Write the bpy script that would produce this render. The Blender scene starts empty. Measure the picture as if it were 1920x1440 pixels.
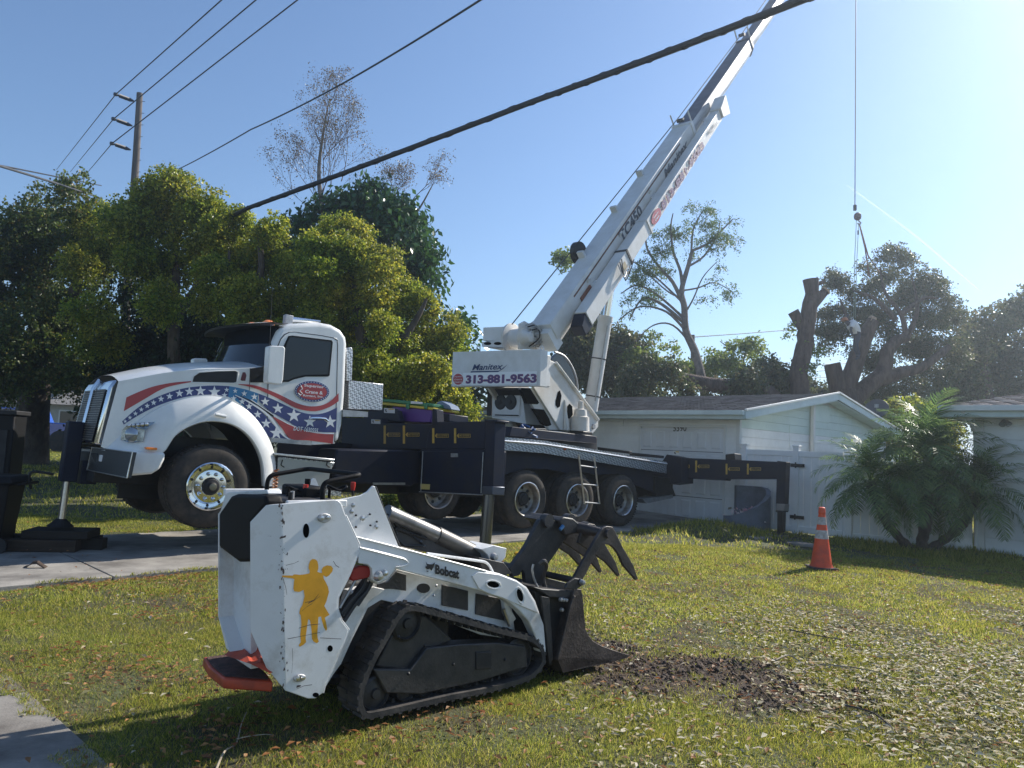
import bpy, bmesh, math, random
import numpy as np
from mathutils import Vector, Matrix
from mathutils.geometry import tessellate_polygon
random.seed(7); rng = np.random.default_rng(7)
R_ = math.radians
scene = bpy.context.scene
# ---------------------------------------------------------------- camera
F = 1387.; CX, CY = 960., 720.
CAMP = np.array([0., 0., 1.6]); PIT = R_(4.9); ROL = math.atan(.046)
_fw = np.array([0, math.cos(PIT), math.sin(PIT)]); _r0 = np.array([1., 0, 0]); _u0 = np.cross(_r0, _fw)
_rt = _r0*math.cos(ROL)+_u0*math.sin(ROL); _up = _u0*math.cos(ROL)-_r0*math.sin(ROL)
cam = bpy.data.cameras.new('camera'); co = bpy.data.objects.new('camera', cam)
scene.collection.objects.link(co); scene.camera = co
cam.sensor_width = 36; cam.lens = 36*F/1920.; cam.clip_end = 12000; cam.clip_start = .05
co.matrix_world = Matrix(((_rt[0], _up[0], -_fw[0], CAMP[0]), (_rt[1], _up[1], -_fw[1], CAMP[1]),
                          (_rt[2], _up[2], -_fw[2], CAMP[2]), (0, 0, 0, 1)))
# ---------------------------------------------------------------- light
SUN_AZ = R_(52); SUN_EL = R_(37)      # azimuth clockwise from +Y
sdir = Vector((math.sin(SUN_AZ)*math.cos(SUN_EL), math.cos(SUN_AZ)*math.cos(SUN_EL), math.sin(SUN_EL)))
w = bpy.data.worlds.new('World'); scene.world = w; w.use_nodes = True
nt = w.node_tree; bg = nt.nodes['Background']; sky = nt.nodes.new('ShaderNodeTexSky'); sky.sky_type = 'NISHITA'
sky.sun_disc = False; sky.sun_elevation = SUN_EL; sky.sun_rotation = SUN_AZ
sky.air_density = 1.0; sky.dust_density = .15; sky.ozone_density = 4.2; sky.altitude = 0
nt.links.new(sky.outputs[0], bg.inputs[0]); bg.inputs[1].default_value = .110
sl = bpy.data.lights.new('sun', 'SUN'); sl.energy = 5.0; sl.angle = R_(.5); sl.color = (1, .94, .84)
so = bpy.data.objects.new('sun', sl); scene.collection.objects.link(so)
so.rotation_euler = sdir.to_track_quat('Z', 'Y').to_euler(); so.location = (20, 20, 30)
vs = scene.view_settings; scene.display_settings.display_device = 'sRGB'
vs.view_transform = 'Standard'; vs.look = 'None'; vs.exposure = 0.55; vs.gamma = 1; vs.use_curve_mapping = False
scene.cycles.max_bounces = 6; scene.cycles.transparent_max_bounces = 8

# ---------------------------------------------------------------- helpers
def ray(px, py): return _fw*F+_rt*(px-CX)+_up*(CY-py)
def at(px, py, Y):
    r = ray(px, py); return Vector(CAMP+r*Y/r[1])
def proj(p):
    d = np.array(p)-CAMP; z = d@_fw; return CX+F*(d@_rt)/z, CY-F*(d@_up)/z
def gz(x, y):
    return np.interp(y, [-50, 6, 12, 16, 20, 25, 40, 9000], [0, 0, .04, .08, .22, .42, .5, .5])
class Fr:
    "a local frame at a real place; p() gives the local point seen at a pixel on one of its planes"
    def __init__(s, O, yaw, pitch=0):
        s.O = np.array(O, float); c, n = math.cos(R_(yaw)), math.sin(R_(yaw)); q = R_(pitch)
        s.ex = np.array([c*math.cos(q), n*math.cos(q), -math.sin(q)]); s.ey = np.array([-n, c, 0.]); s.ez = np.cross(s.ex, s.ey)
        s.M = np.array([s.ex, s.ey, s.ez])
    def p(s, px, py, v=0., a=1):
        r = s.M@ray(px, py); o = s.M@(CAMP-s.O); t = (v-o[a])/r[a]; return Vector(o+r*t)
    def w(s, l): return Vector(s.O+s.M.T@np.array(l, float))
    def mat(s):
        m = Matrix.Identity(4)
        for i, e in enumerate((s.ex, s.ey, s.ez)):
            for k in range(3): m[k][i] = e[k]
        for k in range(3): m[k][3] = s.O[k]
        return m
COL = scene.collection
def tag(o, label=None, cat=None, group=None, kind=None):
    if label: o['label'] = label
    if cat: o['category'] = cat
    if group: o['group'] = group
    if kind: o['kind'] = kind
    return o
def empty(name, label, cat, loc=(0, 0, 0), rz=0, mat=None, group=None):
    o = bpy.data.objects.new(name, None); COL.objects.link(o); o.empty_display_size = .2
    if mat is not None: o.matrix_world = mat
    else: o.location = loc; o.rotation_euler = (0, 0, rz)
    return tag(o, label, cat, group)
def new(name, bm, mats, parent=None, smooth=False, bevel=0, seg=2, solid=0):
    me = bpy.data.meshes.new(name)
    if isinstance(bm, bmesh.types.BMesh):
        bm.normal_update(); bm.to_mesh(me); bm.free()
    else: me.from_pydata([tuple(v) for v in bm[0]], [], bm[1])
    for m in (mats if isinstance(mats, (list, tuple)) else [mats]): me.materials.append(m)
    o = bpy.data.objects.new(name, me); COL.objects.link(o)
    if parent: o.parent = parent
    if smooth:
        me.shade_smooth()
        me.set_sharp_from_angle(angle=R_(35))
    if solid:
        md = o.modifiers.new('s', 'SOLIDIFY'); md.thickness = solid; md.offset = -1
    if bevel:
        md = o.modifiers.new('b', 'BEVEL'); md.width = bevel; md.segments = seg; md.limit_method = 'ANGLE'; md.angle_limit = R_(32)
        if not smooth: me.shade_smooth(); me.set_sharp_from_angle(angle=R_(50))
    return o
def npmesh(name, verts, faces, mats, parent=None, nv=3, smooth=False):
    "verts (N,3), faces (M,nv) numpy"
    me = bpy.data.meshes.new(name); n = len(faces)
    me.vertices.add(len(verts)); me.vertices.foreach_set('co', np.asarray(verts, np.float32).ravel())
    me.loops.add(n*nv); me.loops.foreach_set('vertex_index', np.asarray(faces, np.int32).ravel())
    me.polygons.add(n); me.polygons.foreach_set('loop_start', np.arange(0, n*nv, nv, dtype=np.int32))
    me.update(calc_edges=True); me.validate()
    for m in (mats if isinstance(mats, (list, tuple)) else [mats]): me.materials.append(m)
    if smooth: me.shade_smooth()
    o = bpy.data.objects.new(name, me); COL.objects.link(o)
    if parent: o.parent = parent
    return o
def box(bm, lo, hi, M=None):
    vs_ = [Vector((x, y, z)) for x in (lo[0], hi[0]) for y in (lo[1], hi[1]) for z in (lo[2], hi[2])]
    if M is not None: vs_ = [M@v for v in vs_]
    v = [bm.verts.new(q) for q in vs_]
    for f in ((0, 1, 3, 2), (4, 6, 7, 5), (0, 4, 5, 1), (2, 3, 7, 6), (0, 2, 6, 4), (1, 5, 7, 3)): bm.faces.new([v[i] for i in f])
    return bm
def bxo(name, lo, hi, m, parent=None, bevel=.004, M=None):
    return new(name, box(bmesh.new(), lo, hi, M), m, parent, bevel=bevel)
def extr(bm, A, B):
    "prism between two matching polygons"
    a = [bm.verts.new(p) for p in A]; b = [bm.verts.new(p) for p in B]; n = len(a)
    bm.faces.new(a); bm.faces.new(list(reversed(b)))
    for i in range(n): bm.faces.new((a[(i+1) % n], a[i], b[i], b[(i+1) % n]))
    bmesh.ops.recalc_face_normals(bm, faces=bm.faces[:])
    return bm
def slab(fr, pts, v0, v1, a=1, bm=None):
    "pixels back-projected on the real plane axis a = v0 of a frame, extruded to v1"
    A = [fr.p(x, y, v0, a) for x, y in pts]; B = []
    for p in A:
        q = p.copy(); q[a] = v1; B.append(q)
    return extr(bm or bmesh.new(), A, B)
def tube(bm, pts, r, n=8, cap=True):
    pts = [Vector(p) for p in pts]; rs = r if isinstance(r, (list, tuple)) else [r]*len(pts)
    rings = []; prev = None
    for i, p in enumerate(pts):
        d = (pts[min(i+1, len(pts)-1)]-pts[max(i-1, 0)]).normalized()
        if prev is None:
            u = d.orthogonal().normalized()
        else:
            u = (prev-d*prev.dot(d)); u = u.normalized() if u.length > 1e-6 else d.orthogonal().normalized()
        prev = u; v = d.cross(u)
        rings.append([bm.verts.new(p+(u*math.cos(2*math.pi*k/n)+v*math.sin(2*math.pi*k/n))*rs[i]) for k in range(n)])
    for A, B in zip(rings, rings[1:]):
        for k in range(n): bm.faces.new((A[k], A[(k+1) % n], B[(k+1) % n], B[k]))
    if cap: bm.faces.new(list(reversed(rings[0]))); bm.faces.new(rings[-1])
    return bm
def smoothpath(pts, k=5):
    pts = [Vector(p) for p in pts]; out = []
    for i in range(len(pts)-1):
        p0 = pts[max(i-1, 0)]; p1 = pts[i]; p2 = pts[i+1]; p3 = pts[min(i+2, len(pts)-1)]
        for j in range(k):
            t = j/k; out.append(.5*((2*p1)+(p2-p0)*t+(2*p0-5*p1+4*p2-p3)*t*t+(3*p1-p0-3*p2+p3)*t**3))
    out.append(pts[-1]); return out
def roundpath(pts, r, k=5):
    "polyline with rounded corners"
    pts = [Vector(p) for p in pts]; out = [pts[0]]
    for i in range(1, len(pts)-1):
        a = (pts[i-1]-pts[i]); b = (pts[i+1]-pts[i]); q = min(r, a.length*.45, b.length*.45)
        A = pts[i]+a.normalized()*q; B = pts[i]+b.normalized()*q
        for j in range(k+1):
            t = j/k; out.append(A*(1-t)**2+pts[i]*2*t*(1-t)+B*t*t)
    out.append(pts[-1]); return out
def lathe(bm, prof, c, axis='y', n=32, cap=True):
    "prof: (r, along axis)"
    rings = []
    for r, h in prof:
        ring = []
        for k in range(n):
            a = 2*math.pi*k/n; s, t = r*math.cos(a), r*math.sin(a)
            p = {'y': (s, h, t), 'z': (s, t, h), 'x': (h, s, t)}[axis]
            ring.append(bm.verts.new(Vector(c)+Vector(p)))
        rings.append(ring)
    for A, B in zip(rings, rings[1:]):
        for k in range(n): bm.faces.new((A[k], A[(k+1) % n], B[(k+1) % n], B[k]))
    for rg in (rings[0], rings[-1]):
        if cap and (rg[0].co-rg[n//2].co).length > 1e-4: bm.faces.new(rg)
    bmesh.ops.recalc_face_normals(bm, faces=bm.faces[:])
    return bm
def cyl(bm, a, b, r, n=12): return tube(bm, [a, b], r, n)
def grid(rows):
    "rows: list of equally long point lists"
    vs_ = [p for r in rows for p in r]; n = len(rows[0]); fs = []
    for i in range(len(rows)-1):
        for j in range(n-1): fs.append((i*n+j, i*n+j+1, (i+1)*n+j+1, (i+1)*n+j))
    return vs_, fs
def resample(pl, n):
    P = [np.array(p, float) for p in pl]; L = [0]
    for a, b in zip(P, P[1:]): L.append(L[-1]+np.linalg.norm(b-a))
    t = np.linspace(0, L[-1], n); P = np.array(P)
    return [tuple(np.interp(v, L, P[:, i]) for i in range(P.shape[1])) for v in t]
def curve2(pl, n):
    "smooth 2D polyline"
    q = smoothpath([(x, y, 0) for x, y in pl], 6); return resample([(v.x, v.y) for v in q], n)
def strip(name, top, bot, fn, m, parent, n=40, off=0, sm=True, solid=0):
    A = curve2(top, n) if sm else resample(top, n); B = curve2(bot, n) if sm else resample(bot, n)
    rows = [[fn(*a) for a in A], [fn((a[0]*2+b[0])/3, (a[1]*2+b[1])/3) for a, b in zip(A, B)], [fn((a[0]+b[0]*2)/3, (a[1]+b[1]*2)/3) for a, b in zip(A, B)], [fn(*b) for b in B]]
    if off: rows = [[Vector((p.x, p.y-off, p.z)) for p in r] for r in rows]
    return new(name, grid(rows), m, parent, smooth=True, solid=solid)
def poly(bm, P):
    P = [Vector(p) for p in P]; v = [bm.verts.new(p) for p in P]
    for t in tessellate_polygon([P]):
        try: bm.faces.new([v[i] for i in t])
        except ValueError: pass
    return bm
def textfit(name, s, P0, P1, H, up, m, parent, bold=0.0, shear=0, depth=0, font=None):
    cu = bpy.data.curves.new('t', 'FONT'); cu.body = s; cu.size = 1; cu.offset = bold; cu.shear = shear; cu.resolution_u = 3
    to = bpy.data.objects.new('t', cu); COL.objects.link(to); dg = bpy.context.evaluated_depsgraph_get()
    me = bpy.data.meshes.new_from_object(to.evaluated_get(dg)); bpy.data.objects.remove(to)
    a = np.empty(len(me.vertices)*3); me.vertices.foreach_get('co', a); a = a.reshape(-1, 3)
    mn, mx = a.min(0), a.max(0); P0 = Vector(P0); P1 = Vector(P1); up = Vector(up).normalized()*H
    ux = (a[:, 0]-mn[0])/(mx[0]-mn[0]); uy = (a[:, 1]-mn[1])/(mx[1]-mn[1])
    b = np.array(P0)[None]+ux[:, None]*np.array(P1-P0)[None]+uy[:, None]*np.array(up)[None]
    me.vertices.foreach_set('co', b.astype(np.float32).ravel()); me.update(); me.materials.clear(); me.materials.append(m)
    me.name = name; o = bpy.data.objects.new(name, me); COL.objects.link(o); o.parent = parent
    return o
def star_pts(cx, cy, r, rot=0):
    return [(cx+(r if k % 2 == 0 else r*.4)*math.sin(rot+k*math.pi/5), cy-(r if k % 2 == 0 else r*.4)*math.cos(rot+k*math.pi/5)) for k in range(10)]
def ell_pts(cx, cy, rx, ry, n=28, rot=0):
    c, s = math.cos(rot), math.sin(rot)
    return [(cx+rx*math.cos(t)*c-ry*math.sin(t)*s, cy+rx*math.cos(t)*s+ry*math.sin(t)*c) for t in [2*math.pi*k/n for k in range(n)]]

# ---------------------------------------------------------------- materials
def M(name, c, rough=.6, metal=0, var=0, vs=6, bump=0, bs=40, spec=.5, coat=0, c2=None, dist=.01, detail=4, stretch=None):
    m = bpy.data.materials.new(name); m.use_nodes = True; t = m.node_tree; b = t.nodes['Principled BSDF']
    b.inputs['Base Color'].default_value = (*c, 1); b.inputs['Roughness'].default_value = rough; b.inputs['Metallic'].default_value = metal
    b.inputs['Specular IOR Level'].default_value = spec; b.inputs['Coat Weight'].default_value = coat
    tc = t.nodes.new('ShaderNodeTexCoord'); src = tc.outputs['Object']
    if stretch:
        mp = t.nodes.new('ShaderNodeMapping'); mp.inputs['Scale'].default_value = stretch; t.links.new(src, mp.inputs[0]); src = mp.outputs[0]
    if var or c2:
        n = t.nodes.new('ShaderNodeTexNoise'); n.inputs['Scale'].default_value = vs; n.inputs['Detail'].default_value = detail; n.inputs['Roughness'].default_value = .65
        t.links.new(src, n.inputs['Vector']); r = t.nodes.new('ShaderNodeValToRGB'); t.links.new(n.outputs[0], r.inputs[0])
        cb = c2 or tuple(max(0, k*(1-var)) for k in c); ca = c if c2 else tuple(min(1, k*(1+var*.5)) for k in c)
        r.color_ramp.elements[0].color = (*cb, 1); r.color_ramp.elements[1].color = (*ca, 1)
        r.color_ramp.elements[0].position = .35; r.color_ramp.elements[1].position = .62
        t.links.new(r.outputs[0], b.inputs['Base Color'])
        rr = t.nodes.new('ShaderNodeMapRange'); rr.inputs[3].default_value = min(1, rough+.12); rr.inputs[4].default_value = max(.03, rough-.06)
        t.links.new(n.outputs[0], rr.inputs[0]); t.links.new(rr.outputs[0], b.inputs['Roughness'])
    if bump:
        n2 = t.nodes.new('ShaderNodeTexNoise'); n2.inputs['Scale'].default_value = bs; n2.inputs['Detail'].default_value = 5
        t.links.new(src, n2.inputs['Vector']); bp = t.nodes.new('ShaderNodeBump'); bp.inputs['Strength'].default_value = bump; bp.inputs['Distance'].default_value = dist
        t.links.new(n2.outputs[0], bp.inputs['Height']); t.links.new(bp.outputs[0], b.inputs['Normal'])
    return m
def leafmat(name, cols, trans=.35, rough=.45, spec=.4, patch=None):
    m = bpy.data.materials.new(name); m.use_nodes = True; t = m.node_tree; b = t.nodes['Principled BSDF']; out = t.nodes['Material Output']
    g = t.nodes.new('ShaderNodeNewGeometry'); r = t.nodes.new('ShaderNodeValToRGB'); t.links.new(g.outputs['Random Per Island'], r.inputs[0])
    el = r.color_ramp.elements; el[0].color = (*cols[0], 1); el[1].color = (*cols[-1], 1)
    for i, c in enumerate(cols[1:-1]): e = el.new((i+1)/(len(cols)-1)); e.color = (*c, 1)
    cs_ = r.outputs[0]
    if patch:
        n = t.nodes.new('ShaderNodeTexNoise'); n.inputs['Scale'].default_value = patch[0]; n.inputs['Detail'].default_value = 3; t.links.new(g.outputs['Position'], n.inputs[0])
        mr = t.nodes.new('ShaderNodeMapRange'); mr.inputs[1].default_value = .42; mr.inputs[2].default_value = .62; t.links.new(n.outputs[0], mr.inputs[0])
        m2 = t.nodes.new('ShaderNodeMix'); m2.data_type = 'RGBA'; m2.blend_type = 'MULTIPLY'; t.links.new(mr.outputs[0], m2.inputs[0]); t.links.new(cs_, m2.inputs[6]); m2.inputs[7].default_value = (*patch[1], 1); cs_ = m2.outputs[2]
    t.links.new(cs_, b.inputs['Base Color']); b.inputs['Roughness'].default_value = rough; b.inputs['Specular IOR Level'].default_value = spec
    tr = t.nodes.new('ShaderNodeBsdfTranslucent'); mx = t.nodes.new('ShaderNodeMixShader'); mx.inputs[0].default_value = trans
    hs = t.nodes.new('ShaderNodeHueSaturation'); hs.inputs['Hue'].default_value = .485; hs.inputs['Value'].default_value = 1.5; t.links.new(cs_, hs.inputs['Color']); t.links.new(hs.outputs[0], tr.inputs[0])
    t.links.new(b.outputs[0], mx.inputs[1]); t.links.new(tr.outputs[0], mx.inputs[2]); t.links.new(mx.outputs[0], out.inputs[0])
    return m
def glassmat(name, c, rough=.05):
    return M(name, c, rough, 0, spec=.45)
white = M('white paint', (.78, .78, .76), .28, 0, var=.06, vs=3, coat=.4)
cranewhite = M('crane white paint', (.70, .70, .69), .42, 0, c2=(.60, .59, .56), vs=2.5, detail=8)
rustwhite = M('weathered white paint', (.72, .71, .68), .45, 0, c2=(.58, .52, .44), vs=1.6, detail=9)
black = M('black paint', (.012, .013, .015), .4, 0, var=.3, vs=4, spec=.4)
navy = M('dark blue black paint', (.010, .015, .034), .42, 0, c2=(.022, .022, .030), vs=3, detail=9, spec=.2)
void = M('unlit opening', (.003, .003, .003), 1, spec=0)
dark = M('dark steel', (.012, .012, .014), .6, 0, var=.4, vs=8)
rubber = M('tyre rubber', (.022, .021, .02), .85, 0, c2=(.06, .048, .04), vs=7, bump=.3, bs=60)
chrome = M('chrome', (.72, .73, .75), .12, 1.0)
alu = M('polished aluminium', (.62, .62, .63), .28, 1.0, var=.15, vs=14)
dullalu = M('dull aluminium', (.42, .42, .42), .5, .85, var=.2, vs=10)
rimgrey = M('painted rim grey', (.33, .32, .30), .45, .5, c2=(.20, .16, .13), vs=9)
glass = glassmat('tinted window glass', (.012, .016, .022))
red = M('red vinyl', (.42, .035, .04), .4, coat=.3)
blue = M('navy vinyl', (.018, .035, .17), .4, coat=.3)
teal = M('light blue vinyl', (.02, .20, .42), .4, coat=.3)
stickerwhite = M('white vinyl', (.82, .82, .82), .4, coat=.3)
purple = M('purple blue vinyl', (.045, .03, .18), .45)
yellow = M('yellow marking', (.52, .33, .055), .5, var=.15, vs=12)
amber = M('amber lens', (.85, .22, .02), .2, coat=.6)
redp = M('red plastic', (.5, .03, .02), .35)
orangered = M('orange red paint', (.52, .07, .025), .5, c2=(.30, .05, .025), vs=9, detail=8)
black_plastic = M('black plastic', (.008, .008, .009), .6, bump=.1, bs=200, spec=.15)

def treadmat(name, c, rough=.35):
    "raised tread plate: rotated lozenge checker in colour and bump"
    m = M(name, c, rough, .85, var=.12, vs=6); t = m.node_tree; b = t.nodes['Principled BSDF']; tc = t.nodes.new('ShaderNodeTexCoord')
    mp = t.nodes.new('ShaderNodeMapping'); mp.inputs['Rotation'].default_value = (R_(45), R_(45), R_(45)); t.links.new(tc.outputs['Object'], mp.inputs[0])
    ck = t.nodes.new('ShaderNodeTexChecker'); ck.inputs['Scale'].default_value = 34; t.links.new(mp.outputs[0], ck.inputs[0])
    mx = t.nodes.new('ShaderNodeMix'); mx.data_type = 'RGBA'; mx.inputs[6].default_value = (c[0]*.5, c[1]*.5, c[2]*.52, 1); mx.inputs[7].default_value = (min(1, c[0]*1.3), min(1, c[1]*1.3), min(1, c[2]*1.3), 1); t.links.new(ck.outputs['Fac'], mx.inputs[0]); t.links.new(mx.outputs[2], b.inputs['Base Color'])
    bp = t.nodes.new('ShaderNodeBump'); bp.inputs['Strength'].default_value = .6; bp.inputs['Distance'].default_value = .006; t.links.new(ck.outputs['Fac'], bp.inputs['Height']); t.links.new(bp.outputs[0], b.inputs['Normal']); return m
# ================================================================ THE SETTING
def vnoise(x, y, s, seed=0):
    "cheap smooth value noise in numpy"
    r = np.random.default_rng(seed); T = r.random((64, 64)); X = x/s; Y = y/s; i = np.floor(X).astype(int); j = np.floor(Y).astype(int)
    u = X-i; v = Y-j; u = u*u*(3-2*u); v = v*v*(3-2*v); g = lambda a, b: T[a % 64, b % 64]
    return (g(i, j)*(1-u)+g(i+1, j)*u)*(1-v)+(g(i, j+1)*(1-u)+g(i+1, j+1)*u)*v
def gnd(px, py, z=0):
    r = ray(px, py); return Vector(CAMP+r*(z-1.6)/r[2])
def groundpt(px, py):
    z = 0.
    for _ in range(8):
        p = gnd(px, py, z); z = float(gz(p.x, p.y))
    return gnd(px, py, z)
DRV0 = np.array([-5.0, 7.2]); DRVd = np.array([.70, .714]); DRVn = np.array([-.714, .70])   # driveway near edge
DRVW = 3.3
def drv(x, y):
    a = (x-DRV0[0])*DRVd[0]+(y-DRV0[1])*DRVd[1]; b = (x-DRV0[0])*DRVn[0]+(y-DRV0[1])*DRVn[1]; return a, b
dirt_c = groundpt(1250, 1255)
def dirtmask(x, y):
    a = x-dirt_c.x; b = y-dirt_c.y; c, s = math.cos(R_(-22)), math.sin(R_(-22)); u = (a*c+b*s)/1.75; v = (-a*s+b*c)/.80
    n = vnoise(x, y, .35, 3)*.9+vnoise(x, y, .12, 4)*.5
    return np.clip((1.72-np.hypot(u, v)-n)*1.5, 0, 1)
def bare(x, y):
    "patchy thin lawn, 0..1"
    return np.clip((vnoise(x, y, .9, 11)*.55+vnoise(x, y, .26, 12)*.55-.56)*4, 0, 1)
mound = groundpt(1330, 1000)
def height(x, y):
    z = gz(x, y)+.035*(vnoise(x, y, 1.3, 5)-.5)+.012*(vnoise(x, y, .3, 6)-.5)
    z = z+dirtmask(x, y)*(.05*(vnoise(x, y, .16, 8)-.35)+.03*(vnoise(x, y, .07, 9)-.5))
    z = z+.22*np.exp(-(((x-mound.x)/.9)**2+((y-mound.y)/.7)**2))
    a, b = drv(x, y); q = np.clip(np.minimum(b+.3, DRVW+.3-b)/.3, 0, 1); z = z*(1-q)+(gz(x, y)-.04)*q
    return z
def gmesh(name, xs, ys, m, fn=height):
    X, Y = np.meshgrid(xs, ys); Z = fn(X, Y); v = np.stack([X, Y, Z], -1).reshape(-1, 3); n = len(xs); k = len(ys)
    i = np.arange(k-1)[:, None]*n+np.arange(n-1)[None]; f = np.stack([i, i+1, i+n+1, i+n], -1).reshape(-1, 4)
    return npmesh(name, v, f, m, nv=4, smooth=True)
def lawnmat():
    m = M('lawn soil and thatch', (.085, .10, .035), .95, 0, c2=(.050, .040, .024), vs=2.2, bump=.9, bs=30, dist=.03, detail=10)
    t = m.node_tree; b = t.nodes['Principled BSDF']; ln = b.inputs['Base Color'].links[0].from_socket
    g = t.nodes.new('ShaderNodeNewGeometry'); mp = t.nodes.new('ShaderNodeMapping'); mp.vector_type = 'TEXTURE'
    mp.inputs['Location'].default_value = (dirt_c.x, dirt_c.y, 0); mp.inputs['Rotation'].default_value = (0, 0, R_(-22)); mp.inputs['Scale'].default_value = (1.75, .80, 50)
    t.links.new(g.outputs['Position'], mp.inputs[0]); ln2 = t.nodes.new('ShaderNodeVectorMath'); ln2.operation = 'LENGTH'; t.links.new(mp.outputs[0], ln2.inputs[0])
    n = t.nodes.new('ShaderNodeTexNoise'); n.inputs['Scale'].default_value = 4; n.inputs['Detail'].default_value = 8; t.links.new(g.outputs['Position'], n.inputs[0])
    ad = t.nodes.new('ShaderNodeMath'); ad.operation = 'MULTIPLY_ADD'; ad.inputs[1].default_value = 1.2; t.links.new(n.outputs[0], ad.inputs[0]); t.links.new(ln2.outputs['Value'], ad.inputs[2])
    mr = t.nodes.new('ShaderNodeMapRange'); mr.inputs[1].default_value = 1.75; mr.inputs[2].default_value = 1.4; t.links.new(ad.outputs[0], mr.inputs[0])
    r = t.nodes.new('ShaderNodeValToRGB'); r.color_ramp.elements[0].color = (.024, .016, .012, 1); r.color_ramp.elements[1].color = (.12, .085, .065, 1)
    r.color_ramp.elements[0].position = .35; r.color_ramp.elements[1].position = .75
    n3 = t.nodes.new('ShaderNodeTexNoise'); n3.inputs['Scale'].default_value = 22; n3.inputs['Detail'].default_value = 8; t.links.new(g.outputs['Position'], n3.inputs[0]); t.links.new(n3.outputs[0], r.inputs[0])
    mx = t.nodes.new('ShaderNodeMix'); mx.data_type = 'RGBA'; t.links.new(mr.outputs[0], mx.inputs[0]); t.links.new(ln, mx.inputs[6]); t.links.new(r.outputs[0], mx.inputs[7])
    t.links.new(mx.outputs[2], b.inputs['Base Color']); return m
LM = lawnmat()
xs = np.unique(np.concatenate([-np.geomspace(14, 900, 22)[::-1], np.linspace(-14, 18, 330), np.geomspace(18, 900, 22)]))
ys = np.unique(np.concatenate([np.linspace(-40, 1, 16), np.linspace(1, 20, 330), np.geomspace(20, 1200, 34)]))
tag(gmesh('ground', xs, ys, LM), kind='structure')
# fine lumpy soil in front of the bucket
conc = M('weathered concrete', (.34, .315, .28), .85, 0, c2=(.13, .118, .105), vs=1.3, bump=.35, bs=55, dist=.006, detail=10)
conc2 = M('sidewalk concrete', (.25, .23, .205), .9, 0, c2=(.11, .098, .085), vs=2.2, bump=.5, bs=70, dist=.006, detail=10)
def slabgrid(name, parent, a0, a1, b0, b1, lift, m, O=DRV0, d=DRVd, n_=DRVn, thick=.06):
    na = max(2, int((a1-a0)/.5)+1); A = np.linspace(a0, a1, na); bm = bmesh.new(); top = []
    for a in A:
        row = []
        for b in (b0, b1):
            x, y = O+d*a+n_*b; row.append(bm.verts.new((x, y, float(gz(x, y))+lift)))
        top.append(row)
    bot = [[bm.verts.new(v.co-Vector((0, 0, thick))) for v in r] for r in top]
    for i in range(na-1):
        bm.faces.new((top[i][0], top[i+1][0], top[i+1][1], top[i][1]))
        for k in (0, 1): bm.faces.new((top[i][k], top[i+1][k], bot[i+1][k], bot[i][k]))
    for i in (0, -1): bm.faces.new((top[i][0], top[i][1], bot[i][1], bot[i][0]))
    bmesh.ops.recalc_face_normals(bm, faces=bm.faces[:])
    return new(name, bm, m, parent, bevel=.006)
joint = M('joint filler', (.07, .06, .05), .95)
dv = tag(slabgrid('driveway', None, -4, 14.2, .02, DRVW-.02, -.012, joint, thick=.1), kind='structure')
L0 = -4.
while L0 < 14.1:
    for b0, b1 in ((0, DRVW/2-.008), (DRVW/2+.008, DRVW)):
        slabgrid('concrete_slab', dv, L0+.01, min(L0+2.6, 14.2)-.01, b0, b1, .018+.004*random.random(), conc)
    L0 += 2.6
# sidewalk in the lower left corner
sA = groundpt(0, 1256); sB = groundpt(205, 1440); sd = np.array([sB.x-sA.x, sB.y-sA.y]); sd /= np.linalg.norm(sd); sn = np.array([sd[1], -sd[0]])
if sn[0] > 0: sn = -sn
sw = tag(slabgrid('sidewalk', None, -3.9, 6, .03, 1.5, -.01, joint, O=np.array([sA.x, sA.y]), d=sd, n_=sn), kind='structure')
L0 = -3.9
while L0 < 6:
    slabgrid('concrete_slab', sw, L0+.01, L0+1.48, 0.0, 1.52, .014+.004*random.random(), conc2, O=np.array([sA.x, sA.y]), d=sd, n_=sn); L0 += 1.5

# ---- grass, leaves and clods: nobody could count them
grassmat = leafmat('grass blades', [(.09, .14, .022), (.19, .235, .038), (.33, .355, .065), (.50, .45, .15)], .6, .5, .25, patch=(1.0, (.92, .88, .72)))
drymat = leafmat('dry grass', [(.20, .15, .07), (.32, .25, .13), (.16, .10, .05)], .3, .7, .2)
def infov(x, y, pad=80):
    P = np.stack([x, y, gz(x, y)], -1)-CAMP; z = P@_fw; px = CX+F*(P@_rt)/np.maximum(z, .1); py = CY-F*(P@_up)/np.maximum(z, .1)
    return (z > .5) & (px > -pad) & (px < 1920+pad) & (py < 1440+pad*2)
def swmask(x, y):
    b = (x-sA.x)*sn[0]+(y-sA.y)*sn[1]; return b+.42*(vnoise(x, y, .4, 31)-.5)+.2*(vnoise(x, y, .1, 32)-.5) > .06
def scatter(n, y0, y1, dens, xr=.80):
    y = np.sqrt(rng.random(n)*(y1**2-y0**2)+y0**2); x = (rng.random(n)*2-1)*xr*y
    a, b = drv(x, y); ed = .16*(vnoise(x, y, .3, 21)-.45)+.08*(vnoise(x, y, .08, 22)-.5)
    k = infov(x, y) & ~((b > .02+ed) & (b < DRVW-ed) & (a < 14.2)) & ~swmask(x, y) & (rng.random(n) < dens(x, y)); return x[k], y[k]
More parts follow.
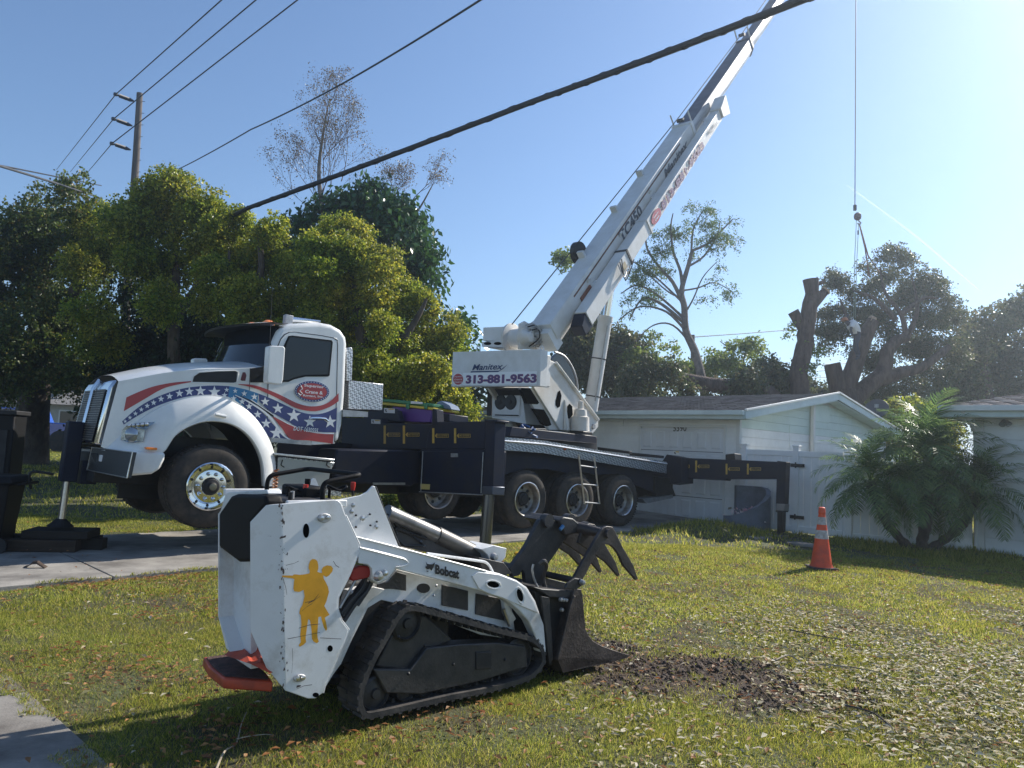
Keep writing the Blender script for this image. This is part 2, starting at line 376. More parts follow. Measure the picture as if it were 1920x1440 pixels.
def blades(name, mats, x, y, h, wd, parent=None, lean=.5):
    n = len(x); z = height(x, y)-.004; a_, b_ = drv(x, y); z = np.where((b_ > -.02) & (b_ < DRVW+.02) & (a_ < 14.2), gz(x, y)+.014, z); z = np.where((x-sA.x)*sn[0]+(y-sA.y)*sn[1] > -.03, gz(x, y)+.012, z); a = rng.random(n)*2*np.pi; hh = h*(.5+rng.random(n)); ww = wd*(.6+.8*rng.random(n))
    dx, dy = np.cos(a), np.sin(a); l = rng.random(n)*2*np.pi; lm = hh*(.15+lean*rng.random(n))
    v = np.empty((n, 3, 3)); v[:, 0] = np.stack([x-dx*ww, y-dy*ww, z], -1); v[:, 1] = np.stack([x+dx*ww, y+dy*ww, z], -1)
    v[:, 2] = np.stack([x+np.cos(l)*lm, y+np.sin(l)*lm, z+hh], -1)
    return npmesh(name, v.reshape(-1, 3), np.arange(n*3).reshape(-1, 3), mats, parent)
def gd(x, y): return (1-dirtmask(x, y)*.97)*(1-.8*bare(x, y))*(.45+.75*vnoise(x, y, .11, 13))
allx = []; 
x1, y1 = scatter(560000, 2.0, 6.5, gd); x2, y2 = scatter(520000, 6.5, 13, gd); x3, y3 = scatter(300000, 13, 40, gd)
hv = lambda x, y: .6+.9*vnoise(x, y, .5, 41)
g_ = blades('grass', grassmat, np.concatenate([x1, x2, x3]), np.concatenate([y1, y2, y3]),
            np.concatenate([.024*hv(x1, y1), .028*hv(x2, y2), .060*hv(x3, y3)]), np.concatenate([x1*0+.0022, x2*0+.0045, x3*0+.011]), lean=.9)
tag(g_, kind='stuff')
xd, yd = scatter(230000, 2.0, 10, lambda x, y: .16+.84*bare(x, y)+.45*(x < -.5)*vnoise(x, y, .7, 61))
tag(blades('dry_grass', drymat, xd, yd, .022, .0022, lean=1.6), kind='stuff')
def leaves(name, m, x, y, s, tilt=.5, z0=.015):
    n = len(x); z = height(x, y)+z0+.02*rng.random(n); a = rng.random(n)*2*np.pi; L = s*(.6+.8*rng.random(n)); W = L*(.13+.13*rng.random(n))
    d = np.stack([np.cos(a), np.sin(a), (rng.random(n)-.5)*tilt], -1); q = np.stack([-np.sin(a), np.cos(a), (rng.random(n)-.5)*tilt*1.6], -1)
    c = np.stack([x, y, z], -1); up = np.array([0, 0, 1.])*(.18*L)[:, None]
    v = np.stack([c-d*L[:, None]/2, c+q*W[:, None]+up, c+d*L[:, None]/2, c-q*W[:, None]+up*.6], 1); i = np.arange(n)*4
    f = np.concatenate([np.stack([i, i+1, i+2], -1), np.stack([i, i+2, i+3], -1)])
    return npmesh(name, v.reshape(-1, 3), f, m)
def right_dens(x, y):
    r = np.clip((x/y-.02)/.5, 0, 1); f = np.clip((9.5-y)/3, 0, 1); n = np.clip(vnoise(x, y, .8, 51)*1.7-.35, 0, 1); return .015+r**1.2*f*n*.9
paleleaf = leafmat('pale fallen leaves', [(.55, .48, .36), (.36, .33, .18), (.66, .60, .48), (.30, .28, .13), (.48, .38, .24)], .3, .6, .3)
brownleaf = leafmat('brown fallen leaves', [(.30, .12, .035), (.22, .11, .05), (.42, .22, .08), (.12, .06, .03)], .25, .6, .3)
greenleaf = leafmat('cut green leaves', [(.06, .10, .02), (.13, .15, .035), (.22, .20, .06)], .3, .5, .3)
x, y = scatter(70000, 2.1, 10, right_dens); tag(leaves('pale_fallen_leaves', paleleaf, x, y, .045), kind='stuff')
x, y = scatter(30000, 2.1, 9, lambda x, y: right_dens(x, y)*.8); tag(leaves('green_fallen_leaves', greenleaf, x, y, .042), kind='stuff')
x, y = scatter(42000, 2.1, 12, lambda x, y: .05+.8*(x < 0)*np.clip(vnoise(x, y, .5, 52)*2-.75, 0, 1)**1.5+.12*(x > 0)); tag(leaves('brown_fallen_leaves', brownleaf, x, y, .045), kind='stuff')
# leaves lying on the concrete
_n = 900; y = np.sqrt(rng.random(_n)*110+4); x = (rng.random(_n)*2-1)*.75*y; a_, b_ = drv(x, y); k_ = infov(x, y) & (((b_ > 0) & (b_ < DRVW) & (rng.random(_n) < .35)) | swmask(x, y))
_z = height; height = lambda x, y: gz(x, y)+.022
tag(leaves('leaves_on_concrete', brownleaf, x[k_], y[k_], .045), kind='stuff'); height = _z
def clods(n):
    y = dirt_c.y+(rng.random(n)-.5)*2.6; x = dirt_c.x+(rng.random(n)-.5)*4; k = rng.random(n) < dirtmask(x, y)*.9+.0; x, y = x[k], y[k]; n = len(x)
    ico = np.array([(1, 0, 0), (-1, 0, 0), (0, 1, 0), (0, -1, 0), (0, 0, 1), (0, 0, -1)], float); fc = np.array([(0, 2, 4), (2, 1, 4), (1, 3, 4), (3, 0, 4), (2, 0, 5), (1, 2, 5), (3, 1, 5), (0, 3, 5)])
    s = .004+.020*rng.random(n)**4; v = ico[None]*(s[:, None]*(.6+.6*rng.random((n, 6))))[:, :, None]+(rng.random((n, 6, 3))-.5)*s[:, None, None]*.9
    v += np.stack([x, y, height(x, y)+s*.05], -1)[:, None]; f = (np.arange(n)*6)[:, None, None]+fc[None]
    return npmesh('soil_clods', v.reshape(-1, 3), f.reshape(-1, 3), soil)
soil = M('dug soil', (.10, .072, .056), .95, 0, c2=(.035, .024, .019), vs=9, bump=.6, bs=80)
tag(clods(26000), kind='stuff')
# twigs lying on the lawn
twigm = M('bare twig wood', (.34, .28, .20), .8, 0, var=.4, vs=20); twigd = M('dark twig bark', (.12, .09, .07), .85, 0, var=.4, vs=20)
def twig(pp, r, m, label, forks=()):
    P = []
    for i, (a, b) in enumerate(pp):
        g = groundpt(a, b); g.z = float(height(g.x, g.y))+.035+.02*math.sin(i*2.1); P.append(g)
    bm = bmesh.new(); P = smoothpath(P, 4); tube(bm, P, [r*(1-.6*i/len(P)) for i in range(len(P))], 6)
    for fp in forks:
        Q = [groundpt(a, b) for a, b in fp]
        for q in Q: q.z = float(height(q.x, q.y))+.04
        Q = smoothpath(Q, 4); tube(bm, Q, [r*.6*(1-.6*i/len(Q)) for i in range(len(Q))], 5)
    return tag(new('twig', bm, m, smooth=True), label, 'twig')
twig([(404, 1455), (420, 1425), (443, 1396), (452, 1368), (461, 1352)], .006, twigm, 'pale forked twig lying on the grass in the tracked loader shadow', [[(443, 1396), (470, 1391), (500, 1388), (515, 1391)]])
twig([(1455, 1245), (1480, 1239), (1510, 1247), (1560, 1252), (1640, 1268), (1690, 1280)], .008, twigm, 'long pale branch lying on the lawn past the dug soil', [[(1510, 1262), (1545, 1254), (1600, 1262)]])
twig([(1585, 1335), (1640, 1350), (1700, 1390), (1760, 1425)], .007, twigd, 'dark bare branch lying across the leaf litter nearest the camera')
twig([(1800, 1290), (1830, 1278), (1860, 1285)], .006, twigm, 'short curved pale twig in the leaf litter far right')
twig([(1480, 1185), (1530, 1200), (1600, 1205)], .007, twigd, 'thin dark twig between the cone and the dug soil')
fl = groundpt(970, 1045)
o = new('yellow_flower', lathe(bmesh.new(), [(.0, .05), (.04, .045), (.055, .02), (.03, 0), (0, -.01)], (fl.x, fl.y, float(height(fl.x, fl.y))+.03), 'z', 9), M('yellow petals', (.7, .36, .01), .5), smooth=True)
tag(o, 'yellow flower head in the grass behind the loader arm', 'flower')
# dry curled leaf on the driveway
lf = groundpt(66, 1068); bm = bmesh.new(); rows = []
for i in range(6):
    rows.append([Vector((lf.x-.12+.048*i, lf.y-.03+.02*j+.01*math.sin(i*2), lf.z+.02+(.085*math.exp(-((i-2.6)/1.3)**2)*(1-.25*abs(j-1.5)))+.004*j)) for j in range(4)])
tag(new('curled_leaf', grid(rows), M('dead leaf brown', (.05, .03, .02), .8), smooth=True, solid=.004), 'dark curled dead leaf on the sunlit edge of the driveway', 'leaf')
# ---- contrail
ctm = bpy.data.materials.new('thin cloud'); ctm.use_nodes = True; t = ctm.node_tree
df = t.nodes.new('ShaderNodeBsdfTranslucent'); df.inputs[0].default_value = (.9, .92, .95, 1); tp = t.nodes.new('ShaderNodeBsdfTransparent'); mx = t.nodes.new('ShaderNodeMixShader'); mx.inputs[0].default_value = .10
t.links.new(tp.outputs[0], mx.inputs[1]); t.links.new(df.outputs[0], mx.inputs[2]); t.links.new(mx.outputs[0], t.nodes['Material Output'].inputs[0])
bm = bmesh.new(); P = [at(1585, 345, 4200), at(1640, 385, 4000), at(1720, 445, 3700), at(1790, 505, 3500), at(1840, 548, 3350)]
tube(bm, smoothpath(P, 4), [1, 2.5, 4, 4.6, 5, 5.4, 5.8, 6, 6.2, 6.2, 6, 5.6, 5, 4, 3, 2, .6], 6)
tag(new('contrail', bm, ctm, smooth=True), 'thin white vapour trail across the sky above the oak', 'contrail')

# ================================================================ HOUSES
siding = M('white vinyl siding', (.80, .80, .78), .5, 0, var=.08, vs=2)
sidingg = M('pale green gable siding', (.62, .72, .66), .55, 0, var=.06, vs=2)
trimg = M('pale aqua trim', (.55, .64, .64), .5, 0, var=.08, vs=3)
wtrim = M('white trim', (.68, .68, .66), .45)
doorw = M('garage door white', (.68, .69, .70), .5, 0, var=.05, vs=2)
shing = leafmat('asphalt shingles', [(.20, .18, .17), (.36, .325, .31), (.27, .245, .24), (.44, .40, .39), (.31, .28, .275)], 0.0, .92, .1)
HC = Vector((5.17, 16.7, 0)); hz = float(gz(HC.x, HC.y)); H = Fr((HC.x, HC.y, hz), 45)
# local axes: x = along the gable wall (away right), y = along the garage front (away left)
hr = empty('house', 'white sided garage house with grey shingle roof and pale green gable', 'house', mat=H.mat())
EV = 2.53; GW = 9.4; GD = 9.5; RISE = .70
new('wall', extr(bmesh.new(), [(0.03, 0.03, -.3), (GW-.03, .03, -.3), (GW-.03, .03, EV), (GW/2, .03, EV+RISE-.05), (.03, .03, EV)],
    [(0.03, GD, -.3), (GW-.03, GD, -.3), (GW-.03, GD, EV), (GW/2, GD, EV+RISE-.05), (.03, GD, EV)]), siding, hr)
DR0, DR1, DRT = H.p(1356, 900, 0, 0).y, H.p(1200, 900, 0, 0).y, 2.16
def lap(name, m, x0, x1, z, h, side):
    b = bmesh.new()
    if side == 'gable': A = [(x0, 0.028, z), (x0, -.012, z), (x0, -.002, z+h-.004), (x0, .028, z+h-.004)]; B = [(x1, *q[1:]) for q in A]
    else: A = [(.028, x0, z), (-.012, x0, z), (-.002, x0, z+h-.004), (.028, x0, z+h-.004)]; B = [(q[0], x1, q[2]) for q in A]
    return new(name, extr(b, A, B), m, hr)
z = -.02; lh = .2
while z < EV+RISE-.3:
    if z+lh <= EV+.02:
        hh = min(lh, EV-z)
        gm = siding if z < EV-.35 else sidingg
        for xa, xb in ((.06, 2.55), (2.57, 6.1), (6.12, GW-.06)):
            if hh > .05: lap('siding_board', gm, xa, xb, z, hh, 'gable')
        if hh > .05:
            if z < DRT-.05:
                lap('siding_board', siding, .06, DR0-.05, z, hh, 'f'); lap('siding_board', siding, DR1+.05, GD-.05, z, hh, 'f')
            else:
                lap('siding_board', siding, .06, 3.2, z, hh, 'f'); lap('siding_board', siding, 3.22, GD-.05, z, hh, 'f')
    else:
        t_ = (z+lh*.6-EV)/RISE; xa = GW/2*t_+.1; xb = GW-xa
        if xb-xa > .3: lap('siding_board', sidingg, xa, xb, z, lh, 'gable')
    z += lh
for (a, b) in (((-.03, -.03), (.06, .06)), ((GW-.06, -.03), (GW+.03, .06))): bxo('corner_board', (a[0], a[1], -.2), (b[0], b[1], EV-.02), wtrim, hr)
bxo('vent_panel', (3.9, -.02, EV+.02), (5.0, .02, EV+.50), sidingg, hr); bxo('downpipe', (3.75, -.12, 1.2), (3.87, -.02, EV+.5), wtrim, hr, .02)
wf = bxo('window_frame', (4.0, -.05, 1.0), (5.2, .0, 1.5), wtrim, hr); bxo('pane', (4.06, -.055, 1.05), (5.14, -.051, 1.44), glass, wf)
dpar = bxo('garage_door', (.12, DR0, -.12), (.16, DR1, DRT-.03), doorw, hr)
for a, b, c, d in ((-.03, .16, DR0-.06, DR0), (-.03, .16, DR1, DR1+.06)): bxo('door_trim', (a, c, -.2), (b, d, DRT), wtrim, hr)
bxo('door_trim', (-.03, DR0-.06, DRT), (.16, DR1+.06, DRT+.07), wtrim, hr)
# dark reveal cut: the door stands in front of the wall prism, framed by deep trim
dpar.location = (-.135, 0, 0)
nr, ncol = 4, 6; ph = (DRT-.03)/nr; pw = (DR1-DR0)/ncol
for i in range(nr):
    for j in range(ncol):
        bb = bmesh.new(); y0 = DR0+j*pw+.06; y1 = DR0+(j+1)*pw-.06; z0 = i*ph+.07; z1 = (i+1)*ph-.07
        extr(bb, [(.12, y0, z0), (.12, y1, z0), (.12, y1, z1), (.12, y0, z1)], [(.108, y0+.03, z0+.03), (.108, y1-.03, z0+.03), (.108, y1-.03, z1-.03), (.108, y0+.03, z1-.03)])
        new('door_panel', bb, doorw, dpar)
for i in range(1, nr): bxo('section_gap', (.117, DR0+.01, i*ph-.006), (.121, DR1-.01, i*ph+.006), dark, dpar, 0)
bxo('handle', (.09, (DR0+DR1)/2-.06, .95), (.12, (DR0+DR1)/2+.06, .99), dark, dpar)
ov = .45
def roofplane(parent, A, Bv, C_, D, m, cs=.15, tw=.3):
    "A,B eave ends, D,C ridge ends -> base plane plus courses of shingle tabs"
    A, Bv, C_, D = map(Vector, (A, Bv, C_, D)); n = (Bv-A).cross(D-A).normalized()
    if n.z < 0: n = -n
    new('roof_deck', extr(bmesh.new(), [A, Bv, C_, D], [p-n*.06 for p in (A, Bv, C_, D)]), dark, parent)
    L = (D-A).length; k = int(L/cs); V = []; Fs = []
    for i in range(k+1):
        t0 = i/k; t1 = min(1, (i+1.25)/k); a0 = A.lerp(D, t0); b0 = Bv.lerp(C_, t0); a1 = A.lerp(D, t1); b1 = Bv.lerp(C_, t1); W_ = (b0-a0).length
        if t0 >= 1: break
        m_ = max(1, int(W_/tw)); off = (i*.37) % 1/m_
        for j in range(-1, m_+1):
            s0 = max(0, j/m_+off); s1 = min(1, (j+1)/m_+off-.006)
            if s1-s0 < .01: continue
            e = .012+.006*random.random(); b_ = len(V)
            V += [a0.lerp(b0, s0)+n*(e+.008), a0.lerp(b0, s1)+n*(e+.008), a1.lerp(b1, s1)+n*.004, a1.lerp(b1, s0)+n*.004, a0.lerp(b0, s0), a0.lerp(b0, s1)]
            Fs += [(b_, b_+1, b_+2, b_+3), (b_+4, b_+5, b_+1, b_)]
    return tag(new('shingles', (V, Fs), m, parent), kind='stuff')
roofplane(hr, (-ov, GD+.3, EV-.02), (-ov, -.35, EV-.02), (GW/2, -.35, EV+RISE+.1), (GW/2, GD+.3, EV+RISE+.1), shing)
roofplane(hr, (GW+ov, -.35, EV-.02), (GW+ov, GD+.3, EV-.02), (GW/2, GD+.3, EV+RISE+.1), (GW/2, -.35, EV+RISE+.1), shing)
def board(name, A, B, w_, h_, m, parent, upv=(0, 0, 1)):
    A, B = Vector(A), Vector(B); d = (B-A).normalized(); s = d.cross(Vector(upv)).normalized(); u = s.cross(d)
    P = [A-s*w_/2-u*h_/2, A+s*w_/2-u*h_/2, A+s*w_/2+u*h_/2, A-s*w_/2+u*h_/2]; return new(name, extr(bmesh.new(), P, [p+(B-A) for p in P]), m, parent, bevel=.005)
board('fascia', (-ov-.02, GD+.3, EV-.10), (-ov-.02, -.36, EV-.10), .04, .17, trimg, hr)
board('gutter', (-ov-.09, GD+.3, EV-.05), (-ov-.09, -.38, EV-.05), .10, .10, trimg, hr)
board('rake_board', (-ov-.02, -.37, EV-.10), (GW/2, -.37, EV+RISE+.02), .04, .17, trimg, hr)
board('rake_board', (GW+ov+.02, -.37, EV-.10), (GW/2+.01, -.37, EV+RISE+.02), .04, .17, trimg, hr)
board('rake_cap', (-ov-.04, -.40, EV+.01), (GW/2, -.40, EV+RISE+.13), .05, .05, wtrim, hr); board('rake_cap', (GW+ov+.04, -.40, EV+.01), (GW/2+.01, -.40, EV+RISE+.13), .05, .05, wtrim, hr)
new('soffit', extr(bmesh.new(), [(-ov, -.35, EV-.17), (-ov, 0, EV-.17), (GW/2, 0, EV+RISE-.1), (GW/2, -.35, EV+RISE-.1)], [(-ov, -.35, EV-.15), (-ov, 0, EV-.15), (GW/2, 0, EV+RISE-.08), (GW/2, -.35, EV+RISE-.08)]), trimg, hr)
new('soffit', extr(bmesh.new(), [(GW+ov, -.35, EV-.17), (GW+ov, 0, EV-.17), (GW/2, 0, EV+RISE-.1), (GW/2, -.35, EV+RISE-.1)], [(GW+ov, -.35, EV-.15), (GW+ov, 0, EV-.15), (GW/2, 0, EV+RISE-.08), (GW/2, -.35, EV+RISE-.08)]), trimg, hr)
new('soffit', extr(bmesh.new(), [(-ov, -.34, EV-.18), (0, -.34, EV-.18), (0, GD, EV-.18), (-ov, GD, EV-.18)], [(-ov, -.34, EV-.165), (0, -.34, EV-.165), (0, GD, EV-.165), (-ov, GD, EV-.165)]), trimg, hr)
num = M('bronze house numbers', (.12, .10, .08), .5, .3)
n0 = H.p(1262, 809, -.025, 0); n1 = H.p(1287, 809, -.025, 0)
textfit('house_number', '5390', n0, n1, .16, (0, 0, 1), num, hr, .02)
# satellite dish on the roof edge
DF = H.p(1645, 768, -.2, 1); dw = H.w(DF); sd_ = empty('satellite_dish', 'dark grey satellite dish on the right eave of the white house', 'satellite dish', loc=dw)
bm = bmesh.new(); nrm = Vector((-.45, -.75, .5)).normalized(); q = nrm.to_track_quat('Z', 'Y').to_matrix().to_4x4()
lathe(bm, [(.0, 0), (.12, .012), (.22, .04), (.32, .085), (.325, .08), (.22, .03), (.1, 0), (0, -.01)], (0, 0, 0), 'z', 24); bmesh.ops.transform(bm, matrix=q, verts=bm.verts[:])
new('dish', bm, M('dish grey', (.09, .09, .095), .5), sd_, smooth=True)
new('bracket', tube(bmesh.new(), [(0, 0, 0), (0.02, .1, -.1), (0.0, .12, -.42)], .022, 8), dark, sd_)
bm = tube(bmesh.new(), [(0, 0, -.25), nrm*.38+Vector((0, 0, -.1))], .012, 6); box(bm, nrm*.38+Vector((-.05, -.04, -.15)), nrm*.38+Vector((.05, .04, -.05))); new('feed_arm', bm, dullalu, sd_)
# ---- right-hand house
HB = Vector((8.86, 14.03, 0)); hb = float(gz(8, 14.03)); J = Fr((HB.x, HB.y, hb), 45); jr = empty('house', 'pale house at the right edge with low grey hip roof', 'house', mat=J.mat())
pw_ = M('pale rendered wall', (.72, .74, .75), .6, 0, var=.06, vs=1.5)
bxo('wall', (0, -9, -.3), (9, 0, 2.66), pw_, jr, .01)
for k in range(10): bxo('wall_board', (-.018, -8.9, .02+k*.26), (0, -.12, .02+k*.26+.25), pw_, jr, .006)
bxo('corner_board', (-.03, -.11, -.1), (.06, .03, 2.6), wtrim, jr)
E0 = 2.69; o_ = .5
roofplane(jr, (-o_, o_, E0), (-o_, -9.5, E0), (4.5, -4.5, E0+1.35), (4.5, -4.4, E0+1.35), shing)
roofplane(jr, (9.5, o_, E0), (-o_, o_, E0), (4.5, -4.5, E0+1.35), (4.51, -4.5, E0+1.35), shing)
board('fascia', (-o_-.02, o_+.02, E0-.10), (-o_-.02, -9.5, E0-.10), .04, .2, trimg, jr); board('fascia', (-o_-.04, o_+.02, E0-.10), (9.5, o_+.02, E0-.10), .04, .2, trimg, jr)
board('gutter', (-o_-.09, o_, E0-.04), (-o_-.09, -9.5, E0-.04), .09, .1, wtrim, jr)
bxo('soffit', (-o_, -9.4, E0-.21), (0, o_, E0-.19), wtrim, jr)
new('downpipe', tube(bmesh.new(), roundpath([(-o_-.05, .1, E0-.1), (-.3, .05, E0-.28), (-.06, .02, E0-.45), (-.06, .02, .1)], .08), .035, 8), wtrim, jr, smooth=True)
lp = J.p(1884, 787, -.02, 0); lr = empty('wall_lamp', 'twin floodlight under the eave of the right house', 'lamp', loc=J.w(lp))
new('mount', lathe(bmesh.new(), [(.06, -.02), (.06, .0), (.03, .02)], (0, 0, 0), 'z', 14), wtrim, lr)
for s in (-1, 1): new('lamp_head', tube(bmesh.new(), [(0, 0, 0), (.02*s-.03, -.05, -.03), (.07*s-.05, -.1, -.10)], [.02, .035, .055], 12), dullalu, lr, smooth=True)
# ---- white vinyl fence with gate
vin = M('white vinyl fence', (.80, .80, .80), .45, 0, var=.05, vs=3)
fr_ = empty('fence', 'white vinyl privacy fence with a hinged gate between the two houses', 'fence')
FA = H.w((-.0, -.03, 0)); FB = H.w((0, -2.3, 0)); FC = Vector((8.8, 14.1, 0))
def fence_run(P, Q, posts, top=1.72):
    d = (Q-P); L = d.length; d.normalize(); s = d.cross(Vector((0, 0, 1))); n = int(L/.155); wq = L/n
    def fb(name, a, b, z0, z1, t0, t1, m=vin, bev=.006):
        z = float(gz(P.x, P.y)); A = P+d*a; B = P+d*b
        pts = [A+s*t0, B+s*t0, B+s*t1, A+s*t1]; return new(name, extr(bmesh.new(), [Vector((p.x, p.y, z+z0)) for p in pts], [Vector((p.x, p.y, z+z1)) for p in pts]), m, fr_, bevel=bev)
    for i in range(n): fb('plank', i*wq+.001, (i+1)*wq-.001, .06, top-.06, -.012, .012)
    fb('rail', 0, L, top-.14, top-.02, -.03, .03); fb('rail', 0, L, .0, .13, -.03, .03)
    for a in posts:
        fb('post', a-.06, a+.06, -.1, top+.06, -.062, .062); fb('post_cap', a-.075, a+.075, top+.06, top+.1, -.075, .075)
    return fb
fb = fence_run(FA, FB, (.12, 1.30)); hg = M('black hinge', (.01, .01, .01), .4)
for zz in (.28, 1.36): fb('hinge', 1.20, 1.50, zz, zz+.07, .06, .08, hg, .003)
for zz in (.28, 1.36): fb('hinge', 1.30, 1.33, zz-.02, zz+.1, .08, .095, hg, .003)
fence_run(FB, FC, (0.1, 1.1, 2.0), 1.6)
# ---- curved planter
pc = M('blue grey painted planter', (.13, .15, .19), .7, 0, var=.2, vs=5, bump=.2, bs=60)
PO = H.w((-.62, -.5, 0)); pl = empty('planter', 'blue grey curved planter wall with flowers by the fence gate', 'planter', loc=(PO.x, PO.y, float(gz(PO.x, PO.y))))
b = bmesh.new(); ins = []; outs = []
for k in range(13):
    a = R_(-165+k*22); rr = .50; hh = .30+.62*(.5-.5*math.cos(max(0, min(1, k/9))*math.pi))
    if k > 9: hh = .92
    for lst, r0 in ((outs, .52), (ins, .42)): lst.append((Vector((math.cos(a)*r0, math.sin(a)*r0, -.15)), Vector((math.cos(a)*r0, math.sin(a)*r0, hh))))
V = [p for q in outs for p in q]+[p for q in ins for p in q]; n = len(outs); Fs = []
for i in range(n-1):
    a, c = 2*i, 2*n+2*i; Fs += [(a, a+2, a+3, a+1), (c, c+1, c+3, c+2), (a+1, a+3, c+3, c+1)]
Fs += [(0, 1, 2*n+1, 2*n), (2*n-2, 4*n-2, 4*n-1, 2*n-1)]
new('planter_wall', (V, Fs), pc, pl, smooth=True); new('soil', lathe(bmesh.new(), [(0, .24), (.44, .22)], (0, 0, 0), 'z', 16), soil, pl)
fm = leafmat('pink and white flowers', [(.65, .25, .32), (.75, .7, .68), (.55, .3, .35), (.10, .14, .05)], .2)
n = 160; c = rng.normal(0, 1, (n, 3))*np.array([.15, .15, .07])+np.array([0, -.05, .36]); d1 = rng.normal(0, 1, (n, 3))*.022; d2 = rng.normal(0, 1, (n, 3))*.022
v = np.stack([c-d1, c+d2, c+d1, c-d2], 1).reshape(-1, 3); tag(npmesh('flowers', v, np.arange(n*4).reshape(-1, 4), fm, pl, nv=4), kind='stuff')
# stepping flags beside the jack foot
for i, (a, b_, s) in enumerate(((1420, 1012, .3), (1455, 1008, .26), (1500, 1024, .28))):
    g = groundpt(a, b_); bm = bmesh.new(); pts = [Vector((g.x+s*math.cos(t)*(.8+.3*random.random()), g.y+s*math.sin(t)*(.8+.3*random.random()), g.z+.01)) for t in [k*math.pi/3 for k in range(6)]]
    o = new('flagstone', extr(bm, pts, [p+Vector((0, 0, .05)) for p in pts]), conc2, bevel=.01)
    tag(o, ('pale flat stone left of the rear jack foot', 'small grey flat stone nearest the rear jack foot', 'flat stone in front of the fence gate')[i], 'stone', 'flat stones by the gate')
# ---- far house behind the blue pickup
fh = at(105, 800, 44); K = Fr((fh.x, fh.y, .5), 8); kr = empty('house', 'low pale house far behind the blue pickup', 'house', mat=K.mat())
bxo('wall', (-4, 0, -.3), (9, 7, 2.5), M('far cream wall', (.45, .43, .38), .8, var=.1), kr); new('roof', extr(bmesh.new(), [(-4.5, -.6, 2.4), (-4.5, 3.5, 4.0), (-4.5, 7.6, 2.4)], [(9.5, -.6, 2.4), (9.5, 3.5, 4.0), (9.5, 7.6, 2.4)]), M('far roof', (.22, .21, .2), .9, var=.2), kr)
for a in (-2.5, .1, 2.4, 5): f_ = bxo('window', (a, -.05, 1.0), (a+1.1, 0, 2.1), wtrim, kr); bxo('pane', (a+.08, -.06, 1.08), (a+1.02, -.051, 2.02), glass, f_)
# ================================================================ CRANE TRUCK
stp = treadmat('tread plate', (.50, .51, .52))
TO = np.array(at(395, 912, 9.7)); T = Fr(TO, 42, 2.3)
tk = empty('crane_truck', 'white and navy crane truck with star and stripe hood and raised white boom', 'crane truck', mat=T.mat())
HWX = [-1.5, -1.2, -.8, -.3, .4, 20]; HWY = [.62, .48, .30, .17, .12, .12]
def surf(px, py, off=0.):
    y = .12
    for _ in range(12):
        p = T.p(px, py, y); y = .5*y+.5*float(np.interp(p.x, HWX, HWY))
    p = T.p(px, py, y-off); return p
# --- hood
ridge = [(222, 715), (264, 707), (310, 699), (362, 693), (400, 691.5), (438, 691), (470, 690), (500, 689)]
lowh = [(189, 838), (240, 846), (300, 800), (350, 762), (400, 745), (450, 760), (490, 800), (503, 832)]
NR = 34
ra = curve2(ridge, NR); la = curve2(lowh, NR)
rows = []
for (a, b) in zip(ra, la):
    top = surf(*a); side = []
    for k in range(9):
        t = k/8; side.append(surf(b[0]*(1-t)+a[0]*t, b[1]*(1-t)+a[1]*t))
    bul = .10+.04*min(1, max(0, (top.x+1.3)/1.5)); mid = []
    w0 = 1.2-top.y
    for k in range(1, 14):
        t = k/14*2-1; yy = 1.2+t*w0; mid.append(Vector((top.x, yy, top.z+bul*(1-abs(t)**2.6)+.0)))
    mir = [Vector((p.x, 2.4-p.y, p.z)) for p in reversed(side)]
    rows.append(side+mid+mir)
hood = new('hood', grid(rows), white, tk, smooth=True)
NS = 9
# decals on near hood/cab side
def dpoly(name, pts, fn, m, par, off=.004):
    return new(name, poly(bmesh.new(), [fn(*p, off) for p in pts]), m, par)
def dstrip(name, top, bot, m, par, off=.004, n=46):
    A = curve2(top, n); B = curve2(bot, n); rows = []
    for t in (0, .25, .5, .75, 1): rows.append([surf(a[0]*(1-t)+b[0]*t, a[1]*(1-t)+b[1]*t, off) for a, b in zip(A, B)])
    return new(name, grid(rows), m, par, smooth=True)
# --- cab
cabside = [(497, 700), (500, 685), (513, 640), (525, 614), (545, 606), (600, 604), (622, 608), (640, 618), (650, 632), (652, 645), (648, 740), (643, 796), (641, 806), (636, 829), (560, 827), (503, 831), (500, 790), (498, 740)]
cab = new('cab', slab(T, cabside, .12, 2.28), white, tk, smooth=True, bevel=.07, seg=5)
P = T.p
# windshield, curved between pillars
wb, wt = P(498, 686, .14), P(527, 613, .2); rows = []
for k in range(17):
    t = k/16; y = .12+t*2.16; b = .20*(1-(2*t-1)**2); inn = .07*(abs(2*t-1)**3)
    rows.append([Vector((wb.x-.03-b+(wt.x-wb.x)*s, 1.2+(y-1.2)*(1-.06*s), wb.z+(wt.z-wb.z)*s)) for s in (0, .25, .5, .75, 1)])
new('windshield', grid(rows), glass, tk, smooth=True)
rows = []
for k in range(17):
    t = k/16; y = .14+t*2.12; b = .20*(1-(2*t-1)**2)
    x0 = wt.x-b-.0; z0 = wt.z
    rows.append([Vector((x0+.06, y, z0+.045)), Vector((x0-.16, y, z0+.035)), Vector((x0-.34, y, z0-.015)), Vector((x0-.33, y, z0-.04)), Vector((x0-.1, y, z0-.0)), Vector((x0+.06, y, z0-.01))])
new('sun_visor', grid(rows), black, tk, smooth=True); new('visor_top', grid([[p+Vector((0, 0, .004)) for p in r[:3]] for r in rows]), white, tk, smooth=True)
for yy in (.5, .95, 1.2, 1.45, 1.9):
    new('marker_lamp', lathe(bmesh.new(), [(0, .07), (.05, .06), (.085, .03), (.09, 0)], (wt.x+.02-.14*(1-((yy-1.2)/1.08)**2), yy, wt.z+.05), 'z', 14), amber, tk, smooth=True)
